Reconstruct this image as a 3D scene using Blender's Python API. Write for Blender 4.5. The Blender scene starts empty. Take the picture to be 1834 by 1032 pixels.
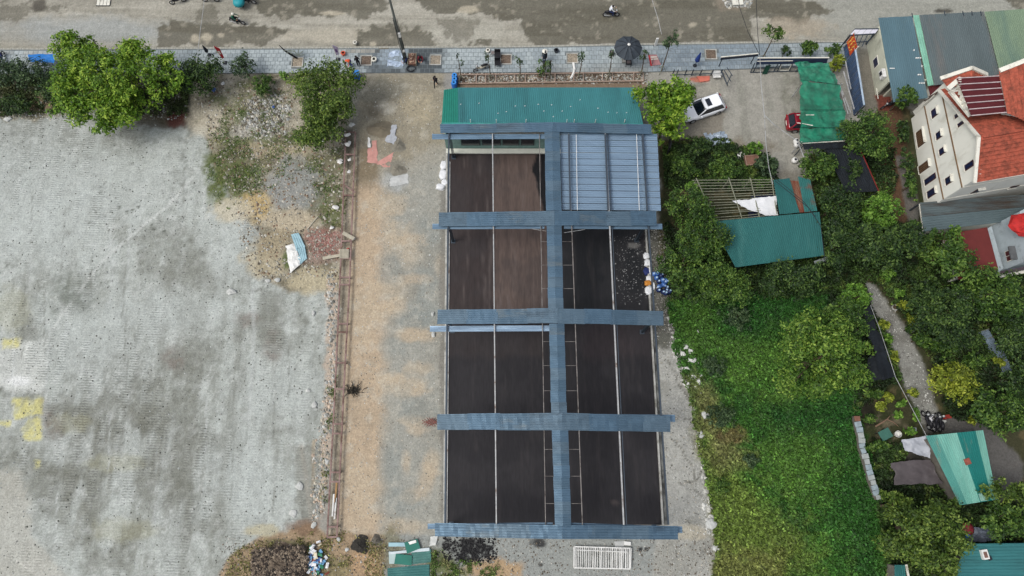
import bpy, math, random
import numpy as np
from mathutils import Vector, Matrix

random.seed(7)
RNG = np.random.default_rng(11)
S = bpy.context.scene
R = math.radians

# ------------------------------------------------------------------ camera
CH = 62.0                      # camera height above the ground
TILT = 15.2                    # degrees away from straight down
F = 1220.0                     # focal length in pixels of the 1834 px wide photograph
cam = bpy.data.cameras.new("Camera")
camo = bpy.data.objects.new("Camera", cam)
S.collection.objects.link(camo)
S.camera = camo
camo.location = (0, 0, CH)
camo.rotation_euler = (R(TILT), 0, 0)
cam.sensor_width = 36
cam.lens = 36 * F / 1834
cam.clip_end = 2000
S.render.resolution_x = 1024
S.render.resolution_y = 576

# ------------------------------------------------------------------ daylight
w = bpy.data.worlds.new("World")
S.world = w
w.use_nodes = True
nt = w.node_tree
nt.nodes.clear()
sky = nt.nodes.new("ShaderNodeTexSky")
sky.sky_type = 'NISHITA'
sky.sun_disc = False
sky.sun_elevation = R(58)
sky.sun_rotation = R(250)
sky.air_density = 1.0
sky.dust_density = 4.0
sky.ozone_density = 1.0
hsv = nt.nodes.new("ShaderNodeHueSaturation")
hsv.inputs['Saturation'].default_value = 0.45
bg = nt.nodes.new("ShaderNodeBackground")
bg.inputs[1].default_value = 0.15
wo = nt.nodes.new("ShaderNodeOutputWorld")
nt.links.new(sky.outputs[0], hsv.inputs['Color'])
nt.links.new(hsv.outputs[0], bg.inputs[0])
nt.links.new(bg.outputs[0], wo.inputs[0])

sun = bpy.data.lights.new("Sun", 'SUN')
sun.energy = 1.5
sun.angle = R(24)
sun.color = (1.0, 0.97, 0.92)
suno = bpy.data.objects.new("Sun", sun)
S.collection.objects.link(suno)
# light comes from the west-south-west, high
az, el = R(250), R(58)         # azimuth clockwise from +Y
d = Vector((math.sin(az) * math.cos(el), math.cos(az) * math.cos(el), math.sin(el)))
suno.rotation_euler = d.to_track_quat('Z', 'Y').to_euler()
suno.location = (0, 0, 90)

S.view_settings.view_transform = 'Standard'
S.view_settings.look = 'None'
S.view_settings.gamma = 1
S.view_settings.exposure = 0.22
S.cycles.max_bounces = 5
S.cycles.diffuse_bounces = 3
S.cycles.transparent_max_bounces = 8

# ------------------------------------------------------------------ geometry of the view: where a point of the photograph stands in the place
_c, _s = math.cos(R(TILT)), math.sin(R(TILT))
def ray(px, py):
    x, y = (px - 917) / F, (516 - py) / F
    return Vector((x, y * _c + _s, y * _s - _c))
def P(px, py, z=0.0):
    r = ray(px, py)
    k = (z - CH) / r.z
    return Vector((r.x * k, r.y * k, z))
def ppm(px, py, z=0.0):        # pixels per metre there
    a = P(px, py, z)
    b = a + Vector((1, 0, 0))
    return proj(np.array([b.x]), np.array([b.y]), z)[0][0] - px
def proj(X, Y, z=0.0):
    dz = z - CH
    cy = Y * _c + dz * _s
    cz = -Y * _s + dz * _c
    return 917 + F * X / (-cz), 516 - F * cy / (-cz)

# ------------------------------------------------------------------ colour
KA = 0.80
def lin(c):
    c = np.asarray(c, float) / 255.0
    return np.where(c <= 0.04045, c / 12.92, ((c + 0.055) / 1.055) ** 2.4)
def A(r, g, b, k=1.0):
    v = lin((r, g, b)) * KA * k
    return (float(v[0]), float(v[1]), float(v[2]), 1.0)

# ------------------------------------------------------------------ materials
def newmat(name):
    m = bpy.data.materials.new(name)
    m.use_nodes = True
    n = m.node_tree
    b = n.nodes["Principled BSDF"]
    return m, n, b
def N(n, t, **k):
    x = n.nodes.new(t)
    for a, v in k.items():
        setattr(x, a, v)
    return x
_mats = {}
def mat(name, col, rough=0.7, metal=0.0, var=0.25, scale=1.5, bump=0.0, bscale=20.0, stain=None, stain_amt=0.0,
        stretch=(1, 1, 1), spec=0.3):
    """a weathered surface: base colour broken by two scales of noise, optional stain colour"""
    if name in _mats:
        return _mats[name]
    m, n, b = newmat(name)
    L = n.links.new
    tc = N(n, "ShaderNodeTexCoord")
    mp = N(n, "ShaderNodeMapping")
    mp.inputs['Scale'].default_value = stretch
    L(tc.outputs['Object'], mp.inputs[0])
    n1 = N(n, "ShaderNodeTexNoise")
    n1.inputs['Scale'].default_value = scale
    n1.inputs['Detail'].default_value = 6
    n1.inputs['Roughness'].default_value = 0.65
    L(mp.outputs[0], n1.inputs['Vector'])
    mr = N(n, "ShaderNodeMapRange")
    mr.inputs['From Min'].default_value = 0.3
    mr.inputs['From Max'].default_value = 0.7
    mr.inputs['To Min'].default_value = 1 - var
    mr.inputs['To Max'].default_value = 1 + var
    L(n1.outputs[0], mr.inputs[0])
    mul = N(n, "ShaderNodeMix", data_type='RGBA', blend_type='MULTIPLY')
    mul.inputs[0].default_value = 1
    mul.inputs[6].default_value = col
    cmb = N(n, "ShaderNodeCombineColor")
    for i in range(3):
        L(mr.outputs[0], cmb.inputs[i])
    L(cmb.outputs[0], mul.inputs[7])
    out = mul.outputs[2]
    if stain:
        n2 = N(n, "ShaderNodeTexNoise")
        n2.inputs['Scale'].default_value = scale * 0.6
        n2.inputs['Detail'].default_value = 8
        n2.inputs['Roughness'].default_value = 0.7
        n2.noise_dimensions = '4D'
        n2.inputs['W'].default_value = 3.3
        L(mp.outputs[0], n2.inputs['Vector'])
        m2 = N(n, "ShaderNodeMapRange")
        m2.inputs['From Min'].default_value = 0.62 - 0.3 * stain_amt
        m2.inputs['From Max'].default_value = 0.74 - 0.2 * stain_amt
        L(n2.outputs[0], m2.inputs[0])
        mx = N(n, "ShaderNodeMix", data_type='RGBA')
        L(m2.outputs[0], mx.inputs[0])
        L(out, mx.inputs[6])
        mx.inputs[7].default_value = stain
        out = mx.outputs[2]
    L(out, b.inputs['Base Color'])
    b.inputs['Roughness'].default_value = rough
    b.inputs['Metallic'].default_value = metal
    b.inputs['Specular IOR Level'].default_value = spec
    if bump:
        n3 = N(n, "ShaderNodeTexNoise")
        n3.inputs['Scale'].default_value = bscale
        n3.inputs['Detail'].default_value = 5
        L(tc.outputs['Object'], n3.inputs['Vector'])
        bp = N(n, "ShaderNodeBump")
        bp.inputs['Strength'].default_value = bump
        bp.inputs['Distance'].default_value = 0.05
        L(n3.outputs[0], bp.inputs['Height'])
        L(bp.outputs[0], b.inputs['Normal'])
    _mats[name] = m
    return m

def leafmat(name, dark, mid, light, trans=0.25):
    m, n, b = newmat(name)
    L = n.links.new
    at = N(n, "ShaderNodeAttribute", attribute_name="tint")
    cr = N(n, "ShaderNodeValToRGB")
    cr.color_ramp.elements[0].color = dark
    cr.color_ramp.elements[1].color = light
    e = cr.color_ramp.elements.new(0.5)
    e.color = mid
    L(at.outputs['Fac'], cr.inputs[0])
    L(cr.outputs[0], b.inputs['Base Color'])
    b.inputs['Roughness'].default_value = 0.55
    b.inputs['Specular IOR Level'].default_value = 0.35
    tr = N(n, "ShaderNodeBsdfTranslucent")
    L(cr.outputs[0], tr.inputs[0])
    mx = N(n, "ShaderNodeMixShader")
    mx.inputs[0].default_value = trans
    L(b.outputs[0], mx.inputs[1])
    L(tr.outputs[0], mx.inputs[2])
    L(mx.outputs[0], n.nodes["Material Output"].inputs[0])
    _mats[name] = m
    return m

# ------------------------------------------------------------------ objects
def link(o, parent=None):
    S.collection.objects.link(o)
    if parent is not None:
        o.parent = parent
    return o
def tag(o, label=None, cat=None, group=None, kind=None):
    if label: o['label'] = label
    if cat: o['category'] = cat
    if group: o['group'] = group
    if kind: o['kind'] = kind
    return o
def thing(name, label, cat, loc=(0, 0, 0), rz=0.0, group=None):
    o = bpy.data.objects.new(name, None)
    o.empty_display_size = 0.3
    link(o)
    o.location = loc
    o.rotation_euler = (0, 0, rz)
    return tag(o, label, cat, group)
def rootloc(o):
    while o.parent is not None:
        o = o.parent
    return o.location if o.rotation_euler.z == 0 else Vector((0, 0, 0))

class MB:
    def __init__(s):
        s.v, s.f = [], []
    def add(s, vs, fs):
        o = len(s.v)
        s.v += [tuple(v) for v in vs]
        s.f += [tuple(i + o for i in f) for f in fs]
        return s
    def hexa(s, b, t):         # four bottom corners, four top corners
        return s.add(list(b) + list(t), [(3, 2, 1, 0), (4, 5, 6, 7), (0, 1, 5, 4), (1, 2, 6, 5), (2, 3, 7, 6), (3, 0, 4, 7)])
    def box(s, c, d, rz=0.0):
        cx, cy, cz = c
        x, y, z = d[0] / 2, d[1] / 2, d[2] / 2
        ca, sa = math.cos(rz), math.sin(rz)
        q = [(cx + a * ca - b * sa, cy + a * sa + b * ca) for a, b in ((-x, -y), (x, -y), (x, y), (-x, y))]
        return s.hexa([(a, b, cz - z) for a, b in q], [(a, b, cz + z) for a, b in q])
    def beam(s, p, q, w, h, up=(0, 0, 1)):
        p, q = Vector(p), Vector(q)
        t = (q - p).normalized()
        u = Vector(up)
        if abs(t.dot(u)) > 0.95:
            u = Vector((0, 1, 0))
        x = t.cross(u).normalized() * (w / 2)
        y = x.cross(t).normalized() * (h / 2)
        a = [p - x - y, p + x - y, p + x + y, p - x + y]
        b = [q - x - y, q + x - y, q + x + y, q - x + y]
        return s.hexa(a, b)
    def tube(s, pts, r, n=6, cap=True):
        pts = [Vector(p) for p in pts]
        rs = r if isinstance(r, (list, tuple)) else [r] * len(pts)
        vs, fs = [], []
        for i, p in enumerate(pts):
            t = (pts[min(i + 1, len(pts) - 1)] - pts[max(i - 1, 0)]).normalized()
            u = Vector((0, 0, 1)) if abs(t.z) < 0.9 else Vector((1, 0, 0))
            x = t.cross(u).normalized()
            y = t.cross(x)
            for k in range(n):
                a = 2 * math.pi * k / n
                vs.append(p + (x * math.cos(a) + y * math.sin(a)) * rs[i])
        for i in range(len(pts) - 1):
            for k in range(n):
                fs.append((i * n + k, i * n + (k + 1) % n, (i + 1) * n + (k + 1) % n, (i + 1) * n + k))
        if cap:
            fs.append(tuple(range(n - 1, -1, -1)))
            fs.append(tuple(range((len(pts) - 1) * n, len(pts) * n)))
        return s.add(vs, fs)
    def lathe(s, c, prof, n=12):
        vs, fs = [], []
        for r, z in prof:
            for k in range(n):
                a = 2 * math.pi * k / n
                vs.append((c[0] + r * math.cos(a), c[1] + r * math.sin(a), c[2] + z))
        for i in range(len(prof) - 1):
            for k in range(n):
                fs.append((i * n + k, i * n + (k + 1) % n, (i + 1) * n + (k + 1) % n, (i + 1) * n + k))
        fs.append(tuple(range(n - 1, -1, -1)))
        fs.append(tuple(range((len(prof) - 1) * n, len(prof) * n)))
        return s.add(vs, fs)
    def slab(s, pts, th):      # polygon of 3D points thickened downwards
        n = len(pts)
        t = [tuple(p) for p in pts]
        b = [(p[0], p[1], p[2] - th) for p in pts]
        fs = [tuple(range(n)), tuple(range(2 * n - 1, n - 1, -1))]
        fs += [(i, i + n, (i + 1) % n + n, (i + 1) % n) for i in range(n)]
        return s.add(t + b, fs)
    def thick(s, pts, nv):     # polygon thickened along a vector
        n = len(pts)
        nv = Vector(nv)
        t = [Vector(p) for p in pts]
        b = [p + nv for p in t]
        fs = [tuple(range(n)), tuple(range(2 * n - 1, n - 1, -1))]
        fs += [(i, i + n, (i + 1) % n + n, (i + 1) % n) for i in range(n)]
        return s.add(t + b, fs)
    def corr(s, a, b, c, dd, pitch=0.2, amp=0.03, seg=8, jit=0.012, th=0.012, shape='trap'):
        """corrugated sheet: ribs run a->b, they repeat across a->dd"""
        a, b, c, dd = (Vector(p) for p in (a, b, c, dd))
        W = ((dd - a).length + (c - b).length) / 2
        nr = max(1, round(W / pitch))
        nrm = (b - a).cross(dd - a).normalized()
        if nrm.z < 0: nrm = -nrm
        prof = {'trap': [(0.0, 0), (0.5, 0), (0.62, 1), (0.88, 1)], 'wave': [(0, 0), (0.25, .8), (0.5, 1), (0.75, .8)],
                'step': [(0.0, 0), (0.85, 1.0), (.97, 1.0)], 'seam': [(0.0, 0), (0.86, 0), (0.9, 1), (0.96, 1)]}[shape]
        ts = []
        for k in range(nr):
            ts += [((k + u) / nr, h) for u, h in prof]
        ts.append((1.0, 0))
        rj = random.random() * 50
        vs, fs = [], []
        for j in range(seg + 1):
            f = j / seg
            p0, p1 = a.lerp(b, f), dd.lerp(c, f)
            for t, h in ts:
                z = jit * math.sin(rj + f * 9 + t * 5) + jit * math.sin(rj * 2 + f * 23 - t * 3) * 0.5
                vs.append(p0.lerp(p1, t) + nrm * (h * amp + z))
        m = len(ts)
        for j in range(seg):
            for k in range(m - 1):
                fs.append((j * m + k, (j + 1) * m + k, (j + 1) * m + k + 1, j * m + k + 1))
        o = len(vs)
        s.add(vs, fs)
        return s
    def build(s, name, mat=None, parent=None, smooth=False, loc=None):
        me = bpy.data.meshes.new(name)
        off = Vector(loc) if loc is not None else (rootloc(parent) if parent is not None else Vector((0, 0, 0)))
        me.from_pydata([(v[0] - off.x, v[1] - off.y, v[2] - off.z) for v in s.v], [], s.f)
        if mat: me.materials.append(mat)
        if smooth: me.shade_smooth()
        me.update()
        o = bpy.data.objects.new(name, me)
        link(o, parent)
        if loc is not None and parent is None:
            o.location = loc
        return o

def copytree(o, parent=None, loc=None, rz=None, scale=None):
    c = o.copy()
    link(c)
    c.parent = parent
    for ch in list(o.children):
        copytree(ch, c)
    if loc is not None: c.location = loc
    if rz is not None: c.rotation_euler = (0, 0, rz)
    if scale is not None: c.scale = (scale, scale, scale)
    return c

# ------------------------------------------------------------------ numpy noise
def vnoise(x, y, seed=0):
    xi, yi = np.floor(x).astype(np.int64), np.floor(y).astype(np.int64)
    xf, yf = x - xi, y - yi
    def h(a, b):
        n = (a * 374761393 + b * 668265263 + seed * 1274126177) & 0xffffffff
        n = ((n ^ (n >> 13)) * 1274126177) & 0xffffffff
        return ((n ^ (n >> 16)) & 0xffff) / 65535.0
    u, v = xf * xf * (3 - 2 * xf), yf * yf * (3 - 2 * yf)
    return (h(xi, yi) * (1 - u) + h(xi + 1, yi) * u) * (1 - v) + (h(xi, yi + 1) * (1 - u) + h(xi + 1, yi + 1) * u) * v
def fbm(x, y, seed=0, oct=4, rough=0.55):
    t, a, s_ = 0, 1, 0
    for i in range(oct):
        t = t + vnoise(x * 2 ** i + 17.3 * i, y * 2 ** i + 9.1 * i, seed + i) * a
        s_ += a
        a *= rough
    return t / s_

def raw_mesh(name, V, Fc, mat, parent=None, tint=None, off=(0, 0, 0), smooth=False, attr="tint"):
    """V (n,3), Fc (m,k) arrays -> mesh object"""
    me = bpy.data.meshes.new(name)
    V = np.asarray(V, np.float32) - np.asarray(off, np.float32)
    k = Fc.shape[1]
    me.vertices.add(len(V))
    me.vertices.foreach_set("co", V.ravel())
    me.loops.add(Fc.size)
    me.loops.foreach_set("vertex_index", Fc.astype(np.int32).ravel())
    me.polygons.add(len(Fc))
    me.polygons.foreach_set("loop_start", np.arange(0, Fc.size, k, dtype=np.int32))
    me.polygons.foreach_set("loop_total", np.full(len(Fc), k, np.int32))
    me.update(calc_edges=True)
    if tint is not None:
        at = me.attributes.new(attr, 'FLOAT', 'POINT')
        at.data.foreach_set("value", np.asarray(tint, np.float32))
    me.materials.append(mat)
    if smooth: me.shade_smooth()
    else: me.shade_flat()
    o = bpy.data.objects.new(name, me)
    link(o, parent)
    return o
# ------------------------------------------------------------------ ground: one sheet whose soil colours are laid out as in the place
def polymask(px, py, poly, soft):
    """soft inside mask of a polygon, in pixels of the photograph"""
    ins = np.zeros(px.shape, bool)
    dist = np.full(px.shape, 1e9)
    n = len(poly)
    for i in range(n):
        x1, y1 = poly[i]
        x2, y2 = poly[(i + 1) % n]
        dx, dy = x2 - x1, y2 - y1
        t = np.clip(((px - x1) * dx + (py - y1) * dy) / (dx * dx + dy * dy + 1e-9), 0, 1)
        dist = np.minimum(dist, np.hypot(px - x1 - t * dx, py - y1 - t * dy))
        if y1 != y2:
            ins ^= ((y1 > py) != (y2 > py)) & (px < (x2 - x1) * (py - y1) / (y2 - y1) + x1)
    return np.clip(np.where(ins, dist, -dist) / soft + 0.5, 0, 1)

class Paint:
    def __init__(s, X, Y, base):
        s.X, s.Y = X, Y
        s.px, s.py = proj(X, np.clip(Y, -30, 75))
        s.col = np.tile(lin(base), (X.size, 1))
        s.wx = (fbm(X / 1.6, Y / 1.6, 1, 4, .6) - .5) * 2
        s.wy = (fbm(X / 1.6, Y / 1.6, 31, 4, .6) - .5) * 2
        s.fx = (fbm(X / .45, Y / .45, 61, 3, .6) - .5) * 2
        s.mask = np.zeros((X.size, 3))
    def mix(s, m, c):
        c = lin(c)
        s.col = s.col * (1 - m[:, None]) + c[None] * m[:, None]
    def poly(s, pts, c, soft=6, warp=8, a=1.0, mod=None):
        m = polymask(s.px + s.wx * warp + s.fx * warp * .4, s.py + s.wy * warp - s.fx * warp * .4, pts, soft) * a
        if mod is not None: m = m * mod
        if c is not None: s.mix(m, c)
        return m
    def ell(s, cx, cy, rx, ry, c, a=1.0, warp=.5, soft=.5, mod=None):
        q = np.hypot((s.px - cx) / rx, (s.py - cy) / ry) + (s.wx + s.fx * .5) * warp
        m = np.clip((1 - q) / soft + .5, 0, 1) * a
        if mod is not None: m = m * mod
        if c is not None: s.mix(m, c)
        return m
    def line(s, pts, c, wd=3, a=1.0, warp=2):
        m = np.zeros(s.px.shape)
        x, y = s.px + s.wx * warp, s.py + s.wy * warp
        for (x1, y1), (x2, y2) in zip(pts[:-1], pts[1:]):
            dx, dy = x2 - x1, y2 - y1
            t = np.clip(((x - x1) * dx + (y - y1) * dy) / (dx * dx + dy * dy), 0, 1)
            dd = np.hypot(x - x1 - t * dx, y - y1 - t * dy)
            m = np.maximum(m, np.clip(1.2 - dd / wd, 0, 1))
        s.mix(m * a, c)

def sst(x, a, b):
    t = np.clip((x - a) / (b - a), 0, 1)
    return t * t * (3 - 2 * t)

fine_x = np.arange(-60, 60.01, 0.17)
fine_y = np.arange(-13, 55.01, 0.17)
co = np.array([70, 90, 130, 200, 400.])
gx = np.concatenate([-co[::-1], fine_x, co])
gy = np.concatenate([-co[::-1] + 20, fine_y, co])
GX, GY = np.meshgrid(gx, gy)
X, Y = GX.ravel(), GY.ravel()
p = Paint(X, Y, (150, 148, 140))
px, py = p.px, p.py
n8 = fbm(X / 7, Y / 7, 5, 5)
n3 = fbm(X / 2.5, Y / 2.5, 8, 5)
n1 = fbm(X / .8, Y / .8, 12, 4, .65)
nv = fbm(X / .9, Y / 9, 21, 5, .6)          # streaks running north-south
nh = fbm(X / 9, Y / 1.0, 25, 5, .6)         # streaks running east-west
def patch(n, a, b): return sst(n, a, b)

# --- yard on the left
yard = [(-900, 205), (60, 212), (150, 195), (300, 222), (372, 226), (378, 290), (425, 370), (470, 415), (455, 480), (520, 520), (606, 505),
        (598, 700), (585, 850), (560, 925), (470, 965), (415, 1000), (395, 1040), (395, 1500), (-900, 1500)]
p.poly(yard, (167, 172, 166), 10, 14)
my = p.poly(yard, None, 10, 14)
p.mix(my * patch(n8, .44, .62) * .5, (140, 143, 138))
p.mix(my * patch(nv, .5, .7) * .35, (126, 128, 120))
p.mix(my * patch(1 - nv, .5, .68) * .3, (182, 188, 184))
n05 = fbm(X / .45, Y / .45, 112, 3, .7)
nrg = 1 - np.abs(fbm(X / 1.4, Y / 1.9, 131, 4, .6) - .5) * 2
p.mix(my * sst(nrg, .93, .985) * .35, (196, 200, 196))
p.mix(my * sst(n05, .6, .78) * patch(n3, .42, .6) * .55, (98, 100, 92))
p.mix(my * sst(1 - n05, .6, .78) * .4, (198, 202, 198))
p.mix(my * patch(n3, .55, .72) * .4, (128, 130, 122))
p.mix(my * patch(n1, .58, .75) * .35, (200, 203, 200))
p.mix(my * patch(1 - n1, .58, .75) * .35, (112, 113, 106))
ysub = patch(n3 * .6 + nv * .4, .40, .58)
for e in [(350, 480, 90, 60), (130, 505, 50, 40), (330, 640, 60, 45), (480, 620, 60, 50), (320, 820, 110, 80), (230, 930, 120, 70),
          (420, 740, 50, 110), (90, 690, 50, 60), (200, 860, 60, 120), (500, 800, 50, 80), (440, 560, 90, 30), (290, 740, 90, 50),
          (60, 640, 40, 120), (215, 235, 150, 30), (60, 830, 60, 100), (400, 890, 60, 60), (150, 760, 90, 50)]:
    p.ell(*e, (112, 113, 103), .48, .9, 1.2, mod=ysub)
for e in [(70, 340, 120, 90), (90, 430, 100, 60), (210, 330, 110, 60), (420, 460, 40, 60), (430, 830, 50, 90), (500, 700, 70, 60), (160, 600, 80, 80),
          (300, 560, 120, 40), (470, 880, 60, 60), (40, 980, 60, 60)]:
    p.ell(*e, (180, 186, 182), .5, .8, 1.1)
p.poly([(-50, 610), (85, 612), (80, 700), (40, 700), (-50, 690)], (200, 203, 198), 10, 12, .85, mod=.55 + .45 * patch(n3, .35, .55))
p.ell(35, 683, 22, 10, (222, 224, 222), .8)
for q in ([(25, 712), (78, 712), (80, 748), (28, 748)], [(55, 752), (78, 756), (76, 785), (45, 788), (40, 770)], [(-10, 752), (22, 752), (22, 760), (-10, 760)],
          [(4, 606), (34, 606), (30, 622), (2, 624)], [(62, 822), (72, 822), (70, 836), (62, 836)]):
    p.poly(q, (204, 198, 128), 5, 9, .8, mod=.45 + .55 * patch(n1, .35, .55))
for e in [(120, 760, 40, 18), (20, 560, 30, 40), (200, 830, 50, 16), (225, 950, 60, 20)]:
    p.ell(*e, (158, 155, 118), .25)
p.poly([(-50, 830), (45, 840), (60, 960), (120, 1032), (-50, 1050)], (176, 174, 163), 12, 14, .6)
p.line([(95, 588), (150, 512), (180, 470), (255, 405), (300, 370), (345, 318)], (196, 199, 195), 3, .7)
for x0 in (30, 42, 60):
    p.line([(x0, 1005), (x0 + 40, 1032), (x0 + 70, 1050)], (195, 194, 186), 2.2, .7)
for e in [(312, 640, 20, 20), (486, 628, 16, 26), (446, 572, 20, 12), (100, 770, 16, 20), (84, 745, 12, 40)]: p.ell(*e, (116, 106, 98), .6, .7, .8, mod=.4 + .6 * patch(n1, .4, .58))
p.ell(130, 528, 44, 34, (84, 90, 78), .6, .7, .9, mod=.3 + .7 * patch(n1, .38, .58))
rl = np.random.default_rng(3)
for k_ in range(46):
    x_, y_ = rl.uniform(10, 560), rl.uniform(230, 900); L_ = rl.uniform(30, 150)
    if polymask(np.array([x_]), np.array([y_]), yard, 4)[0] > .9:
        dx_ = -L_ * .03 + rl.uniform(-4, 4)
        p.line([(x_, y_), (x_ + dx_, y_ + L_)], (112, 114, 106) if k_ % 3 else (196, 200, 198), 1.5, rl.uniform(.25, .6), 1.5)
p.line([(452, 520), (455, 600), (446, 760)], (190, 194, 192), 4, .4)
p.line([(540, 800), (548, 850), (556, 925)], (186, 182, 172), 5, .7)
p.line([(562, 790), (561, 880)], (176, 150, 112), 3.5, .6)
p.poly([(528, 800), (580, 800), (575, 880), (560, 935), (540, 940), (530, 900)], (112, 110, 98), 8, 8, .5)
# --- rough ground between the yard and the pavement
dirt = [(-900, 128), (640, 132), (640, 260), (625, 400), (615, 520), (520, 525), (455, 480), (470, 415), (425, 370), (378, 290), (372, 226),
        (300, 222), (150, 195), (60, 212), (-900, 205)]
md = p.poly(dirt, (148, 142, 124), 8, 10)
p.mix(md * patch(n3, .45, .62) * .7, (104, 98, 80))
p.mix(md * patch(n1, .52, .7) * .6, (190, 184, 166))
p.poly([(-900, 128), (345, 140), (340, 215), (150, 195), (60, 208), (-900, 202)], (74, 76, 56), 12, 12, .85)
p.ell(75, 185, 50, 16, (134, 116, 92), .8, .6)
p.ell(300, 215, 50, 18, (92, 84, 70), .8, .6)
p.ell(313, 215, 16, 14, (100, 44, 40), .7, .8)
p.ell(412, 163, 18, 28, (194, 186, 168), .95, .35)
p.poly([(345, 190), (400, 185), (420, 215), (395, 245), (340, 240), (330, 215)], (196, 188, 168), 10, 10, .75)
p.ell(480, 215, 45, 34, (160, 160, 152), .8, .6)
p.ell(455, 235, 40, 16, (196, 194, 186), .6, .8)
for e in [(410, 290, 42, 44), (440, 330, 50, 30), (385, 320, 16, 46), (560, 300, 60, 26), (580, 350, 40, 34), (600, 380, 30, 24), (505, 250, 70, 18), (440, 185, 60, 40),
          (430, 310, 46, 26)]:
    p.ell(*e, (88, 98, 52), .75, .8, .6, mod=.35 + .65 * patch(n1, .4, .58))
p.ell(490, 270, 60, 14, (178, 166, 140), .7, .8)
p.ell(520, 335, 60, 45, (148, 150, 147), .85, .6)
p.ell(460, 370, 26, 28, (190, 166, 116), .8, .6)
p.ell(420, 380, 40, 20, (190, 182, 160), .8, .6)
p.ell(520, 395, 50, 20, (184, 172, 148), .8, .6)
p.ell(480, 470, 50, 25, (178, 168, 142), .8, .6)
p.ell(490, 435, 30, 22, (160, 148, 122), .8, .6)
p.ell(570, 500, 50, 24, (184, 174, 146), .8, .6)
p.ell(515, 465, 9, 18, (80, 100, 48), .85, .4)
p.ell(580, 435, 34, 26, (152, 108, 100), .75, .7)
p.ell(565, 465, 40, 10, (150, 128, 118), .6, .7)
# --- drive between the ladder frame and the shed
al = [(628, 130), (792, 130), (795, 300), (800, 560), (800, 1100), (590, 1100), (606, 700)]
ma = p.poly(al, (160, 156, 143), 6, 6)
p.poly([(640, 130), (795, 130), (800, 250), (640, 330)], (146, 139, 121), 14, 14, .9)
p.ell(680, 160, 55, 22, (116, 116, 106), .6, .6)
p.ell(745, 190, 30, 30, (172, 162, 138), .8, .6)
p.ell(690, 195, 20, 10, (186, 182, 168), .7, .7)
p.ell(670, 200, 18, 14, (100, 92, 78), .6, .8)
p.ell(650, 330, 28, 80, (122, 108, 86), .75, .5)
p.poly([(634, 340), (690, 330), (705, 500), (690, 720), (680, 960), (600, 960), (612, 640)], (182, 163, 138), 26, 12, .92)
p.poly([(690, 330), (800, 270), (800, 960), (690, 960), (695, 650)], (154, 155, 147), 40, 18, .8)
for e in [(730, 440, 30, 40), (710, 520, 40, 20), (735, 600, 30, 10), (700, 420, 12, 40), (725, 690, 40, 20), (740, 755, 20, 10), (770, 830, 14, 24), (735, 890, 14, 12),
          (725, 945, 40, 14), (700, 560, 30, 10), (790, 480, 10, 20), (690, 370, 40, 20), (750, 660, 26, 12), (655, 560, 26, 60), (650, 880, 30, 60)]:
    p.ell(*e, (184, 170, 147), .6, .7, .7)
for e in [(700, 480, 20, 30), (760, 520, 30, 50), (700, 620, 20, 20), (750, 730, 30, 20), (700, 830, 22, 40), (715, 900, 40, 20), (760, 420, 25, 30), (745, 570, 40, 14)]:
    p.ell(*e, (136, 142, 138), .55, .7, .7)
p.mix(ma * patch(n3, .52, .7) * .22, (128, 122, 108))
for e in [(735, 430, 26, 10), (738, 500, 30, 9), (700, 545, 20, 14), (742, 600, 34, 10), (700, 680, 30, 10), (748, 700, 14, 12), (745, 772, 20, 8), (728, 830, 9, 20), (762, 860, 16, 30)]: p.ell(*e, (190, 172, 146), .5, .7, .8)
p.mix(ma * patch(n1, .56, .74) * .35, (192, 188, 174))
p.ell(685, 232, 26, 14, (104, 98, 84), .9, .3)
p.ell(712, 258, 14, 14, (118, 112, 98), .8, .4)
p.ell(711, 325, 26, 16, (168, 172, 170), .7, .6)
p.ell(712, 300, 20, 14, (128, 126, 116), .7, .5)
# --- trench of the ladder frame
trm = p.poly([(618, 238), (632, 238), (628, 380), (608, 960), (590, 960), (606, 560), (612, 400)], (152, 143, 126), 4, 4, .75)
p.mix(trm * patch(n1, .52, .64) * .7, (104, 94, 78))
p.mix(trm * patch(1 - n1, .54, .66) * .7, (186, 172, 150))
p.poly([(588, 500), (604, 500), (598, 740), (582, 900), (570, 930), (576, 800)], (186, 166, 146), 5, 8, .7)
p.poly([(612, 230), (634, 230), (632, 300), (612, 300)], (84, 80, 70), 4, 4, .7)
# --- bottom strip
bt = [(395, 1030), (415, 995), (470, 962), (560, 935), (590, 955), (690, 960), (690, 1100), (395, 1100)]
mb = p.poly(bt, (160, 140, 114), 6, 8)
p.ell(510, 1005, 55, 34, (92, 82, 70), .85, .5)
p.ell(470, 950, 30, 10, (176, 168, 138), .7, .6)
p.ell(540, 945, 30, 12, (120, 96, 78), .7, .7)
p.ell(500, 975, 40, 8, (110, 110, 78), .6, .8)
p.ell(655, 1010, 36, 24, (182, 152, 118), .7, .6)
p.ell(605, 1015, 26, 18, (120, 118, 82), .6, .8)
p.poly([(690, 958), (1280, 962), (1270, 1100), (680, 1100)], (146, 150, 146), 6, 8, .9)
p.ell(700, 985, 20, 40, (116, 112, 86), .7, .7)
p.ell(790, 1012, 36, 26, (96, 104, 58), .85, .7)
p.ell(880, 1020, 60, 18, (176, 148, 112), .85, .6)
p.ell(820, 1025, 30, 10, (110, 112, 66), .8, .7)
p.poly([(803, 962), (866, 962), (872, 988), (856, 1002), (822, 999), (802, 984)], (26, 26, 28), 5, 22, .97, mod=.25 + .75 * sst(n05 * .5 + n1 * .5, .36, .5))
p.ell(835, 985, 46, 24, (34, 34, 36), .9, .9, .4, mod=sst(n05, .55, .62))
p.ell(966, 972, 12, 8, (40, 40, 42), .9, .7)
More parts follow.
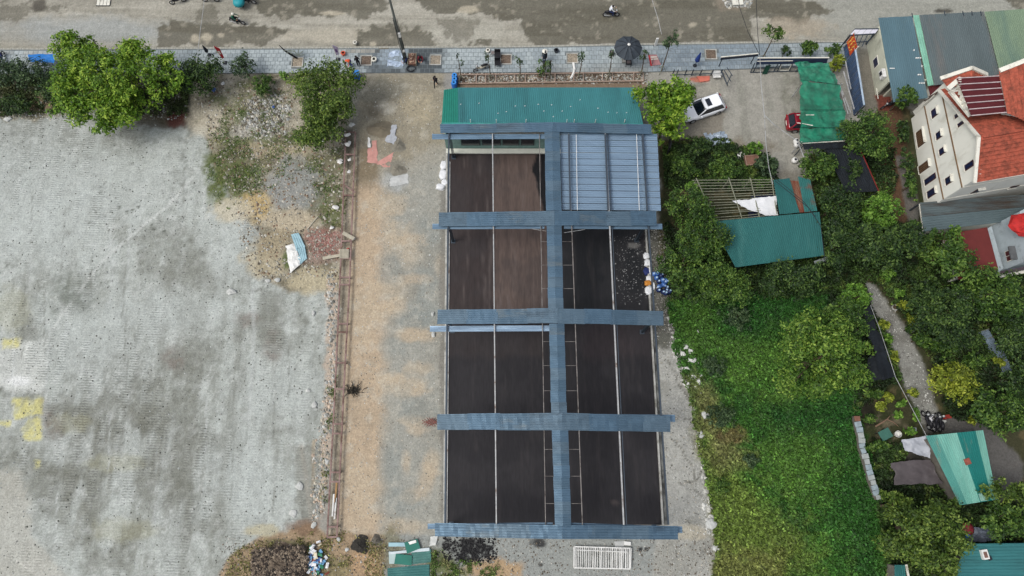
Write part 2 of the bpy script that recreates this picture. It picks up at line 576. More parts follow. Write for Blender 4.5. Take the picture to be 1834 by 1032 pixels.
p.ell(968, 1012, 4, 4, (40, 40, 40), .9, .3)
p.ell(1147, 984, 4, 4, (30, 30, 32), .9, .3)
p.ell(1158, 984, 4, 4, (30, 30, 32), .9, .3)
# --- verge behind the annex and under the shed's rim
p.poly([(815, 128), (1165, 128), (1165, 160), (815, 160)], (128, 112, 96), 3, 3)
p.mix(p.poly([(815, 128), (1165, 128), (1165, 148), (815, 148)], None, 3, 2) * patch(n1, .42, .56) * .8, (84, 74, 62))
p.mix(p.poly([(815, 128), (1165, 128), (1165, 148), (815, 148)], None, 3, 2) * patch(1 - n1, .52, .66) * .8, (178, 164, 142))
p.poly([(786, 330), (806, 330), (800, 940), (790, 940)], (118, 116, 110), 6, 6, .7)
# --- concrete apron east of the shed
p.poly([(1150, 560), (1196, 560), (1215, 620), (1250, 720), (1262, 800), (1268, 900), (1280, 965), (1275, 1100), (1170, 1100), (1170, 900)], (168, 168, 161), 6, 8)
p.mix(p.poly([(1150, 560), (1196, 560), (1250, 720), (1268, 900), (1280, 1032), (1170, 1032)], None, 4, 4) * patch(n3, .5, .68) * .6, (138, 138, 130))
p.poly([(1150, 400), (1190, 400), (1205, 560), (1205, 620), (1155, 620)], (98, 98, 90), 8, 10)
for q in ([(1200, 640), (1215, 690), (1240, 730), (1250, 780)], [(1205, 690), (1235, 700), (1255, 690)], [(1205, 790), (1240, 830), (1245, 880), (1262, 900)],
          [(1215, 870), (1250, 860), (1258, 840)], [(1225, 930), (1250, 960), (1270, 965)], [(1205, 750), (1235, 745), (1250, 760)]):
    p.line(q, (96, 94, 84), 1.6, .8, 10)
p.ell(1240, 955, 26, 12, (182, 174, 154), .6)
# --- drives and yard north-east
dr = [(1200, 128), (1345, 128), (1350, 118), (1515, 118), (1520, 260), (1440, 330), (1400, 345), (1290, 240), (1190, 260), (1150, 130)]
mr_ = p.poly(dr, (152, 150, 141), 4, 4)
p.mix(mr_ * patch(nv, .48, .64) * .5, (126, 126, 116))
p.mix(mr_ * patch(n1, .55, .7) * .35, (178, 176, 166))
p.poly([(1200, 150), (1290, 150), (1300, 250), (1200, 260)], (132, 126, 114), 6, 8, .8)
p.poly([(1250, 155), (1288, 148), (1290, 172), (1240, 178)], (160, 157, 146), 3, 3, .9)
p.ell(1418, 165, 20, 40, (112, 112, 100), .55, .8, mod=patch(n1, .4, .56))
p.ell(1280, 265, 90, 20, (118, 110, 94), .7, .7)
p.ell(1415, 320, 30, 18, (120, 116, 106), .8)
p.poly([(1236, 138), (1272, 138), (1270, 146), (1254, 148), (1236, 144)], (184, 112, 92), 2, 2, .9)
# --- gardens on the east side
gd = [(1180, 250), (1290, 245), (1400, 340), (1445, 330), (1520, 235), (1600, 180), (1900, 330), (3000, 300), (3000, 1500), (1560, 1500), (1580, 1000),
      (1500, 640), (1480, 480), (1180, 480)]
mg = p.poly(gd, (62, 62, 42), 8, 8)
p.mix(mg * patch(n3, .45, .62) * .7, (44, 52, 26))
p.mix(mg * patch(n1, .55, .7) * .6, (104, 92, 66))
p.poly([(1592, 180), (1612, 190), (1640, 380), (1600, 420), (1565, 300)], (92, 68, 52), 6, 6, .9)
p.poly([(1604, 280), (1622, 280), (1648, 372), (1640, 420), (1622, 380)], (104, 102, 98), 4, 3, .9)
p.poly([(1535, 85), (1560, 90), (1592, 180), (1565, 200), (1550, 205)], (118, 114, 104), 3, 3)
p.poly([(1566, 170), (1596, 172), (1600, 198), (1575, 198)], (112, 62, 52), 3, 3)
p.poly([(1548, 504), (1566, 512), (1590, 545), (1625, 590), (1650, 640), (1668, 690), (1680, 752), (1650, 760), (1640, 730), (1610, 660), (1592, 600), (1560, 550)],
       (140, 140, 134), 5, 5, .95)
p.mix(p.poly([(1548, 504), (1566, 512), (1625, 590), (1668, 690), (1680, 752), (1650, 760), (1610, 660), (1560, 550)], None, 5, 5) * patch(n1, .5, .64) * .5, (104, 102, 96))
p.poly([(1650, 745), (1760, 745), (1834, 830), (1834, 900), (1790, 900), (1750, 780), (1655, 775)], (96, 94, 92), 6, 6, .9)
p.poly([(1545, 730), (1600, 735), (1650, 780), (1640, 800), (1560, 800)], (110, 102, 84), 6, 8, .7, mod=patch(n1, .42, .56))
p.poly([(1590, 800), (1680, 800), (1700, 900), (1590, 880)], (72, 70, 66), 6, 6, .8)
p.poly([(1478, 470), (1500, 480), (1512, 520), (1490, 520)], (112, 62, 54), 3, 3, .9)
p.poly([(1535, 720), (1560, 700), (1570, 760), (1545, 760)], (30, 28, 24), 4, 4, .8)
# --- the green field
p.poly([(1185, 430), (1500, 430), (1520, 560), (1190, 560)], (44, 58, 30), 8, 8)
fld = [(1192, 540), (1230, 480), (1300, 520), (1400, 500), (1480, 520), (1530, 700), (1560, 800), (1600, 1000), (1600, 1200), (1278, 1200), (1290, 1000),
       (1268, 830), (1245, 720), (1215, 600)]
mf = p.poly(fld, (44, 78, 30), 8, 10)
p.mix(mf * patch(n3, .45, .65) * .6, (30, 62, 24))
p.poly([(1240, 770), (1300, 780), (1320, 850), (1440, 950), (1450, 1032), (1280, 1032), (1275, 850)], (112, 112, 56), 24, 22, .8)
p.poly([(1225, 690), (1260, 690), (1330, 820), (1290, 830), (1250, 760)], (122, 110, 74), 14, 14, .7)
# --- earth road at the top
rd = [(-3000, -900), (4000, -900), (4000, 60), (1524, 74), (1170, 79), (900, 85), (200, 88), (-3000, 92)]
m_road = p.poly(rd, (158, 155, 143), 2, 1)
p.mix(m_road * patch(nh, .46, .6) * .6, (140, 137, 125))
p.mix(m_road * sst(nrg, .94, .985) * .4, (120, 116, 104))
p.mix(m_road * sst(fbm(X / 14, Y / .35, 151, 4, .6), .56, .66) * .4, (180, 177, 165))
p.mix(m_road * patch(1 - nh, .5, .64) * .45, (176, 173, 161))
p.ell(160, 55, 170, 24, (156, 161, 160), .7, .4, .8)
p.ell(620, 65, 130, 14, (180, 174, 158), .7, .5, .8)
p.ell(830, 60, 60, 26, (174, 172, 160), .7, .5, .8)
p.poly([(1480, -50), (4000, -50), (4000, 70), (1520, 80), (1450, 50)], (150, 153, 146), 60, 16, .6)
wet = np.zeros(px.shape)
wl = [([(290, 50), (330, 40), (420, 42), (520, 48), (500, 62), (470, 84), (280, 84)], .8), ([(450, -20), (690, -20), (700, 8), (680, 25), (600, 30), (555, 32), (460, 22)], .8),
      ([(640, 50), (700, 42), (730, 50), (770, 64), (790, 82), (740, 86), (640, 84)], .75), ([(745, -20), (1100, -20), (1330, -20), (1500, 20), (1440, 40), (1350, 32), (1350, 84), (1050, 82), (950, 80), (940, 35), (870, 33), (790, 28), (755, 12)], .85),
      ([(780, 40), (810, 40), (860, 46), (855, 70), (815, 72), (790, 60)], .5), ([(800, 82), (875, 76), (880, 86), (800, 88)], .8),
      ([(-20, 4), (110, 10), (120, 20), (60, 20), (30, 34), (-20, 32)], .6), ([(1775, -20), (1900, -20), (1880, 22), (1820, 15)], .85), ([(350, 16), (390, 12), (388, 40), (350, 42)], .6)]
for q, a in wl:
    m = p.poly(q, None, 3, 18) * min(1, a * 1.2)
    wet = np.maximum(wet, m)
p.mix(wet * m_road * (.85 + .15 * patch(nh, .4, .6)) * 1.15 / 1.0 * .98, (106, 103, 91))
p.mix(m_road * patch(n1, .62, .74) * .5 * wet, (166, 160, 144))
for e in [(370, 65, 10, 9), (395, 62, 8, 5), (350, 70, 8, 8), (668, 79, 6, 4), (1240, 44, 9, 4), (1400, 58, 20, 8), (840, 18, 18, 6), (590, 24, 22, 3)]:
    p.ell(*e, (186, 178, 158), .7, .8)
p.ell(1312, 4, 26, 14, (130, 122, 108), .9, .6)
p.ell(1420, 50, 60, 16, (160, 150, 132), .7, .7)
p.ell(68, 10, 12, 12, (70, 66, 58), .8, .6)
p.ell(1688, 20, 14, 3, (78, 76, 70), .9, .6)
for x_, y_ in ((214, 371), (227, 379), (237, 376), (248, 371), (272, 402), (276, 410), (294, 415), (224, 432), (180, 345), (160, 400), (330, 440)): p.ell(x_, y_, 2.6, 2.2, (84, 88, 78), .8, .5)
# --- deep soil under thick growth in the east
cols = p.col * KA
tread = my * (.35 + .65 * patch(n8, .42, .58)) * (1 - sst(px, 560, 620))
stony = np.clip(md * .8 + mb * .8 + p.poly([(1200, 600), (1260, 600), (1290, 1000), (1240, 1000)], None, 10, 10) * .7 + ma * .25, 0, 1)
rgba = np.ones((X.size, 4), np.float32)
rgba[:, :3] = cols
msk = np.ones((X.size, 4), np.float32)
msk[:, 0] = tread
msk[:, 1] = wet * m_road
msk[:, 2] = stony
nx_, ny_ = len(gx), len(gy)
Z = (fbm(X / 3, Y / 3, 77, 4) - .5) * .10 * (1 - m_road) * (1 - mf * .5)
Z += stony * (n1 - .5) * .18
Z = np.where((px > 760) & (px < 1230) & (py > 100) & (py < 990), 0, Z)
Z = np.where(py < 145, Z * .0, Z)
i = np.arange(nx_ - 1)[None, :] + np.arange(ny_ - 1)[:, None] * nx_
Fq = np.stack([i, i + 1, i + nx_ + 1, i + nx_], -1).reshape(-1, 4)

def ground_mat():
    m, n, b = newmat("ground_soil")
    L = n.links.new
    at = N(n, "ShaderNodeAttribute", attribute_name="soil")
    mk = N(n, "ShaderNodeAttribute", attribute_name="cover")
    sp = N(n, "ShaderNodeSeparateColor")
    L(mk.outputs['Color'], sp.inputs[0])
    tc = N(n, "ShaderNodeTexCoord")
    def noise(scale, det=4, st=None, w_=0.0, rough=.6):
        x = N(n, "ShaderNodeTexNoise")
        x.noise_dimensions = '4D'
        x.inputs['W'].default_value = w_
        x.inputs['Scale'].default_value = scale
        x.inputs['Detail'].default_value = det
        x.inputs['Roughness'].default_value = rough
        if st:
            mp = N(n, "ShaderNodeMapping")
            mp.inputs['Scale'].default_value = st
            L(tc.outputs['Object'], mp.inputs[0])
            L(mp.outputs[0], x.inputs['Vector'])
        else:
            L(tc.outputs['Object'], x.inputs['Vector'])
        return x.outputs[0]
    def mrange(s_, a, b_, c, d_):
        x = N(n, "ShaderNodeMapRange")
        for k, v in zip(('From Min', 'From Max', 'To Min', 'To Max'), (a, b_, c, d_)):
            x.inputs[k].default_value = v
        L(s_, x.inputs[0])
        return x.outputs[0]
    def math_(op, a, b_):
        x = N(n, "ShaderNodeMath", operation=op)
        for k, v in enumerate((a, b_)):
            if isinstance(v, (int, float)): x.inputs[k].default_value = v
            else: L(v, x.inputs[k])
        return x.outputs[0]
    g1 = mrange(noise(1.6, 9, None, 0.0, .72), .3, .7, .82, 1.18)
    g2 = mrange(noise(5, 9, None, 2.0, .85), .3, .7, .56, 1.44)
    f = math_('MULTIPLY', g1, g2)
    # caterpillar treads: short ribs in north-south lanes
    wv = N(n, "ShaderNodeTexWave", wave_type='BANDS', bands_direction='Y')
    wv.inputs['Scale'].default_value = 1.35
    wv.inputs['Distortion'].default_value = 3.2
    wv.inputs['Detail'].default_value = 2
    wv.inputs['Detail Scale'].default_value = 2.5
    mpw = N(n, "ShaderNodeMapping")
    mpw.inputs['Rotation'].default_value = (0, 0, 0.03)
    L(tc.outputs['Object'], mpw.inputs[0])
    L(mpw.outputs[0], wv.inputs['Vector'])
    lane = math_('MULTIPLY', mrange(noise(1.0, 3, (1.1, .07, 1), 5.0), .46, .56, 0, 1), mrange(noise(.5, 4, None, 7.0), .4, .56, 0, 1))
    tr = math_('MULTIPLY', math_('MULTIPLY', lane, sp.outputs[0]), 1.0)
    ribs = math_('MULTIPLY', mrange(wv.outputs['Fac'], 0, 1, -.26, .2), tr)
    f = math_('ADD', f, ribs)
    # stones
    vo = N(n, "ShaderNodeTexVoronoi")
    vo.inputs['Scale'].default_value = 4.5
    L(tc.outputs['Object'], vo.inputs['Vector'])
    st_ = math_('MULTIPLY', mrange(vo.outputs['Distance'], .1, .5, .35, -.25), sp.outputs[2])
    f = math_('ADD', f, math_('MULTIPLY', st_, noise(3, 2, None, 9.0)))
    cb = N(n, "ShaderNodeCombineColor")
    for k in range(3): L(f, cb.inputs[k])
    mul = N(n, "ShaderNodeMix", data_type='RGBA', blend_type='MULTIPLY')
    mul.inputs[0].default_value = 1
    L(at.outputs['Color'], mul.inputs[6])
    L(cb.outputs[0], mul.inputs[7])
    L(mul.outputs[2], b.inputs['Base Color'])
    L(mrange(sp.outputs[1], 0, 1, .92, .45), b.inputs['Roughness'])
    b.inputs['Specular IOR Level'].default_value = .2
    h = math_('ADD', noise(7, 6, None, 1.0, .7), math_('MULTIPLY', wv.outputs['Fac'], math_('MULTIPLY', tr, .6)))
    h = math_('SUBTRACT', h, math_('MULTIPLY', vo.outputs['Distance'], math_('MULTIPLY', sp.outputs[2], .8)))
    bp = N(n, "ShaderNodeBump")
    bp.inputs['Strength'].default_value = .55
    bp.inputs['Distance'].default_value = .09
    L(h, bp.inputs['Height'])
    L(bp.outputs[0], b.inputs['Normal'])
    return m
gm = ground_mat()
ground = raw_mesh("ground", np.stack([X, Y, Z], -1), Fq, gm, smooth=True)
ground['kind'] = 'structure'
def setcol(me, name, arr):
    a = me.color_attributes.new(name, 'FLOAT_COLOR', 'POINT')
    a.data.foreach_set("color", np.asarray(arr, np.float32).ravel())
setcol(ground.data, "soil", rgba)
setcol(ground.data, "cover", msk)

# ------------------------------------------------------------------ pavement: kerb stones and paving stones laid on a raised bed
def ytop(x): return np.interp(x, [-200, 0, 250, 900, 1170, 1524], [90, 89, 88, 85, 80, 75])
def ybot(x): return np.interp(x, [-200, 0, 440, 900, 1160, 1350, 1524], [133, 132, 131, 130, 129, 123, 118])
pav = bpy.data.objects.new("pavement", None)
link(pav)
pav['kind'] = 'structure'
xs = np.linspace(-160, 1524, 60)
top = [P(x, ytop(x), .10) for x in xs]
bot = [P(x, ybot(x), .10) for x in xs]
mbb = MB()
for k in range(len(xs) - 1):
    q = [bot[k], bot[k + 1], top[k + 1], top[k]]
    mbb.hexa([(v.x, v.y, -.15) for v in q], q)
mbb.build("bed", mat("paving_joint", A(118, 126, 128), .9, var=.25, scale=2), pav)
# kerb stones, one by one
kmat = mat("kerb_concrete", A(182, 182, 172), .85, var=.25, scale=1.2, bump=.3, stain=A(120, 114, 100), stain_amt=.5)
kme = None
k0, k1 = P(-150, ytop(-150)), P(1524, ytop(1524))
Lk = (k1 - k0).length
nk = int(Lk / 1.0)
for k in range(nk):
    pxk = -150 + (1674) * (k + .5) / nk
    pk = P(pxk, ytop(pxk))
    if kme is None:
        o = MB().box((0, 0, .06), (.965, .2, .16)).build("kerb_stone", kmat, pav)
        kme = o.data
    else:
        o = bpy.data.objects.new("kerb_stone", kme)
        link(o, pav)
    pa, pb = P(pxk - 8, ytop(pxk - 8)), P(pxk + 8, ytop(pxk + 8))
    o.location = (pk.x, pk.y + random.uniform(-.012, .012), random.uniform(-.008, .008))
    o.rotation_euler = (0, 0, math.atan2(pb.y - pa.y, pb.x - pa.x))
# paving stones
TREEPITS = [(292, 107), (533, 112), (656, 109), (780, 108), (906, 107), (1025, 105), (1273, 98)]
pits = [P(a, b) for a, b in TREEPITS]
tv, tf, tcx = [], [], []
ts = .5
for ix in range(int(-63 / ts), int(42 / ts)):
    x0 = ix * ts
    for iy in range(9):
        # row 0 at the back edge
        pxm = proj(np.array([x0 + ts / 2]), np.array([33.0]))[0][0]
        pxm = float(np.clip(pxm, -180, 1520))
        yb = P(pxm, ybot(pxm), .1).y
        yt = P(pxm, ytop(pxm), .1).y - .14
        st = (yt - yb) / 6 if True else ts
        if iy >= 6: continue
        y0 = yb + iy * st
        ox = (iy % 2) * ts * .5
        cx, cy = x0 + ox + ts / 2, y0 + st / 2
        if any(abs(cx - q.x) < .72 and abs(cy - q.y) < .72 for q in pits): continue
        if proj(np.array([cx]), np.array([cy]))[0][0] > 1522: continue
        g = .022
        z = .108 + random.uniform(0, .014)
        a0, a1, b0, b1 = cx - ts / 2 + g, cx + ts / 2 - g, y0 + g, y0 + st - g
        tx = random.uniform(-.003, .003)
        o = len(tv)
        tv += [(a0, b0, .098), (a1, b0, .098), (a1, b1, .098), (a0, b1, .098), (a0, b0, z + tx), (a1, b0, z - tx), (a1, b1, z), (a0, b1, z)]
        tf += [(o + 4, o + 5, o + 6, o + 7), (o, o + 1, o + 5, o + 4), (o + 1, o + 2, o + 6, o + 5), (o + 2, o + 3, o + 7, o + 6), (o + 3, o, o + 4, o + 7)]
        tcx += [(cx, cy, random.random())] * 8
def paver_mat():
    m, n, b = newmat("paving_stone")
    L = n.links.new
    at = N(n, "ShaderNodeAttribute", attribute_name="soil")
    tc = N(n, "ShaderNodeTexCoord")
    nz = N(n, "ShaderNodeTexNoise")
    nz.inputs['Scale'].default_value = 5
    nz.inputs['Detail'].default_value = 6
    nz.inputs['Roughness'].default_value = .7
    L(tc.outputs['Object'], nz.inputs['Vector'])
    mr = N(n, "ShaderNodeMapRange")
    mr.inputs['From Min'].default_value, mr.inputs['From Max'].default_value = .3, .7
    mr.inputs['To Min'].default_value, mr.inputs['To Max'].default_value = .75, 1.25
    L(nz.outputs[0], mr.inputs[0])
    vm = N(n, "ShaderNodeVectorMath", operation='SCALE')
    L(at.outputs['Color'], vm.inputs[0])
    L(mr.outputs[0], vm.inputs['Scale'])
    L(vm.outputs[0], b.inputs['Base Color'])
    b.inputs['Roughness'].default_value = .75
    return m
tv, tcx = np.array(tv), np.array(tcx)
q = Paint(tcx[:, 0], tcx[:, 1], (164, 174, 176))
tn = fbm(tcx[:, 0] / 2.2, tcx[:, 1] / 2.2, 91, 4)
q.mix(sst(tn, .48, .66) * .55, (124, 136, 142))
q.poly([(1170, 60), (1400, 60), (1360, 130), (1170, 130)], (118, 132, 142), 20, 10, .8)
q.poly([(660, 60), (800, 60), (790, 140), (655, 140)], (54, 62, 66), 10, 16, .9)
q.poly([(-300, 60), (200, 60), (200, 95), (-300, 95)], (160, 160, 152), 8, 6, .8)
q.poly([(960, 118), (1160, 118), (1160, 140), (960, 140)], (120, 116, 106), 12, 8, .4)
q.ell(700, 105, 30, 22, (142, 156, 166), .9, .9)
q.ell(640, 92, 40, 8, (150, 144, 130), .7, .8)
q.mix(np.clip((tcx[:, 2] - .8) * 4, 0, 1) * .4, (176, 186, 190))
q.mix(np.clip((.16 - tcx[:, 2]) * 5, 0, 1) * .4, (112, 122, 128))
stones = raw_mesh("paving_stones", tv, np.array(tf), paver_mat(), pav)
stones['kind'] = 'stuff'
cc = np.ones((len(tv), 4)); cc[:, :3] = q.col * KA
setcol(stones.data, "soil", cc)
# ------------------------------------------------------------------ steel frame of the unfinished shed
M_blue = mat("blue_grey_sheet", A(88, 114, 134), .42, .35, .10, 1.2, stain=A(70, 88, 104), stain_amt=.25, stretch=(.3, 1, 1))
M_blue2 = mat("pale_blue_sheet", A(138, 162, 184), .38, .3, .12, .7, stretch=(.3, 1.4, 1))
M_teal = mat("teal_sheet", A(66, 130, 134), .5, .2, .12, .8, stain=A(58, 112, 116), stain_amt=.3, stretch=(1, .25, 1))
M_green = mat("green_sheet", A(38, 128, 112), .5, .1, .12, 1)
M_steel = mat("dark_steel", A(74, 84, 94), .5, .5, .2, 3)
M_galv = mat("galvanised_steel", A(178, 180, 180), .45, .3, .25, 2, stain=A(120, 100, 84), stain_amt=.3)
M_conc = mat("pale_concrete", A(178, 178, 172), .85, 0, .2, 1.4, bump=.3, stain=A(120, 118, 108), stain_amt=.5)
M_white = mat("white_paint", A(226, 226, 222), .6, 0, .1, 2, stain=A(170, 168, 160), stain_amt=.2)
M_dark = mat("dark_metal", A(40, 44, 50), .6, .2, .25, 2)

# floor inside the rim
fx0, fx1 = P(803, 268), P(798, 940)
A0, A1, B0, B1 = P(803, 267), P(797.5, 940), P(1146, 267), P(1185, 940)
nu, nv_ = 110, 200
U, V = np.meshgrid(np.linspace(0, 1, nu), np.linspace(0, 1, nv_))
fl = lambda k: ((1 - V) * ((1 - U) * A0[k] + U * B0[k]) + V * ((1 - U) * A1[k] + U * B1[k])).ravel()
FX, FY = fl(0), fl(1)
q = Paint(FX, FY, (44, 43, 46))
q.poly([(1010, 250), (1200, 250), (1200, 575), (1010, 575)], (37, 39, 42), 8, 6)
q.poly([(795, 250), (882, 250), (884, 560), (795, 560)], (66, 58, 57), 8, 5, .9)
q.poly([(884, 250), (975, 250), (982, 560), (884, 560)], (102, 88, 82), 6, 5, .95)
q.poly([(965, 268), (985, 268), (986, 380), (975, 380), (952, 300)], (26, 27, 30), 3, 4)
q.poly([(1045, 575), (1160, 575), (1165, 640), (1045, 640)], (62, 54, 56), 16, 10, .5)
q.poly([(795, 590), (975, 590), (975, 640), (795, 640)], (62, 56, 55), 14, 10, .6)
fs_ = fbm(FX / .35, FY / 5, 41, 4, .65)
q.mix(sst(fs_, .56, .74) * .3 * np.where((q.py < 560) & (q.px < 985), 1, .2), (124, 114, 110))
q.mix(sst(1 - fs_, .52, .7) * .25, (38, 36, 38))
q.mix(sst(fbm(FX / 3, FY / 3, 55, 4), .48, .66) * .3, (62, 60, 62))
q.ell(1100, 900, 8, 6, (86, 78, 76), .7, .6)
q.ell(1136, 440, 12, 5, (140, 138, 134), .6, .8)
i = np.arange(nu - 1)[None, :] + np.arange(nv_ - 1)[:, None] * nu
Fq2 = np.stack([i, i + nu, i + nu + 1, i + 1], -1).reshape(-1, 4)
def floor_mat():
    m, n, b = newmat("bitumen_floor")
    L = n.links.new
    at = N(n, "ShaderNodeAttribute", attribute_name="soil")
    tc = N(n, "ShaderNodeTexCoord")
    nz = N(n, "ShaderNodeTexNoise")
    nz.inputs['Scale'].default_value = 3
    nz.inputs['Detail'].default_value = 7
    mp = N(n, "ShaderNodeMapping"); mp.inputs['Scale'].default_value = (2.4, .35, 1)
    L(tc.outputs['Object'], mp.inputs[0]); L(mp.outputs[0], nz.inputs['Vector'])
    mr = N(n, "ShaderNodeMapRange")
    mr.inputs['From Min'].default_value, mr.inputs['From Max'].default_value = .3, .7
    mr.inputs['To Min'].default_value, mr.inputs['To Max'].default_value = .86, 1.14
    L(nz.outputs[0], mr.inputs[0])
    vm = N(n, "ShaderNodeVectorMath", operation='SCALE')
    L(at.outputs['Color'], vm.inputs[0]); L(mr.outputs[0], vm.inputs['Scale'])
    L(vm.outputs[0], b.inputs['Base Color'])
    b.inputs['Roughness'].default_value = .65
    b.inputs['Specular IOR Level'].default_value = .15
    return m
shed_floor = raw_mesh("shed_floor", np.stack([FX, FY, np.full(FX.size, .03)], -1), Fq2, floor_mat())
shed_floor['kind'] = 'structure'
cc = np.ones((FX.size, 4)); cc[:, :3] = q.col * KA * .85
setcol(shed_floor.data, "soil", cc)

# low concrete rims left and right
rw = thing("low_rim_wall", "pale low concrete rim along the west edge of the black shed floor", "low wall", P(800, 600))
MB().beam(P(800.5, 262, .15), P(795.5, 940, .15), .16, .34).build("ledge", M_conc, rw)
MB().beam(P(806, 290, .06), P(800.5, 940, .06), .07, .14).build("edge_strip", M_galv, rw)
re_ = thing("low_rim_wall", "pale low concrete rim along the east edge of the black shed floor", "low wall", P(1175, 700))
MB().beam(P(1148, 267, .12), P(1187, 940, .12), .14, .26).build("ledge", M_conc, re_)
MB().beam(P(1154, 300, .05), P(1194, 940, .05), .32, .1).build("gutter_channel", mat("wet_concrete", A(118, 120, 116), .7, 0, .35, 1.5, stain=A(50, 50, 48), stain_amt=.7), re_)

shed = thing("steel_shed", "long unfinished steel shed frame with blue-grey sheet strips over a black floor", "shed", P(990, 940))
ZE, ZR = 6.0, 6.9
# cross strips: (left-top, left-bottom, mid-top, mid-bottom, right-top, right-bottom)
CS = [((788, 223), (789, 239), (990, 219), (990, 236.5), (1166, 223.5), (1167, 241)),
      ((786, 381), (786, 406), (993, 378), (993, 404), (1175, 378.5), (1176, 405)),
      ((784, 555), (783, 581), (999, 552.5), (999, 579.5), (1188, 557), (1188, 583)),
      ((783, 742), (783, 770), (1007, 739.5), (1007, 771), (1200.5, 745.6), (1200.5, 774)),
      ((779, 937), (779, 961), (1007, 941), (1007, 966), (1214, 942), (1214, 966))]
M_blues = [M_blue, mat("blue_grey_sheet_b", A(94, 116, 132), .46, .3, .13, 1.0, stain=A(76, 92, 104), stain_amt=.35, stretch=(.3, 1, 1)),
           mat("blue_grey_sheet_c", A(84, 108, 126), .4, .35, .13, 1.6, stain=A(110, 122, 128), stain_amt=.25, stretch=(.3, 1, 1))]
M_screw = mat("screw_line", A(120, 136, 146), .5, .3)
def cut_sheets(a, b, c, d, n, lab, nm):
    for i_ in range(n):
        f0, f1 = i_ / n - .006, (i_ + 1) / n + .006
        dz = Vector((0, random.uniform(-.025, .025), .014 * (i_ % 2)))
        q = [a.lerp(b, max(0, f0)) + dz, a.lerp(b, min(1, f1)) + dz, d.lerp(c, min(1, f1)) + dz, d.lerp(c, max(0, f0)) + dz]
        o = MB().corr(*q, .19, .042, 7, .018).build(nm, M_blues[(i_ * 2 + int(a.y)) % 3], shed)
        o['label'] = lab
        k = MB()
        for g in (.12, .5, .88):
            for h in (.12, .37, .62, .87):
                v = q[0].lerp(q[1], g).lerp(q[3].lerp(q[2], g), h)
                k.box((v.x, v.y, v.z + .045), (.035, .035, .02))
        k.build("screws", M_screw, o)
for s_ in CS:
    lt, lb, mt, mb_, rt, rb = s_
    cut_sheets(P(*lt, ZE + .06), P(*mt, ZR + .06), P(*mb_, ZR + .06), P(*lb, ZE + .06), 4, "blue-grey roof sheet west of the ridge", "roof_sheet")
    cut_sheets(P(*mt, ZR + .06), P(*rt, ZE + .06), P(*rb, ZE + .06), P(*mb_, ZR + .06), 4, "blue-grey roof sheet east of the ridge", "roof_sheet")
# narrow lower sheets (gutters) beside the strips
LS = [((774, 240), (774, 250), (976, 240), (976, 249)), ((774.5, 401), (774.5, 411), (975, 401), (975, 410)), ((1010, 400), (1010, 410), (1186, 401), (1186, 411)),
      ((770, 584), (770, 594.5), (984, 583), (984, 593.5)), ((1016, 741), (1016, 745), (1209, 743), (1209, 756)), ((766, 938), (766, 948), (990, 936), (990, 942)),
      ((1012, 936), (1012, 943), (1222, 943), (1222, 955)), ((1002, 236), (1002, 240), (1176, 240), (1176, 244))]
for lt, lb, rt, rb in LS:
    west = lt[0] < 980
    z0, z1 = (ZE - .35, ZR - .35) if west else (ZR - .35, ZE - .35)
    MB().corr(P(*lt, z0), P(*rt, z1), P(*rb, z1), P(*lb, z0), .16, .04, 8).build("gutter_sheet", M_blue2 if lt[1] in (584,) else mat("gutter_blue", A(108, 134, 156), .45, .3, .12, 1), shed)
# ridge strip, in four bays
RS = [((975, 236), (1002, 236), (1006, 378), (978, 378)), ((979, 404), (1005.6, 404), (1009, 553), (981.7, 553)),
      ((983.5, 580), (1010.6, 580), (1015, 741), (987, 741)), ((988.6, 771), (1018, 771), (1023, 942), (994, 942))]
for a_, b_, c_, d_ in RS:
    z = ZR - .02
    A4, B4, C4, D4 = P(*a_, z), P(*b_, z), P(*c_, z), P(*d_, z)
    npc = 8
    for i_ in range(npc):
        f0, f1 = i_ / npc, (i_ + 1) / npc + .004
        dz = Vector((random.uniform(-.02, .02), 0, .012 * (i_ % 2)))
        pa, pb, pc, pd = A4.lerp(D4, f0) + dz, B4.lerp(C4, f0) + dz, B4.lerp(C4, min(1, f1)) + dz, A4.lerp(D4, min(1, f1)) + dz
        m1, m2 = (pa + pb) / 2 + Vector((0, 0, .07)), (pc + pd) / 2 + Vector((0, 0, .07))
        k = MB()
        k.corr(pa, m1, m2, pd, .19, .03, 2, .004)
        k.corr(m1, pb, pc, m2, .19, .03, 2, .004)
        k.build("ridge_sheet", M_blues[(i_ * 5 + int(pa.y)) % 3], shed)
# pale panels already hung in the first eastern bay
n = 12
for k in range(n):
    f0, f1 = k / n + .004, (k + 1) / n - .006
    L0, L1, R0, R1 = P(1003, 240, ZR - .45), P(1007, 376, ZR - .45), P(1177, 241, ZE - .4), P(1184, 378, ZE - .4)
    a_, d_ = L0.lerp(L1, f0), L0.lerp(L1, f1)
    b_, c_ = R0.lerp(R1, f0), R0.lerp(R1, f1)
    d_, c_ = d_ + Vector((0, 0, -.10)), c_ + Vector((0, 0, -.10))
    MB().corr(a_, b_, c_, d_, .21, .045, 10, .01, shape='trap').build("pale_panel", M_blue2, shed)
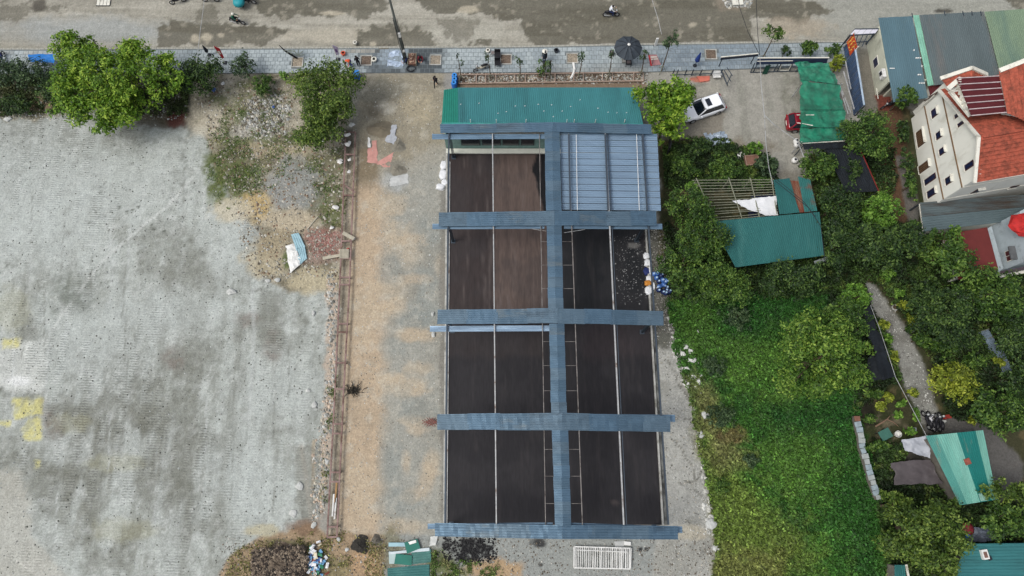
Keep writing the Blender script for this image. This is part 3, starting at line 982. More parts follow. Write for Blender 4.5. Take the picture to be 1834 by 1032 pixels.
# purlins and eave beams running the whole length, and a dark bar put in as a shadow line
M_galv2 = mat('dull_purlin', A(136, 132, 128), .5, .3, .3, 2, stain=A(80, 72, 66), stain_amt=.5)
PU = [(882, 889, 6.35, .09, M_galv), (966, 977, 6.7, .05, M_galv2), (1018, 1043, 6.7, .06, M_galv2), (1084, 1117, 6.35, .11, M_galv), (1088, 1122, 6.3, .06, M_steel),  # last entry here: dark bar added as the shadow line of its pale neighbour
      (1150, 1197, 5.95, .12, M_steel), (804, 797, 5.95, .12, M_steel)]
for x0, x1, z, wd, m_ in PU:
    zz = z - .02
    o = MB().beam(P(x0, 240, zz), P(x1, 940, zz), wd, .16).build("purlin_and_shadow_line", m_, shed)
for x0, x1 in ((1018.7, 1021.6), (1084, 1089), (1151, 1159)):
    z = {1018.7: 6.72, 1084: 6.42, 1151: 6.1}[x0]
    MB().beam(P(x0, 241, z), P(x1, 377, z), .14, .12).build("upper_purlin", M_steel, shed)
for x0, x1, z in ((1032, 1034, 6.62), (1140, 1145, 6.12)):
    MB().beam(P(x0, 241, z), P(x1, 377, z), .04, .04).build("cable", M_white, shed)
# short struts between the purlins beside the ridge
for y in (433, 475, 517, 612, 655, 700, 805, 853, 902):
    t = (y - 240) / 700
    for xa, xb in ((966 + 11 * t, 984 + 10 * t), (1000 + 20 * t, 1018 + 25 * t)):
        MB().beam(P(xa, y, 6.66), P(xb, y, 6.66), .03, .03).build("strut", M_galv2, shed)
# portal frames: rafters under each strip and their columns
for s_, yb in zip(CS, (0, 1, 2, 3, 4)):
    lt, lb, mt, mb_, rt, rb = s_
    yl, ym, yr = (lt[1] + lb[1]) / 2, (mt[1] + mb_[1]) / 2, (rt[1] + rb[1]) / 2
    xl = 803 - 6 * (yl - 240) / 700
    xr = 1151 + 46 * (yr - 240) / 700
    pl, pm, pr = P(xl, yl, ZE - .15), P(mt[0], ym, ZR - .2), P(xr, yr, ZE - .15)
    MB().beam(pl, pm, .16, .26).build("rafter", M_steel, shed)
    MB().beam(pm, pr, .16, .26).build("rafter", M_steel, shed)
    for pt in (pl, pr):
        c = MB()
        c.box((pt.x, pt.y, (ZE - .3) / 2), (.05, .20, ZE - .3))
        c.box((pt.x - .1, pt.y, (ZE - .3) / 2), (.02, .22, ZE - .3))
        c.box((pt.x + .1, pt.y, (ZE - .3) / 2), (.02, .22, ZE - .3))
        o = c.build("column", M_steel, shed)
        MB().box((pt.x, pt.y, .06), (.42, .42, .03)).build("base_plate", M_steel, o)
# diagonal rods in bay two
MB().tube([P(946, 409, 6.4), P(978, 414, 6.7)], .02, 5).build("tie_rod", M_galv, shed)
MB().tube([P(1010, 417, 6.7), P(1048, 411, 6.5)], .02, 5).build("tie_rod", M_galv, shed)

# ------------------------------------------------------------------ annex with the long green roof
ax = thing("green_roof_annex", "low annex with long teal corrugated roof at the north end of the steel shed", "building", P(970, 268))
za, zb = 2.7, 3.2
MB().corr(P(820, 157, za), P(821, 221, zb), P(1152, 222, zb), P(1138, 157, za), .2, .03, 6, .01).build("roof_sheet", M_teal, ax)
o = MB().corr(P(795, 161, za - .03), P(791, 220, zb - .03), P(821, 221, zb - .03), P(820, 157.5, za - .03), .2, .03, 6, .01).build("roof_sheet", M_green, ax)
o['label'] = "brighter green end sheet of the roof"
MB().beam(P(790, 221, zb + .05), P(1152, 223, zb + .05), .12, .06).build("ridge_flashing", mat("flashing_teal", A(60, 150, 142), .5), ax)
w0, w1 = P(800, 268), P(1140, 268)
MB().beam((w0.x, w0.y, 1.4), (w1.x, w1.y, 1.4), .14, 2.8).build("wall", mat("annex_wall", A(120, 150, 142), .8), ax)
wb0 = P(800, 159, za); wb1 = P(1136, 157, za)
for a_, b_ in (((w0.x + .1, w0.y), (w0.x + .1, wb0.y - .3)), ((w1.x - .1, w1.y), (w1.x - .1, wb0.y - .3)), ((w0.x, wb0.y - .35), (w1.x, wb0.y - .35))):
    MB().beam((a_[0], a_[1], 1.3), (b_[0], b_[1], 1.3), .12, 2.6).build("wall", mat("annex_wall", A(120, 150, 142), .8), ax)
so = w0.y - .07
for x0, x1 in ((828, 862), (864, 898), (900, 930), (932, 956)):
    a_, b_ = P(x0, 262), P(x1, 262)
    f = MB()
    f.box(((a_.x + b_.x) / 2, so - .02, 1.75), (b_.x - a_.x, .06, 1.3))
    fo = f.build("window", mat("window_frame_dark", A(46, 60, 62), .5), ax)
    MB().box(((a_.x + b_.x) / 2, so - .055, 1.75), (b_.x - a_.x - .2, .02, 1.1)).build("pane", mat("dark_glass", A(28, 36, 44), .12, 0, .1, 1, spec=.6), fo)
MB().box(((w0.x + w1.x) / 2, so - .32, .42), (w1.x - w0.x, .5, .18)).build("sill_slab", mat("sill_white", A(206, 208, 196), .7, 0, .1, 1), ax)
for xx in (843, 889, 942, 1015, 1028, 1066, 1118):
    a_ = P(xx, 220, zb)
    MB().tube([(a_.x, a_.y, zb), (a_.x, a_.y + .05, zb + .55)], .035, 6).build("vent_pipe", M_white, ax)
# light spots of mortar on the roof
for xx, yy in ((923, 190), (940, 190), (964, 187), (988, 188), (1022, 191), (1039, 179), (892, 203), (907, 200), (974, 199), (1007, 199), (1071, 194), (1089, 201), (1122, 202), (991, 209), (858, 185), (825, 187), (1105, 202)):
    f_ = (yy - 157) / 64
    a_ = P(xx, yy, za + (zb - za) * f_ + .05)
    MB().box((a_.x, a_.y, a_.z), (.12, .05, .03), random.random()).build("roof_clip", M_white, ax)
# ------------------------------------------------------------------ helpers for walls seen from above
class Wall:
    """vertical wall plane through two ground points; w(px,py) is the point of it seen at that pixel"""
    def __init__(s, a, b):
        s.a = Vector((a.x, a.y, 0)); s.b = Vector((b.x, b.y, 0))
        s.t = (s.b - s.a).normalized()
        s.n = Vector((s.t.y, -s.t.x, 0))
        if s.n.dot(Vector((0, -5, 0)) - s.a) < 0: s.n = -s.n
    def w(s, px, py):
        r = ray(px, py)
        o = Vector((0, 0, CH))
        k = (s.a - o).dot(s.n) / r.dot(s.n)
        return o + r * k
    def uv(s, px, py):
        p_ = s.w(px, py)
        return (p_ - s.a).dot(s.t), p_.z
    def at(s, u, z, d=0.0):
        return s.a + s.t * u + Vector((0, 0, z)) + s.n * d
    def rect(s, mb, u0, z0, u1, z1, d0, d1):
        q = [s.at(u0, z0, d0), s.at(u1, z0, d0), s.at(u1, z1, d0), s.at(u0, z1, d0)]
        return mb.thick(q, s.n * (d1 - d0))

M_tile = mat("orange_roof_tile", A(166, 84, 64), .8, 0, .3, 3.0, bump=.5, bscale=5, stain=A(112, 60, 46), stain_amt=.5)
M_cream = mat("cream_render", A(232, 232, 222), .85, 0, .06, .8, stain=A(196, 194, 180), stain_amt=.25, stretch=(1, 1, .4))
M_wht = mat("white_trim", A(224, 222, 210), .7, 0, .08, 2, stain=A(160, 156, 144), stain_amt=.3)
M_maroon = mat("maroon_sheet", A(92, 36, 40), .5, .1, .15, 1.2)
M_glass = mat("blue_black_glass", A(34, 42, 72), .1, 0, .2, .6, spec=.7)
M_brownf = mat("brown_frame", A(74, 44, 34), .6, 0, .2, 2)
M_shut = mat("brown_shutter", A(112, 92, 70), .7, 0, .25, 3)

# ------------------------------------------------------------------ the white gabled house
house = thing("white_gabled_house", "tall cream house with orange tiled gable roof and maroon terrace canopy", "house", P(1700, 300))
W = Wall(P(1633, 221), P(1654.5, 363))
u0_, lenW = -.5, 9.45
A_, B_ = W.at(u0_, 0), W.at(lenW, 0)
Nn, Kk, Ss = W.w(1687, 161), W.w(1758, 247), W.w(1752, 321)
zN, zK, zS = Nn.z, Kk.z, Ss.z
uK = (Kk - W.a).dot(W.t)
wall_pts = [W.at(u0_, 0), W.at(lenW, 0), W.at(lenW, zS), W.at(uK, zK), W.at(u0_, zN)]
MB().thick(wall_pts, -W.n * .25).build("wall", M_cream, house)['label'] = "cream gable wall facing the garden path"
east = Vector((math.cos(R(-1)), math.sin(R(-1)), 0)) * 17
sB = P(1834, 347) ; sdir = (Vector((sB.x, sB.y, 0)) - B_); sdir.normalize(); sdir = sdir * 17
WS = Wall(B_, B_ + sdir)
MB().thick([WS.at(.26, 0), WS.at(17, 0), WS.at(17, zS), WS.at(.26, zS)], -WS.n * .25).build("wall", M_cream, house)
ndir = sdir
WN0 = A_ + ndir * (1.5 / 17)
MB().beam(A_ - W.n * .3 + Vector((0, -.2, zN / 2)), A_ + ndir + Vector((0, -.2, zN / 2)), .25, zN).build("wall", M_cream, house)
# string courses
for za_, zb_ in ((2.38, 2.98), (5.1, 5.7)):
    MB().beam(W.at(u0_ - .03, za_, .04), W.at(lenW + .03, zb_, .04), .07, .1).build("string_course", mat("brown_course", A(120, 96, 70), .8), house)
    k = MB(); WS.rect(k, .0, zb_ - .05, 17, zb_ + .04, .003, .06)
    k.build("string_course", M_wht, house)
def zz(q, o=(1560, 100), s_=3.128): return (o[0] + q[0] / s_, o[1] + q[1] / s_)
def window(wall, quad, shut=False, hood=True, parent=None):
    us, vs = zip(*[wall.uv(*zz(q)) for q in quad])
    us, vs = sorted(us), sorted(vs)
    u0, u1 = (us[0] + us[1]) / 2, (us[2] + us[3]) / 2
    z0, z1 = (vs[0] + vs[1]) / 2, (vs[2] + vs[3]) / 2
    if z1 - z0 < .5: z0, z1 = (z0 + z1) / 2 - .3, (z0 + z1) / 2 + .3
    k = MB(); wall.rect(k, u0, z0, u1, z1, .004, .05)
    fr = k.build("window", M_brownf if not shut else M_brownf, parent)
    k = MB(); wall.rect(k, u0 + .08, z0 + .08, u1 - .08, z1 - .08, .053, .06)
    k.build("pane" if not shut else "shutter", M_glass if not shut else M_shut, fr)
    if shut:
        nb = max(3, int((u1 - u0) / .22))
        k = MB()
        for i_ in range(nb):
            uu = u0 + .1 + (u1 - u0 - .2) * (i_ + .5) / nb
            wall.rect(k, uu - .03, z0 + .1, uu + .03, z1 - .1, .062, .085)
        k.build("grille", M_brownf, fr)
    for (a0, b0, a1, b1) in ((u0 - .06, z0 - .1, u1 + .06, z0 - .003),):
        k = MB(); wall.rect(k, a0, b0, a1, b1, .004, .12)
        k.build("sill", M_wht, fr)
    if hood:
        k = MB(); wall.rect(k, u0 - .03, z1 + .05, u1 + .03, z1 + .11, .004, .24)
        k.build("hood", M_wht, fr)
WQ = [([(337, 310), (370, 285), (380, 322), (345, 355)], 0, 1), ([(362, 440), (393, 412), (405, 445), (372, 475)], 0, 1), ([(380, 532), (412, 503), (424, 535), (390, 563)], 0, 1),
      ([(414, 692), (450, 667), (460, 700), (425, 730)], 0, 1), ([(248, 437), (290, 402), (308, 480), (270, 516)], 1, 1), ([(264, 627), (325, 578), (335, 615), (277, 664)], 1, 1),
      ([(298, 697), (360, 655), (368, 685), (306, 728)], 0, 0), ([(312, 765), (362, 732), (370, 768), (322, 802)], 0, 1), ([(484, 382), (518, 362), (524, 378), (491, 400)], 0, 0),
      ([(472, 330), (486, 322), (494, 340), (478, 348)], 0, 0), ([(525, 615), (572, 582), (580, 612), (530, 648)], 0, 0)]
for q_, sh, hd in WQ: window(W, q_, bool(sh), bool(hd), house)
# roof: south slope, north slope, white barge boards
ridge_e = Kk + sdir
ov = W.n * .35
eS = W.at(lenW, zS) + WS.n * .45 + Vector((0, 0, -.18))
eS_e = eS + sdir
Kt = W.at(uK, zK) + Vector((0, 0, .12))
MB().corr(Kt + ov, Kt + sdir + ov, eS_e + ov, eS + ov, .34, .10, 14, .006, shape='step').build("roof", M_tile, house)['label'] = "orange tiled slope facing south"
xp = P(1740, 210, zN + 1.0); xq = P(1834, 212, zN + 1.0)
eN = W.at(u0_, zN) + Vector((0, 0, .1)) + ov
MB().corr(Kt + ov, Kt + sdir + ov, eN + sdir + Vector((0, 1.5, .2)), eN, .34, .10, 14, .006, shape='step').build("roof", M_tile, house)['label'] = "orange tiled slope facing north"
k = MB(); k.beam(Kt + sdir * 0 + Vector((0, 0, .06)), Kt + sdir + Vector((0, 0, .06)), .22, .14)
k.build("ridge_tile", M_tile, house)
MB().beam(Kt + ov + Vector((0, 0, .04)), eN + Vector((0, 0, .04)), .28, .16).build("barge_board", M_wht, house)
MB().beam(Kt + ov + Vector((0, 0, .04)), eS + ov + Vector((0, 0, .04)), .28, .16).build("barge_board", M_wht, house)
MB().beam(eS + ov, eS_e, .1, .14).build("gutter", M_wht, house)
# maroon terrace canopy with pale seams
zc = max(zK, zN) + .35
c4 = [(1713, 141), (1789, 137), (1803, 202), (1739, 208)]
cp = [P(*c, zc) for c in c4]
can = MB().corr(cp[0], cp[1], cp[2], cp[3], .25, .03, 4, .004).build("terrace_canopy", M_maroon, house)
for k in range(7):
    f = k / 6
    a_, b_ = cp[0].lerp(cp[3], f), cp[1].lerp(cp[2], f)
    MB().beam(a_ + Vector((0, 0, .07)), b_ + Vector((0, 0, .07)), .07, .07).build("canopy_bar", mat("pale_bar", A(190, 176, 176), .6), can)
for k in range(6):
    f = (k + .3) / 6
    q_ = P(1714.5 + 17 * f, 146 + 54 * f, zc - .5)
    MB().box((q_.x, q_.y, zc - .25), (.5, .5, .5), -.3).build("balustrade_block", M_wht, house)
MB().beam(P(1697, 160, zc - .4), P(1714, 145, zc - .2), .4, .3).build("parapet", M_wht, house)
MB().beam(P(1701, 163, zc - .6), P(1738, 208, zc - .6), .3, .2).build("parapet", M_wht, house)
# small tiled gable north of the terrace
zg = zN + .8
g = [P(1685, 141.5, zg), P(1740, 123, zg + .9), P(1742, 141, zg + .9), P(1700, 160, zg)]
MB().corr(g[0], g[3], g[2], g[1], .3, .09, 6, .004, shape='step').build("roof", M_tile, house)['label'] = "small orange gable beside the maroon canopy"
g2 = [P(1740, 123, zg + .9), P(1767, 134, zg + .3), P(1755, 143, zg + .3), P(1742, 141, zg + .9)]
MB().corr(g2[0], g2[3], g2[2], g2[1], .3, .09, 6, .004, shape='step').build("roof", M_tile, house)
MB().beam(P(1684, 141, zg + .1), P(1741, 122, zg + 1.05), .35, .2).build("barge_board", M_wht, house)
MB().beam(P(1741, 122, zg + 1.05), P(1768, 134, zg + .4), .35, .2).build("barge_board", M_wht, house)
MB().thick([P(1694, 146, zg - .1), P(1765, 138, zg - .1), P(1796, 196, zg - .4), P(1742, 201, zg - .4), P(1704, 160, zg - .2)], (0, 0, -zg + .5)).build("tower", M_cream, house)
# north-east tiled wing
zw = zc + .2
g3 = [P(1789, 128, zw), P(1880, 92, zw + 1.2), P(1880, 238, zw + 1.2), P(1804, 203, zw)]
MB().corr(g3[0], g3[3], g3[2], g3[1], .34, .10, 14, .006, shape='step').build("roof", M_tile, house)['label'] = "orange tiled slope of the north-east wing"
MB().beam(g3[0] + Vector((0, 0, .1)), g3[1] + Vector((0, 0, .1)), .4, .2).build("barge_board", M_wht, house)
MB().thick([P(1803, 136, zw - .1), P(1878, 104, zw - .1), P(1878, 215, zw - .1), P(1814, 190, zw - .1)], (0, 0, -zw + .5)).build("tower", M_cream, house)
# south window of the side wall
window(WS, [(565, 768), (600, 742), (625, 745), (590, 768)], False, True, house)
window(WS, [(775, 735), (800, 728), (822, 730), (800, 742)], False, False, house)
# stair rail at the north-west corner
for dy_ in (0, 6):
    MB().tube([W.at(-1.0, 2.6 + dy_ * .12, .1), W.at(-.62, zN - .6 + dy_ * .1, .1)], .05, 5).build("stair_rail", M_brownf, house)
MB().tube([W.at(-.7, 2.3, .1), W.at(-.7, 4.2, .1)], .06, 5).build("rail_post", M_wht, house)

# ------------------------------------------------------------------ grey lean-to south of the house
M_greysheet = mat("grey_sheet_roof", A(92, 104, 106), .6, .15, .2, .8, stain=A(70, 56, 46), stain_amt=.5, stretch=(.25, 1.5, 1))
lt = thing("grey_lean_to", "dark grey sheet roofed lean-to against the south side of the white gabled house", "shed", P(1740, 385))
zl = 2.0
a_, b_, c_, d_ = P(1647, 363, zl), P(1880, 345, zl), P(1880, 388, zl - .25), P(1654, 415, zl - .25)
d1, c1 = a_.lerp(d_, .5), b_.lerp(c_, .5)
MB().corr(a_, b_, c1, d1, .22, .035, 8, .012).build("roof_sheet", M_greysheet, lt)
MB().corr(d1 + Vector((0, 0, -.03)), c1 + Vector((0, 0, -.03)), c_, d_, .22, .035, 8, .012).build("roof_sheet", mat("grey_sheet_plain", A(96, 112, 116), .55, .15, .12, .8), lt)
MB().beam(a_ + Vector((.05, -.1, -.12)), d_ + Vector((.05, .1, -.12)), .1, .12).build("fascia", M_wht, lt)
for q_ in (a_, d_):
    MB().box((q_.x + .2, q_.y, .85), (.12, .12, 1.7)).build("post", M_steel, lt)
MB().beam((d_.x + .3, d_.y + .2, .85), (c_.x, c_.y + .2, .85), .12, 1.7).build("wall", M_cream, lt)

# ------------------------------------------------------------------ red flat roof and the white block at the east edge
rr = thing("red_roofed_outbuilding", "flat dark red roof between the grey lean-to and the white block", "building", P(1745, 455))
zr = 2.4
MB().slab([P(1704, 418, zr), P(1768, 407, zr), P(1788, 482, zr), P(1775, 500, zr), P(1718, 500, zr)], .18).build("roof", mat("red_painted_roof", A(104, 44, 42), .8, 0, .15, .8), rr)
MB().slab([P(1707, 420, zr - .2), P(1766, 410, zr - .2), P(1784, 480, zr - .2), P(1721, 496, zr - .2)], 2.2).build("wall", M_cream, rr)
wb = thing("white_block_building", "white walled building with maroon window at the east edge of the photo", "building", P(1810, 480))
zt = 5.0
base = [P(1788, 488), P(1770, 408), P(1834, 372), P(1900, 340), P(1905, 478)]
WW = Wall(base[0], base[1])
tops = [q_ + Vector((0, 0, 4.2)) for q_ in base]
M_bluewhite = mat("blue_white_render", A(176, 188, 194), .8, 0, .1, .8, stain=A(120, 124, 124), stain_amt=.3)
MB().hexa([base[0], base[4], base[3], base[1]], [tops[0], tops[4], tops[3], tops[1]]).build("wall", M_bluewhite, wb)
MB().slab([P(1769, 409, .9) , P(1776, 405, .9), P(1797, 481, .9), P(1788, 489, .9)], .9).build("plinth", M_bluewhite, wb)
wz = WW.uv(1811, 456)
def zz2(q): return (1730 + q[0] / 7.375, 370 + q[1] / 7.375)
def zwin(wall, quad, frm, pan, hood, parent):
    us, vs = zip(*[wall.uv(*zz2(q)) for q in quad])
    us, vs = sorted(us), sorted(vs)
    u0, u1, z0, z1 = (us[0] + us[1]) / 2, (us[2] + us[3]) / 2, (vs[0] + vs[1]) / 2, (vs[2] + vs[3]) / 2
    k = MB(); wall.rect(k, u0, z0, u1, z1, .004, .06); fr = k.build("window", frm, parent)
    k = MB(); wall.rect(k, u0 + .07, z0 + .07, (u0 + u1) / 2 - .02, z1 - .07, .063, .07); k.build("shutter", pan, fr)
    k = MB(); wall.rect(k, (u0 + u1) / 2 + .02, z0 + .07, u1 - .07, z1 - .07, .063, .07); k.build("shutter", pan, fr)
    k = MB(); wall.rect(k, u0 - .1, z1 + .12, u1 + .1, z1 + .26, .004, .6); k.build("hood", hood, fr)
zwin(WW, [(520, 595), (625, 550), (660, 690), (550, 738)], M_wht, M_maroon, mat("hood_grey", A(90, 92, 94), .8), wb)
MB().beam(P(1790, 493, 2.0), P(1900, 472, 2.4), .5, .12).build("canopy", M_wht, wb)
MB().beam(P(1792, 489, 2.6), P(1900, 468, 3.0), .3, .1).build("canopy", mat("dark_awning", A(72, 62, 68), .7), wb)
rb = thing("red_tarp_bundle", "bright red cloth bundle on the white block's roof edge", "cloth", P(1829, 405, 4.4))
k = MB(); cen = P(1831, 402, 4.6)
k.lathe((cen.x, cen.y, 4.3), [(.95, 0), (1.1, .15), (1.0, .5), (.6, .8), (.2, .9)], 14)
ob = k.build("folded_cloth", mat("red_cloth", A(176, 40, 38), .8, 0, .35, 2.2, bump=.9, bscale=2.5), rb)
for i_, v in enumerate(ob.data.vertices):
    v.co.x *= 1; v.co.x += .12 * math.sin(i_ * 2.3); v.co.y += .1 * math.sin(i_ * 1.7)

# ------------------------------------------------------------------ row of shops with sheet roofs
cb = thing("cream_shop_building", "cream walled shop with blue-grey sheet roof beside the blue fence wall", "building", P(1600, 120))
WC = Wall(P(1552, 79), P(1568, 171))
lc = (WC.b - WC.a).length
zcw = WC.uv(1574.6, 53)[1]
MB().thick([WC.at(-.3, 0), WC.at(lc, 0), WC.at(lc, zcw), WC.at(-.3, zcw)], -WC.n * .2).build("wall", mat("pale_cream_wall", A(196, 198, 180), .85, 0, .08, .8, stain=A(150, 152, 138), stain_amt=.25), cb)
M_sheetA = mat("blue_grey_roof_sheet", A(88, 116, 126), .55, .1, .12, .6, stain=A(104, 122, 118), stain_amt=.4, stretch=(1, .2, 1))
M_sheetB = mat("grey_roof_sheet", A(94, 106, 108), .6, .1, .14, .5, stain=A(116, 112, 108), stain_amt=.5, stretch=(1, .2, 1))
M_sheetG = mat("pale_green_roof_sheet", A(120, 140, 116), .6, .05, .12, .6, stain=A(98, 122, 110), stain_amt=.4, stretch=(1, .2, 1))
zc_ = zcw + .12
MB().corr(P(1573, 32, zc_), P(1600, 183, zc_), P(1662, 176, zc_), P(1634, 29, zc_), .2, .025, 8, .01).build("roof_sheet", M_sheetA, cb)
MB().corr(P(1635, 28, zc_ + .06), P(1662, 154, zc_ + .06), P(1672.5, 152, zc_ + .06), P(1646, 27, zc_ + .06), .2, .025, 6, .008).build("skylight_strip", mat("mint_fibreglass", A(128, 182, 160), .5, 0, .15, 1), cb)
e_ = P(1600, 170); f_ = P(1655, 165)
MB().beam((e_.x - 1.1, e_.y - .2, zcw / 2), (f_.x, f_.y, zcw / 2), .15, zcw).build("wall", mat("pale_cream_wall", A(1, 1, 1)), cb)
k = MB(); WC.rect(k, 0, 0, .01, .01, 0, .01)
uw, zw_ = WC.uv(1569, 112)
k = MB(); WC.rect(k, uw - .55, zw_ - .45, uw + .55, zw_ + .45, .004, .05); fr = k.build("window", M_wht, cb)
k = MB(); WC.rect(k, uw - .45, zw_ - .36, uw + .45, zw_ + .36, .052, .06); k.build("pane", M_glass, fr)
ua, zac = WC.uv(1585, 133)
k = MB(); WC.rect(k, ua - .45, zac - .3, ua + .45, zac + .3, .06, .42); ac = k.build("air_conditioner", M_white, cb)
k = MB(); WC.rect(k, ua - .25, zac - .22, ua + .15, zac + .22, .423, .44); k.build("grille", M_dark, ac)
k = MB(); k.tube([WC.at(uw + 2.6, zw_ - .6, .06), WC.at(uw + 3.8, zw_ - .6, .06)], .04, 5); k.build("pipe", M_wht, cb)
for q_ in ((1641, 104), (1644.5, 104), (1648.5, 104), (1651, 118.5), (1645, 134), (1648.5, 134), (1647, 149), (1651, 149), (1655, 149), (1637, 90)):
    v = P(*q_, zc_ + .05)
    MB().box((v.x, v.y, v.z), (.14, .12, .06), random.random()).build("patch", M_white, cb)
v = P(1598, 122.6, zc_ + .05); MB().box((v.x, v.y, v.z), (.5, .08, .05)).build("patch", M_white, cb)

gb = thing("grey_roofed_shop", "wide grey sheet roof of the middle shop along the road", "building", P(1715, 90))
MB().corr(P(1646.5, 27, zc_ + .2), P(1674, 153, zc_ + .2), P(1792, 140, zc_ + .2), P(1762, 21, zc_ + .2), .2, .025, 8, .01).build("roof_sheet", M_sheetB, gb)
MB().slab([P(1650, 34, zc_), P(1760, 29, zc_), P(1788, 136, zc_), P(1676, 150, zc_)], zc_ - .05).build("wall", M_cream, gb)
for xx in (1634, 1692, 1725, 1741, 1757):
    v = P(xx, 24 if xx > 1650 else 27.5, zc_ + .25)
    MB().box((v.x, v.y, v.z), (.06, .5, .06)).build("rafter_end", M_steel, gb)
pgb = thing("pale_green_roofed_shop", "pale green sheet roof of the easternmost shop along the road", "building", P(1820, 70))
MB().corr(P(1763, 21, zc_ + .35), P(1793, 139, zc_ + .35), P(1930, 110, zc_ + .35), P(1890, 13, zc_ + .35), .2, .025, 8, .01).build("roof_sheet", M_sheetG, pgb)
MB().slab([P(1768, 27, zc_ + .1), P(1890, 20, zc_ + .1), P(1925, 105, zc_ + .1), P(1795, 132, zc_ + .1)], zc_).build("wall", M_cream, pgb)
mn = thing("maroon_roofed_annex", "small maroon sheet roof wedged between the shop row and the gabled house", "building", P(1672, 160))
MB().corr(P(1662, 155, 2.4), P(1668, 178, 2.4), P(1700, 160, 2.4), P(1684, 151, 2.4), .2, .025, 3, .005).build("roof_sheet", M_maroon, mn)
MB().slab([P(1664, 157, 2.3), P(1683, 153, 2.3), P(1696, 160, 2.3), P(1669, 175, 2.3)], 2.2).build("wall", M_cream, mn)

# carport skylight over the alley mouth
cs = thing("glazed_gate_canopy", "white three-panel canopy on a steel frame over the alley gate", "canopy", P(1545, 70))
zq = zcw
q4 = [P(1531, 52.5, zq), P(1574, 52, zq), P(1567, 61, zq - .1), P(1521, 63.5, zq - .1)]
for k in range(4):
    f0, f1 = k / 4 + .008, (k + 1) / 4 - .008
    MB().slab([q4[0].lerp(q4[1], f0), q4[0].lerp(q4[1], f1), q4[3].lerp(q4[2], f1), q4[3].lerp(q4[2], f0)], .04).build("panel", mat("milky_panel", A(212, 212, 222), .3, 0, .08, 1), cs)
MB().beam(q4[3], q4[2], .08, .12).build("frame", M_steel, cs)
MB().beam(q4[0], q4[1], .08, .12).build("frame", M_steel, cs)
for (a0, b0, a1, b1) in ((1536, 64, 1531, 80), (1545, 64, 1537, 82), (1553, 64, 1544, 83), (1562, 63, 1552, 80)):
    MB().beam(P(a0, b0, zq - .15), P(a1, b1, zq - .15), .07, .1).build("rafter", M_steel, cs)
MB().beam(P(1534, 76, zq - .15), P(1556, 74, zq - .15), .07, .1).build("rafter", M_steel, cs)
for q_ in ((1523, 62), (1531, 53), (1572, 53)):
    v = P(*q_, zq - .1); MB().box((v.x, v.y, (zq - .1) / 2), (.1, .1, zq - .1)).build("post", M_steel, cs)

# blue sheet fence wall with the orange sign
bf = thing("blue_sheet_fence", "long blue corrugated sheet fence on the west side of the alley", "fence", P(1530, 150))
WB = Wall(P(1510, 85), P(1529, 208))
lb_ = (WB.b - WB.a).length
hb = WB.uv(1541, 150)[1]
M_bsheet = mat("blue_fence_sheet", A(74, 96, 128), .5, .1, .2, 1.2, stain=A(52, 60, 76), stain_amt=.4)
npn = 12
for k in range(npn):
    a0, a1 = lb_ * k / npn + .02, lb_ * (k + 1) / npn - .02
    MB().corr(WB.at(a0, .02, .03), WB.at(a0, hb, .03), WB.at(a1, hb, .03), WB.at(a1, .02, .03), .2, .03, 2, .003).build("panel", M_bsheet, bf)
for zz_ in (.3, hb - .05):
    MB().beam(WB.at(0, zz_, -.08), WB.at(lb_, zz_, -.08), .06, .08).build("rail", M_wht, bf)
MB().beam(WB.at(0, hb + .06, 0), WB.at(lb_, hb + .06, 0), .16, .05).build("cap", mat("pale_blue_cap", A(168, 186, 204), .6), bf)
for k in range(7):
    u = lb_ * k / 6
    MB().beam(WB.at(u, 0, -.1), WB.at(u, hb, -.1), .08, .08).build("post", M_steel, bf)
# orange sign with yellow strokes
sg = thing("orange_sign", "orange and red hanging sign with blurred yellow strokes at the alley gate", "sign", P(1518, 90))
WSg = Wall(P(1510, 84) + Vector((-.12, 0, 0)), P(1517, 112) + Vector((-.12, 0, 0)))
qs = [(1519, 74), (1531, 63), (1533, 83), (1522, 96)]
uvs = [WSg.uv(*q_) for q_ in qs]
us, vs = zip(*uvs)
u0, u1, z0, z1 = min(us), max(us), min(vs) + .1, max(vs)
u1 = max(u1, u0 + 1.6)
k = MB(); WSg.rect(k, u0, z0, u1, z1, .05, .10); k.build("board", mat("orange_board", A(206, 84, 40), .6, 0, .35, 3, stain=A(130, 30, 24), stain_amt=.6), sg)
M_yel = mat("yellow_letters", A(232, 190, 90), .6)
M_ = MB()
hz = (z1 - z0)
for i_ in range(3):            # blurred vertical strokes, as unreadable as in the photograph
    for j_ in range(5):
        uu = u0 + (u1 - u0) * (.14 + .27 * i_) + random.uniform(-.04, .04)
        zb_ = z0 + hz * (.08 + .175 * j_)
        w2 = (u1 - u0) * random.uniform(.07, .16)
        M_.thick([WSg.at(uu, zb_, .105), WSg.at(uu + w2 * .6, zb_ + hz * .02, .105), WSg.at(uu + w2, zb_ + hz * .13, .105), WSg.at(uu + w2 * .3, zb_ + hz * .15, .105)], WSg.n * .012)
M_.build("print", M_yel, sg)
MB().tube([WSg.at(u0, z0 - .8, 0), WSg.at(u0, z1 + .15, 0)], .05, 6).build("post", M_wht, sg)
MB().tube([WSg.at(u1, z0 - .8, 0), WSg.at(u1, z1 + .15, 0)], .05, 6).build("post", M_wht, sg)
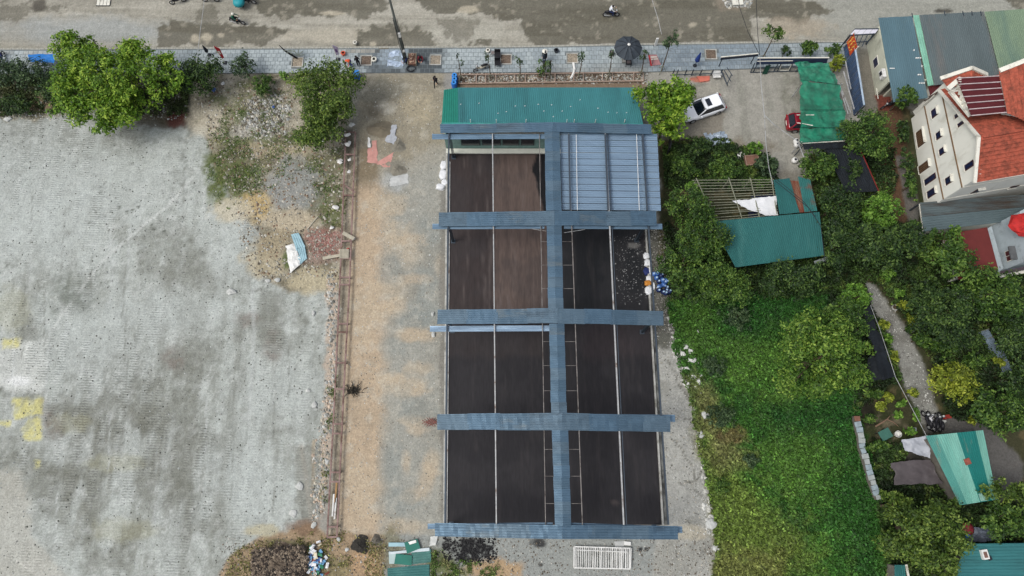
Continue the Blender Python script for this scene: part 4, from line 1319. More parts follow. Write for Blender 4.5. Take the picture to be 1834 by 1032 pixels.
# leaning poles stored along the fence
for i_, (x0, y0, x1, y1) in enumerate(((1499, 140, 1519, 205), (1503, 150, 1524, 203), (1511, 128, 1530, 196), (1514, 108, 1524, 160), (1498, 165, 1512, 200))):
    o = MB().tube([P(x0, y0, 1.7), P(x1, y1, 1.2)], .06, 6).build("long_pole", M_galv)
    wh_ = ["leftmost", "second", "fourth", "topmost short", "lowest short"][i_]
    tag(o, wh_ + " pale metal pole lying west of the blue sheet fence", "pole", "poles in the rack beside the blue fence")

# ------------------------------------------------------------------ green shade net over the red car
def cloth(name, quad, zf, nu, nv, m, th=None, parent=None, amp=.08, seed=0):
    """sagging cloth over four corners"""
    c = [Vector(q_) for q_ in quad]
    U, V = np.meshgrid(np.linspace(0, 1, nu), np.linspace(0, 1, nv))
    U, V = U.ravel(), V.ravel()
    pos = np.zeros((U.size, 3))
    for k in range(3):
        pos[:, k] = (1 - V) * ((1 - U) * c[0][k] + U * c[1][k]) + V * ((1 - U) * c[3][k] + U * c[2][k])
    nzz = (fbm(pos[:, 0] / 1.2, pos[:, 1] / .6, seed, 4, .6) - .5) * 2 * amp
    rdg = -np.abs(fbm(pos[:, 0] / .9, pos[:, 1] / .9, seed + 9, 3) - .5) * amp * 2.5
    pos[:, 2] += nzz + rdg + zf(U, V)
    ed = np.where((U < .01) | (U > .99) | (V < .01) | (V > .99), 1, 0)
    jx = (fbm(pos[:, 1] / .7, pos[:, 0] / .7, seed + 3, 3) - .5) * .5 * ed
    pos[:, 0] += jx; pos[:, 1] += jx * .6
    i = np.arange(nu - 1)[None, :] + np.arange(nv - 1)[:, None] * nu
    Fq = np.stack([i, i + nu, i + nu + 1, i + 1], -1).reshape(-1, 4)
    o = raw_mesh(name, pos, Fq, m, parent, off=(rootloc(parent) if parent else (0, 0, 0)), smooth=True)
    if th:
        md_ = o.modifiers.new("th", 'SOLIDIFY'); md_.thickness = th
    return o
M_net, n_, b_ = newmat("green_net")
tcn = N(n_, "ShaderNodeTexCoord"); nzn = N(n_, "ShaderNodeTexNoise"); nzn.inputs['Scale'].default_value = 1.2; nzn.inputs['Detail'].default_value = 6
n_.links.new(tcn.outputs['Object'], nzn.inputs['Vector'])
crn = N(n_, "ShaderNodeValToRGB"); crn.color_ramp.elements[0].color = A(4, 92, 70); crn.color_ramp.elements[1].color = A(10, 132, 100)
crn.color_ramp.elements[0].position = .35; crn.color_ramp.elements[1].position = .65
n_.links.new(nzn.outputs[0], crn.inputs[0]); n_.links.new(crn.outputs[0], b_.inputs['Base Color']); b_.inputs['Roughness'].default_value = .7
trn = N(n_, "ShaderNodeBsdfTransparent"); mxn = N(n_, "ShaderNodeMixShader"); mxn.inputs[0].default_value = .13
n_.links.new(b_.outputs[0], mxn.inputs[1]); n_.links.new(trn.outputs[0], mxn.inputs[2]); n_.links.new(mxn.outputs[0], n_.nodes["Material Output"].inputs[0])
net = thing("green_shade_net", "bright green shade net stretched over the rear of the red car", "shade net", P(1475, 190))
zn = 2.5
ys = [(1427, 109, 1486, 111), (1435, 143, 1504, 152), (1435, 197, 1514, 197), (1435, 228, 1514, 229), (1435, 256, 1516, 250)]
for k in range(4):
    (x0, y0, x1, y1), (x2, y2, x3, y3) = ys[k], ys[k + 1]
    cloth("net_strip", [P(x0, y0 - .5, zn), P(x1, y1 - .5, zn), P(x3, y3 + .5, zn), P(x2, y2 + .5, zn)],
          lambda U, V: -.22 * np.sin(np.pi * V) * (1 if True else 0) - .1 * np.sin(np.pi * U), 50, 24, M_net, None, net, .13 if k else .3, 11 * k)
    MB().tube([P(x2, y2, zn + .02), P(x3, y3, zn + .02)], .022, 5).build("wire", mat('net_wire', A(14, 60, 50), .7), net)
for q_ in ((1436, 150), (1436, 254), (1513, 250), (1508, 150)):
    v = P(*q_, zn); MB().tube([(v.x, v.y, 0), (v.x, v.y, zn)], .05, 6).build("post", M_galv, net)
MB().tube([P(1427, 206, 2.1), P(1458, 206, 2.4)], .04, 5).build("bar", M_wht, net)
MB().tube([P(1428, 220, 2.1), P(1456, 225, 2.4)], .04, 5).build("bar", M_wht, net)

# dark hoarding panels at the gate
M_hoard = mat("navy_hoarding", A(38, 50, 72), .5, .1, .25, 1)
h1 = thing("navy_hoarding", "long navy hoarding panel with white edge above the green shade net", "hoarding", P(1420, 118))
MB().thick([P(1354, 116, 1.5), P(1480, 113.5, 1.5), P(1484, 104, 2.1), P(1358, 104, 2.1)], (0, .05, -.05)).build("panel", M_hoard, h1)
MB().beam(P(1357, 104, 2.15), P(1485, 103.5, 2.15), .09, .09).build("edge_rail", M_wht, h1)
MB().beam(P(1356, 110, 1.85), P(1420, 109, 1.85), .06, .06).build("edge_rail", M_wht, h1)
for xx in (1358, 1395, 1436, 1480):
    v = P(xx, 114, 1.5); MB().tube([(v.x, v.y, 0), (v.x, v.y + .1, 1.7)], .05, 6).build("post", M_steel, h1)
h2 = thing("navy_hoarding", "shorter slanting navy hoarding panel over the blue-stained pavement", "hoarding", P(1325, 108))
MB().thick([P(1290, 108, 1.4), P(1358, 101, 1.4), P(1358, 97, 1.9), P(1292, 103, 1.9)], (0, .05, -.05)).build("panel", M_hoard, h2)
MB().beam(P(1291, 102.5, 1.95), P(1359, 96, 1.95), .09, .09).build("edge_rail", M_wht, h2)
for xx, yy in ((1294, 106), (1352, 101)):
    v = P(xx, yy, 1.4); MB().tube([(v.x, v.y, 0), (v.x, v.y + .1, 1.7)], .05, 6).build("post", M_steel, h2)
gt = thing("sliding_gate", "open steel gate frame standing behind the long navy hoarding", "gate", P(1400, 128))
def gl(x0, y0, z0, x1, y1, z1, r=.05, m_=None): MB().tube([P(x0, y0, z0), P(x1, y1, z1)], r, 6).build("bar", m_ or M_steel, gt)
gl(1344, 130, .05, 1352, 113, 1.2); gl(1344, 130, .08, 1436, 127, .08); gl(1348, 122, .6, 1440, 118, .6)
for x0 in (1372, 1392, 1413): gl(x0, 128, .08, x0 + 7, 114, 1.2)
gl(1394, 126, .1, 1412, 127, .1, .04, M_wht); gl(1400, 113, 1.3, 1419, 113, 1.3, .05, M_wht); gl(1412, 127, .1, 1419, 113, 1.3, .05, M_wht); gl(1395, 126, .1, 1401, 113, 1.3, .05, M_wht)
MB().thick([P(1365, 133, .1), P(1373, 133, .1), P(1381, 117, 1.2), P(1372, 118, 1.2)], (0, .04, 0)).build("green_panel", mat("dark_green_panel", A(22, 66, 52), .7), gt)
# fence of posts west of the drive
pf = thing("post_fence", "low post and rail fence between the pavement and the red plate", "fence", P(1240, 132))
for x0 in (1206, 1213, 1228, 1240, 1255, 1275, 1291):
    v = P(x0 - 2, 135); MB().tube([(v.x, v.y, 0), (v.x, v.y, 1.0)], .06, 6).build("post", M_steel, pf)
MB().tube([P(1200, 134.5, .9), P(1290, 131, .9)], .035, 5).build("rail", M_steel, pf)
MB().tube([P(1200, 135, .4), P(1290, 131.5, .4)], .035, 5).build("rail", M_steel, pf)
gt2 = thing("swung_gate_leaf", "open tubular gate leaf standing at the west side of the concrete drive", "gate", P(1300, 150))
for (x0, y0, z0, x1, y1, z1) in ((1291, 126, 1.3, 1302, 151, 1.3), (1302, 151, 1.3, 1310, 134, 1.3), (1294, 130, .1, 1303, 153, .1), (1291, 126, 0, 1291, 126, 1.5), (1302, 152, 0, 1302, 152, 1.4), (1297, 126, .7, 1309, 146, .7), (1302, 121, 1.2, 1312, 136, 1.2)):
    MB().tube([P(x0, y0, z0), P(x1, y1, z1)], .045, 6).build("bar", M_steel, gt2)

# black net roofs
M_bnet = mat("black_net", A(24, 30, 36), .8, 0, .45, 1.6, stretch=(1.6, .3, 1))
bn = thing("black_shade_roof", "black ribbed shade roof just south of the green shade net", "shade roof", P(1500, 300))
MB().corr(P(1440, 268, 2.3), P(1437, 258, 2.3), P(1518, 254, 2.3), P(1507, 266, 2.3), .25, .04, 3, .03).build("roof_sheet", M_bnet, bn)
MB().corr(P(1478, 266, 2.1), P(1515, 345, 2.1), P(1573, 343, 2.1), P(1540, 268, 2.1), .25, .04, 8, .04).build("roof_sheet", M_bnet, bn)
MB().tube([P(1436, 257, 2.4), P(1520, 252, 2.4), P(1549, 240, 2.5)], .04, 5).build("edge_rope", M_wht, bn)
MB().tube([P(1541, 268, 2.2), P(1575, 345, 2.2)], .05, 5).build("red_edge", mat("red_edge", A(120, 36, 32), .7), bn)
for q_ in ((1480, 268), (1538, 270), (1572, 342), (1517, 343), (1438, 262)):
    v = P(*q_, 2.0); MB().tube([(v.x, v.y, 0), (v.x, v.y, 2.0)], .05, 6).build("post", M_steel, bn)
cloth("spare_tarp", [P(1520, 258, 1.9), P(1546, 232, 1.9), P(1552, 240, 1.9), P(1530, 262, 1.9)], lambda U, V: 0 * U, 16, 8, mat("grey_tarp", A(150, 158, 166), .6, 0, .3, 2), None, bn, .15, 4)

bt_ = thing("black_net_tunnel", "narrow black shade tent along the gravel path", "shade tent", P(1575, 620))
cloth("cloth", [P(1543, 550, 1.8), P(1560, 549, 1.8), P(1586, 630, 1.8), P(1566, 635, 1.8)], lambda U, V: 0 * U, 12, 40, M_bnet, None, bt_, .07, 2)
cloth("cloth", [P(1566, 632, 1.9), P(1588, 629, 1.9), P(1602, 676, 1.5), P(1580, 680, 2.1)], lambda U, V: 0 * U, 16, 24, M_bnet, None, bt_, .07, 3)
cloth("cloth", [P(1556, 640, 1.5), P(1566, 632, 1.9), P(1581, 679, 2.1), P(1549, 681, 1.5)], lambda U, V: 0 * U, 16, 24, M_bnet, None, bt_, .07, 5)
MB().tube([P(1559, 547, 1.9), P(1574, 585, 1.9), P(1589, 630, 1.95), P(1604, 676, 1.5), P(1630, 725, 1.3), P(1659, 780, 2.2)], .028, 5).build("edge_rope", M_galv, bt_)
for q_ in ((1545, 552), (1559, 552), (1586, 629), (1601, 674), (1551, 679)):
    v = P(*q_, 1.6); MB().tube([(v.x, v.y, 0), (v.x, v.y, 1.7)], .05, 6).build("post", M_steel, bt_)

# ------------------------------------------------------------------ teal roofed garden house, bare pergola beside it
th = thing("teal_roofed_garden_house", "garden house with plain teal sheet roof and rust-streaked upper panels among the trees", "building", P(1380, 440))
M_teal2 = mat("teal_garden_sheet", A(46, 104, 102), .5, .15, .14, .5, stain=A(74, 124, 120), stain_amt=.35, stretch=(1, .2, 1))
z0_ = 2.8
f4 = [P(1273, 397, z0_ + .5), P(1467, 380, z0_ + .5), P(1475, 458, z0_), P(1317, 479, z0_)]
for k in range(8):
    fa, fb = k / 8 + .001, (k + 1) / 8 + .004
    dz_ = Vector((0, 0, .012 * (k % 2)))
    MB().corr(f4[0].lerp(f4[1], fa) + dz_, f4[3].lerp(f4[2], fa) + dz_, f4[3].lerp(f4[2], fb) + dz_, f4[0].lerp(f4[1], fb) + dz_, .2, .028, 5, .012).build("roof_sheet", M_teal2, th)
MB().corr(P(1385, 323, 2.6), P(1396, 384, 3.1), P(1432, 381, 3.1), P(1414, 319, 2.6), .2, .028, 5, .02).build("roof_sheet", M_teal2, th)
MB().corr(P(1414, 323, 2.45), P(1431, 381, 3.0), P(1452, 380, 3.0), P(1430, 325, 2.45), .2, .028, 5, .02).build("roof_sheet", mat("rusty_sheet", A(132, 104, 84), .8, 0, .3, 2, stain=A(110, 52, 36), stain_amt=.8, stretch=(1, .3, 1)), th)['label'] = "rust-streaked roof sheet"
MB().corr(P(1429, 316, 2.65), P(1441, 380, 3.12), P(1464, 378, 3.12), P(1451, 322, 2.65), .2, .028, 5, .02).build("roof_sheet", mat("teal_rusting", A(50, 110, 106), .55, .1, .2, 1, stain=A(120, 66, 44), stain_amt=.35), th)
MB().slab([P(1300, 403, 2.7), P(1460, 388, 2.7), P(1462, 440, 2.6), P(1338, 455, 2.6)], 2.6).build("wall", mat("garden_house_wall", A(78, 86, 78), .85, 0, .2, 1), th)
MB().slab([P(1458, 468, 1.6), P(1491, 456, 1.6), P(1492, 462, 1.6), P(1460, 474, 1.6)], .06).build("awning", mat("awning_grey", A(150, 158, 160), .6), th)
pg = thing("bamboo_pergola", "bare bamboo pergola frame over dark plants west of the teal panels", "pergola", P(1330, 360))
g4 = [P(1244, 323, 2.3), P(1386, 322, 2.3), P(1394, 384, 2.3), P(1279, 395, 2.3)]
M_bam = mat("weathered_bamboo", A(132, 134, 116), .8, 0, .3, 3)
for k in range(15):
    f = k / 14
    a_, b_ = g4[0].lerp(g4[3], f), g4[1].lerp(g4[2], f)
    a_ = a_ + Vector((random.uniform(-.3, .3), 0, 0))
    m__ = (a_ + b_) / 2 + Vector((0, random.uniform(-.06, .06), -.05))
    MB().tube([a_, m__, b_], .035, 5).build("cross_pole", M_bam, pg)
for f in (.02, .43, .7, .97):
    a_, b_ = g4[0].lerp(g4[1], f), g4[3].lerp(g4[2], f)
    MB().tube([a_ + Vector((0, .2, .06)), b_ + Vector((0, -.1, .06))], .05, 5).build("long_pole", M_bam, pg)
    for q_ in (a_, b_): MB().tube([(q_.x, q_.y, 0), (q_.x, q_.y, 2.35)], .05, 5).build("post", M_bam, pg)
tp = cloth("white_tarp", [P(1311, 360, 2.45), P(1391, 351, 2.45), P(1393, 386, 2.45), P(1372, 386, 2.45)], lambda U, V: -.1 * np.sin(np.pi * V), 36, 20, mat("white_tarpaulin", A(222, 224, 226), .6, 0, .08, 1.5, bump=.4, bscale=4), None, None, .09, 6)
tag(tp, "torn white tarpaulin draped over the bare bamboo pergola", "tarpaulin")
cloth_blue = cloth("navy_tarp", [P(1345, 350, .8), P(1390, 345, .8), P(1392, 392, .8), P(1340, 392, .8)], lambda U, V: 0 * U, 16, 12, mat("navy_tarpaulin", A(26, 34, 58), .6, 0, .2, 1), None, None, .08, 8)
tag(cloth_blue, "dark navy tarpaulin lying below the bare bamboo pergola", "tarpaulin")

# ------------------------------------------------------------------ striped teal roof, teal roof in the corner
st = thing("striped_roof_shed", "shed with striped light and dark teal roof sheets near the parked motorcycles", "shed", P(1722, 840))
zs_ = 2.8
q4 = [P(1657.5, 781, zs_), P(1761, 770.5, zs_), P(1786, 895, zs_ - .3), P(1719, 905, zs_ - .3)]
cuts = [0, .18, .345, .53, .85, 1.0]
cols_ = [A(84, 150, 140), A(112, 172, 158), A(120, 176, 162), A(24, 112, 106), A(112, 168, 154)]
for k in range(5):
    fa, fb = cuts[k] + .004, cuts[k + 1] + .012 * (k < 4)
    dz_ = Vector((0, 0, .015 * (k % 2)))
    MB().corr(q4[0].lerp(q4[1], fa) + dz_, q4[3].lerp(q4[2], fa) + dz_, q4[3].lerp(q4[2], fb) + dz_, q4[0].lerp(q4[1], fb) + dz_, .17, .03, 6, .012).build(
        "roof_sheet", mat("striped_sheet_%d" % k, cols_[k], .5, .1, .15, .7, stain=A(150, 130, 110), stain_amt=.15, stretch=(1, .3, 1)), st)
for (f0, g0, f1, g1, m_) in ((.82, .83, .99, .985, cols_[4]), (.55, .88, .75, .99, A(130, 170, 158))):
    def bl(f, g): return q4[0].lerp(q4[1], f).lerp(q4[3].lerp(q4[2], f), g) + Vector((0, 0, .08))
    MB().corr(bl(f0, g0), bl(f0, g1), bl(f1, g1), bl(f1, g0), .17, .025, 2, .01).build("patch_sheet", mat("patch%s" % f0, m_, .5, 0, .15, 1), st)
v = bl(.55, .42); MB().box((v.x, v.y, v.z), (.5, .5, .08), .3).build("rust_patch", mat("rust_patch", A(140, 78, 64), .8, 0, .3, 4), st)
MB().slab([P(1664, 787, 2.5), P(1757, 777, 2.5), P(1778, 888, 2.3), P(1722, 896, 2.3)], 2.4).build("wall", mat("block_wall", A(110, 106, 98), .9, 0, .25, 1.5), st)
tr_ = thing("corner_teal_roof", "plain teal roof with a white roof hatch in the lower right corner", "building", P(1790, 1010))
q4 = [P(1731, 974, 2.9), P(1900, 972, 2.9), P(1900, 1075, 2.5), P(1688, 1075, 2.5)]
M_t3 = mat("teal_corner_sheet", A(56, 116, 118), .5, .1, .15, .8, stain=A(50, 92, 92), stain_amt=.4, stretch=(.25, 1.2, 1))
for k in range(6):
    fa, fb = k / 6, (k + 1) / 6 + .01
    MB().corr(q4[0].lerp(q4[3], fa), q4[1].lerp(q4[2], fa), q4[1].lerp(q4[2], fb), q4[0].lerp(q4[3], fb), .24, .05, 8, .01, shape='wave').build("roof_sheet", M_t3, tr_)
MB().slab([P(1738, 980, 2.6), P(1900, 978, 2.6), P(1900, 1070, 2.3), P(1698, 1070, 2.3)], 2.4).build("wall", mat("block_wall", A(1, 1, 1)), tr_)
v = P(1763, 993, 3.0)
ht = MB().box((v.x, v.y, v.z), (.5, .75, .3), .15).build("roof_hatch", M_white, tr_)
MB().box((v.x, v.y - .02, v.z + .17), (.28, .45, .03), .15).build("vent", mat("hatch_brown", A(120, 90, 80), .7), ht)
MB().box((v.x + .42, v.y - .3, v.z - .05), (.3, .3, .08), .4).build("flashing", M_dark, tr_)
sr = thing("small_teal_shed", "little teal roofed shed below the dense olive tree at the bottom edge", "shed", P(1615, 1025))
MB().corr(P(1602, 1012, 1.8), P(1602, 1050, 1.8), P(1624, 1050, 1.8), P(1621, 1012, 1.8), .2, .03, 3, .01).build("roof_sheet", M_teal2, sr)
MB().beam(P(1623, 1011, 1.9), P(1630, 1050, 1.9), .16, .1).build("beam", M_wht, sr)
MB().slab([P(1604, 1014, 1.7), P(1620, 1014, 1.7), P(1623, 1048, 1.7), P(1604, 1048, 1.7)], 1.6).build("wall", mat("block_wall", A(1, 1, 1)), sr)

# grey tarps, slab wall, blue-grey fence
o = cloth("silver_tarp", [P(1614, 789, 1.5), P(1659, 781, 1.9), P(1668, 820, 1.9), P(1622, 808, 1.5)], lambda U, V: 0 * U, 30, 20, mat("silver_tarpaulin", A(164, 168, 176), .45, 0, .18, 1, bump=.5, bscale=3), None, None, .16, 21)
tag(o, "crumpled silver tarpaulin hung from the striped roof shed", "tarpaulin")
o = cloth("dark_tarp", [P(1598, 828, 1.2), P(1667, 824, 1.5), P(1690, 866, 1.5), P(1603, 868, 1.2)], lambda U, V: 0 * U, 30, 20, mat("charcoal_tarpaulin", A(82, 76, 78), .6, 0, .2, 1), None, None, .1, 23)
tag(o, "dark charcoal tarpaulin roof west of the striped roof shed", "tarpaulin")
sw = thing("slab_wall", "low wall capped with pale slabs along the east side of the green field", "wall", P(1550, 820))
pts = [(1534, 745), (1538, 765), (1543, 785), (1545, 803), (1551, 822), (1557, 842), (1562, 860), (1568, 878), (1575, 895)]
M_slab = [mat("slab_pale", A(156, 162, 160), .8, 0, .2, 2), mat("slab_blue", A(142, 156, 162), .7, 0, .25, 3), mat("slab_brick", A(120, 84, 70), .85, 0, .3, 4)]
for k in range(len(pts) - 1):
    a_, b_ = P(*pts[k], 1.0), P(*pts[k + 1], 1.0)
    MB().beam((a_.x, a_.y, .48), (b_.x, b_.y, .48), .16, .94).build("block_wall", mat("block_wall", A(1, 1, 1)), sw)
    for j in range(2):
        c0, c1 = a_.lerp(b_, j / 2 + .02), a_.lerp(b_, (j + 1) / 2 - .02)
        MB().beam(c0 + Vector((random.uniform(-.05, .05), 0, random.uniform(0, .03))), c1, random.uniform(.42, .62), .05).build("slab", M_slab[2 if k == 0 and j == 0 else (k + j) % 2], sw)
bgf = thing("blue_tarp_fence", "faded blue-grey sheet fence between bushes in the eastern garden", "fence", P(1770, 635))
pts = [(1748, 598), (1756, 612), (1766, 626), (1776, 640), (1783, 655), (1791, 671)]
for k in range(5):
    a_, b_ = P(*pts[k]), P(*pts[k + 1])
    MB().corr(Vector((a_.x, a_.y, .1)), Vector((a_.x + .3, a_.y + .2, 1.3)), Vector((b_.x + .3, b_.y + .2, 1.3)), Vector((b_.x, b_.y, .1)), .2, .03, 3, .02).build("panel", mat("faded_blue_sheet", A(112, 128, 142), .7, 0, .25, 1.5), bgf)
    MB().tube([(a_.x + .2, a_.y + .15, 0), (a_.x + .2, a_.y + .15, 1.5)], .04, 5).build("post", M_bam, bgf)
# overhead cables of the drive
def cable(name, label, pts, r, m, cat="cable", group=None):
    o = MB().tube(pts, r, 5).build(name, m)
    return tag(o, label, cat, group)
cable("overhead_cable", "white cable running down the middle of the concrete drive", [P(1361, 100, 5), P(1363, 150, 4.6), P(1369, 206, 4.4), P(1372, 260, 4.4), P(1377, 300, 4.6), P(1384, 330, 4.2)], .03, M_galv)
cable("overhead_cable", "white cable branching towards the green shade net's lower corner", [P(1369, 206, 4.4), P(1386, 223, 4.0), P(1427, 252, 3.2), P(1433, 264, 3), P(1443, 290, 2.6)], .035, M_galv)
cable("overhead_wire", "thin black wire crossing the upper right of the teal garden roof", [P(1388, 324, 4), P(1420, 350, 3.9), P(1448, 372, 3.9), P(1470, 405, 4), P(1478, 470, 4.4)], .03, M_dark)
cable("overhead_wire", "thin black wire curving over the teal garden roof panels", [P(1384, 316, 4.2), P(1412, 338, 4), P(1440, 362, 4), P(1460, 388, 4)], .025, M_dark)
cable("overhead_wire", "thin pale wire crossing the road at the upper left", [P(367, -30, 7), P(365, 10, 6.8), P(358, 60, 6.3), P(352, 112, 5.5)], .025, M_galv)
cable("overhead_wire", "thin pale wire crossing the road right of the black umbrella", [P(1160, -40, 7), P(1168, 0, 6.8), P(1178, 32, 6.3), P(1185, 62, 6)], .025, M_galv)
cable("overhead_wire", "thin dark wire over the road near the slanting navy hoarding", [P(1354, -30, 7), P(1355, 20, 6.7), P(1357, 60, 6.4), P(1361, 100, 5)], .025, M_dark)
cable("overhead_wire", "thin dark wire slanting down from the gravel heap at the top", [P(1318, -30, 7), P(1325, 15, 6.8), P(1340, 58, 6.2), P(1360, 98, 5)], .025, M_dark)
# ------------------------------------------------------------------ foliage
LM = {'bright': leafmat("leaf_bright", A(36, 62, 14), A(102, 144, 32), A(190, 216, 84), .3),
      'olive': leafmat("leaf_olive", A(32, 52, 18), A(82, 110, 38), A(158, 180, 84), .3),
      'mid': leafmat("leaf_mid", A(26, 48, 20), A(64, 98, 34), A(134, 164, 72), .3),
      'dark': leafmat("leaf_dark", A(20, 38, 20), A(50, 78, 34), A(112, 140, 66), .3),
      'blue': leafmat("leaf_bluegreen", A(26, 42, 28), A(60, 86, 54), A(122, 146, 98), .3),
      'yellow': leafmat("leaf_yellow", A(56, 70, 18), A(128, 144, 40), A(204, 212, 84), .3),
      'fresh': leafmat("leaf_fresh", A(34, 58, 18), A(84, 122, 38), A(166, 194, 86), .3),
      'lime': leafmat("leaf_lime", A(46, 78, 22), A(96, 140, 44), A(164, 202, 92), .3)}
M_bark = mat("bark", A(88, 76, 62), .9, 0, .3, 4, bump=.6)

def leaves(cen, rad, dens, leaf, rng, cl_r=.32, per=11, low=-.25):
    """cen (n,3), rad (n,3): leaf clusters over every blob"""
    Vs, Ts = [], []
    for c, r in zip(cen, rad):
        area = 4 * math.pi * ((r[0] * r[1]) ** 1.6 / 3 + (r[0] * r[2]) ** 1.6 / 3 + (r[1] * r[2]) ** 1.6 / 3) ** (1 / 1.6)
        n = max(3, int(area * dens / per * .7))
        dv = rng.normal(size=(n * 2, 3))
        dv /= np.linalg.norm(dv, axis=1)[:, None]
        dv = dv[dv[:, 2] > low][:n]
        n = len(dv)
        k = rng.uniform(.62, 1.08, n)[:, None]
        pc = c + dv * r * k
        bt = rng.uniform(-.16, .16)
        ct = rng.uniform(-.24, .24, n)
        off = rng.normal(size=(n, per, 3)) * cl_r * .5
        pl = (pc[:, None, :] + off).reshape(-1, 3)
        nm = (np.repeat(dv, per, 0) * .55 + np.array([0, 0, .55]) + rng.normal(size=(n * per, 3)) * .45)
        nm /= np.linalg.norm(nm, axis=1)[:, None]
        a = rng.normal(size=nm.shape)
        u = np.cross(nm, a); u /= np.linalg.norm(u, axis=1)[:, None]
        v = np.cross(nm, u)
        s_ = leaf * rng.uniform(.6, 1.3, n * per)[:, None]
        q = np.stack([pl - u * s_, pl - v * s_ * .5 + nm * s_ * .12, pl + u * s_, pl + v * s_ * .5 + nm * s_ * .12], 1)
        Vs.append(q.reshape(-1, 3))
        t = .48 + bt + np.repeat(ct, per) + rng.uniform(-.26, .26, n * per)
        Ts.append(np.repeat(np.clip(t, 0, 1), 4))
    V = np.concatenate(Vs); T = np.concatenate(Ts)
    return V, np.arange(len(V)).reshape(-1, 4), T

def tree(name, label, cat, px_, py_, rx, ry, h, kind, leaf=.17, dens=34, seed=0, group=None, nb=None, trunk=True, fill=1.0, blob=None, zc=.62):
    rng = np.random.default_rng(seed * 7 + 3)
    zmid = h * zc
    c = P(px_, py_, zmid)
    sx = proj(np.array([c.x + 1]), np.array([c.y]), zmid)[0][0] - px_
    sy = py_ - proj(np.array([c.x]), np.array([c.y + 1]), zmid)[1][0]
    a, b, hz = rx / sx, ry / sy, h * (1 - zc)
    t = thing(name, label, cat, (c.x, c.y, 0), 0, group)
    rm = (a + b) / 2
    br = blob or max(.26, min(.9, rm * .3))
    n = nb or max(7, int(fill * 3.4 * a * b / (br * br)))
    cen, rad = [], []
    p1, p2 = rng.uniform(0, 6.28, 2)
    for i in range(n):
        th = rng.uniform(0, 6.283)
        low_ = i % 3 == 0
        lob = 1 + .13 * math.sin(3 * th + p1) + .10 * math.sin(5 * th + p2)
        rr = math.sqrt(rng.uniform(0, 1)) * (.9 if low_ else 1.02) * lob
        s_ = br * rng.uniform(.5, 1.15) * (1.15 if low_ else .95)
        lx_, ly_ = max(.0, a - s_ * .7), max(.0, b - s_ * .7)
        x, y = math.cos(th) * rr * lx_, math.sin(th) * rr * ly_
        dome = math.sqrt(max(0, 1 - (min(rr, 1) * .92) ** 2))
        z = zmid + (hz - br * .5) * (dome * rng.uniform(.5, 1.1) - .15) if not low_ else zmid - hz * rng.uniform(0, .5)
        cen.append((c.x + x, c.y + y, max(z, s_ * .5)))
        rad.append((s_, s_, s_ * .72))
    cen, rad = np.array(cen), np.array(rad)
    V, Fc, T = leaves(cen, rad, dens, leaf, rng, cl_r=min(.36, br * .5))
    raw_mesh("crown", V, Fc, LM[kind], t, T, off=(c.x, c.y, 0))
    if trunk:
        k = MB()
        r0 = .05 + .035 * rm if h > 1.6 else .03
        tip = Vector((c.x, c.y, zmid + hz * .3))
        base_ = Vector((c.x + rng.uniform(-.2, .2), c.y + rng.uniform(-.2, .2), -.05))
        k.tube([base_, base_.lerp(tip, .35) + Vector((rng.uniform(-.1, .1), .05, 0)), tip], [r0 * 1.3, r0, r0 * .35], 7)
        for i in range(min(6, n)):
            j = int(rng.integers(0, n))
            st_ = base_.lerp(tip, rng.uniform(.35, .7))
            e = Vector(cen[j])
            k.tube([st_, st_.lerp(e, .5) + Vector((0, 0, .15)), e], [r0 * .5, r0 * .35, r0 * .12], 5)
        k.build("trunk", M_bark, t)
    return t

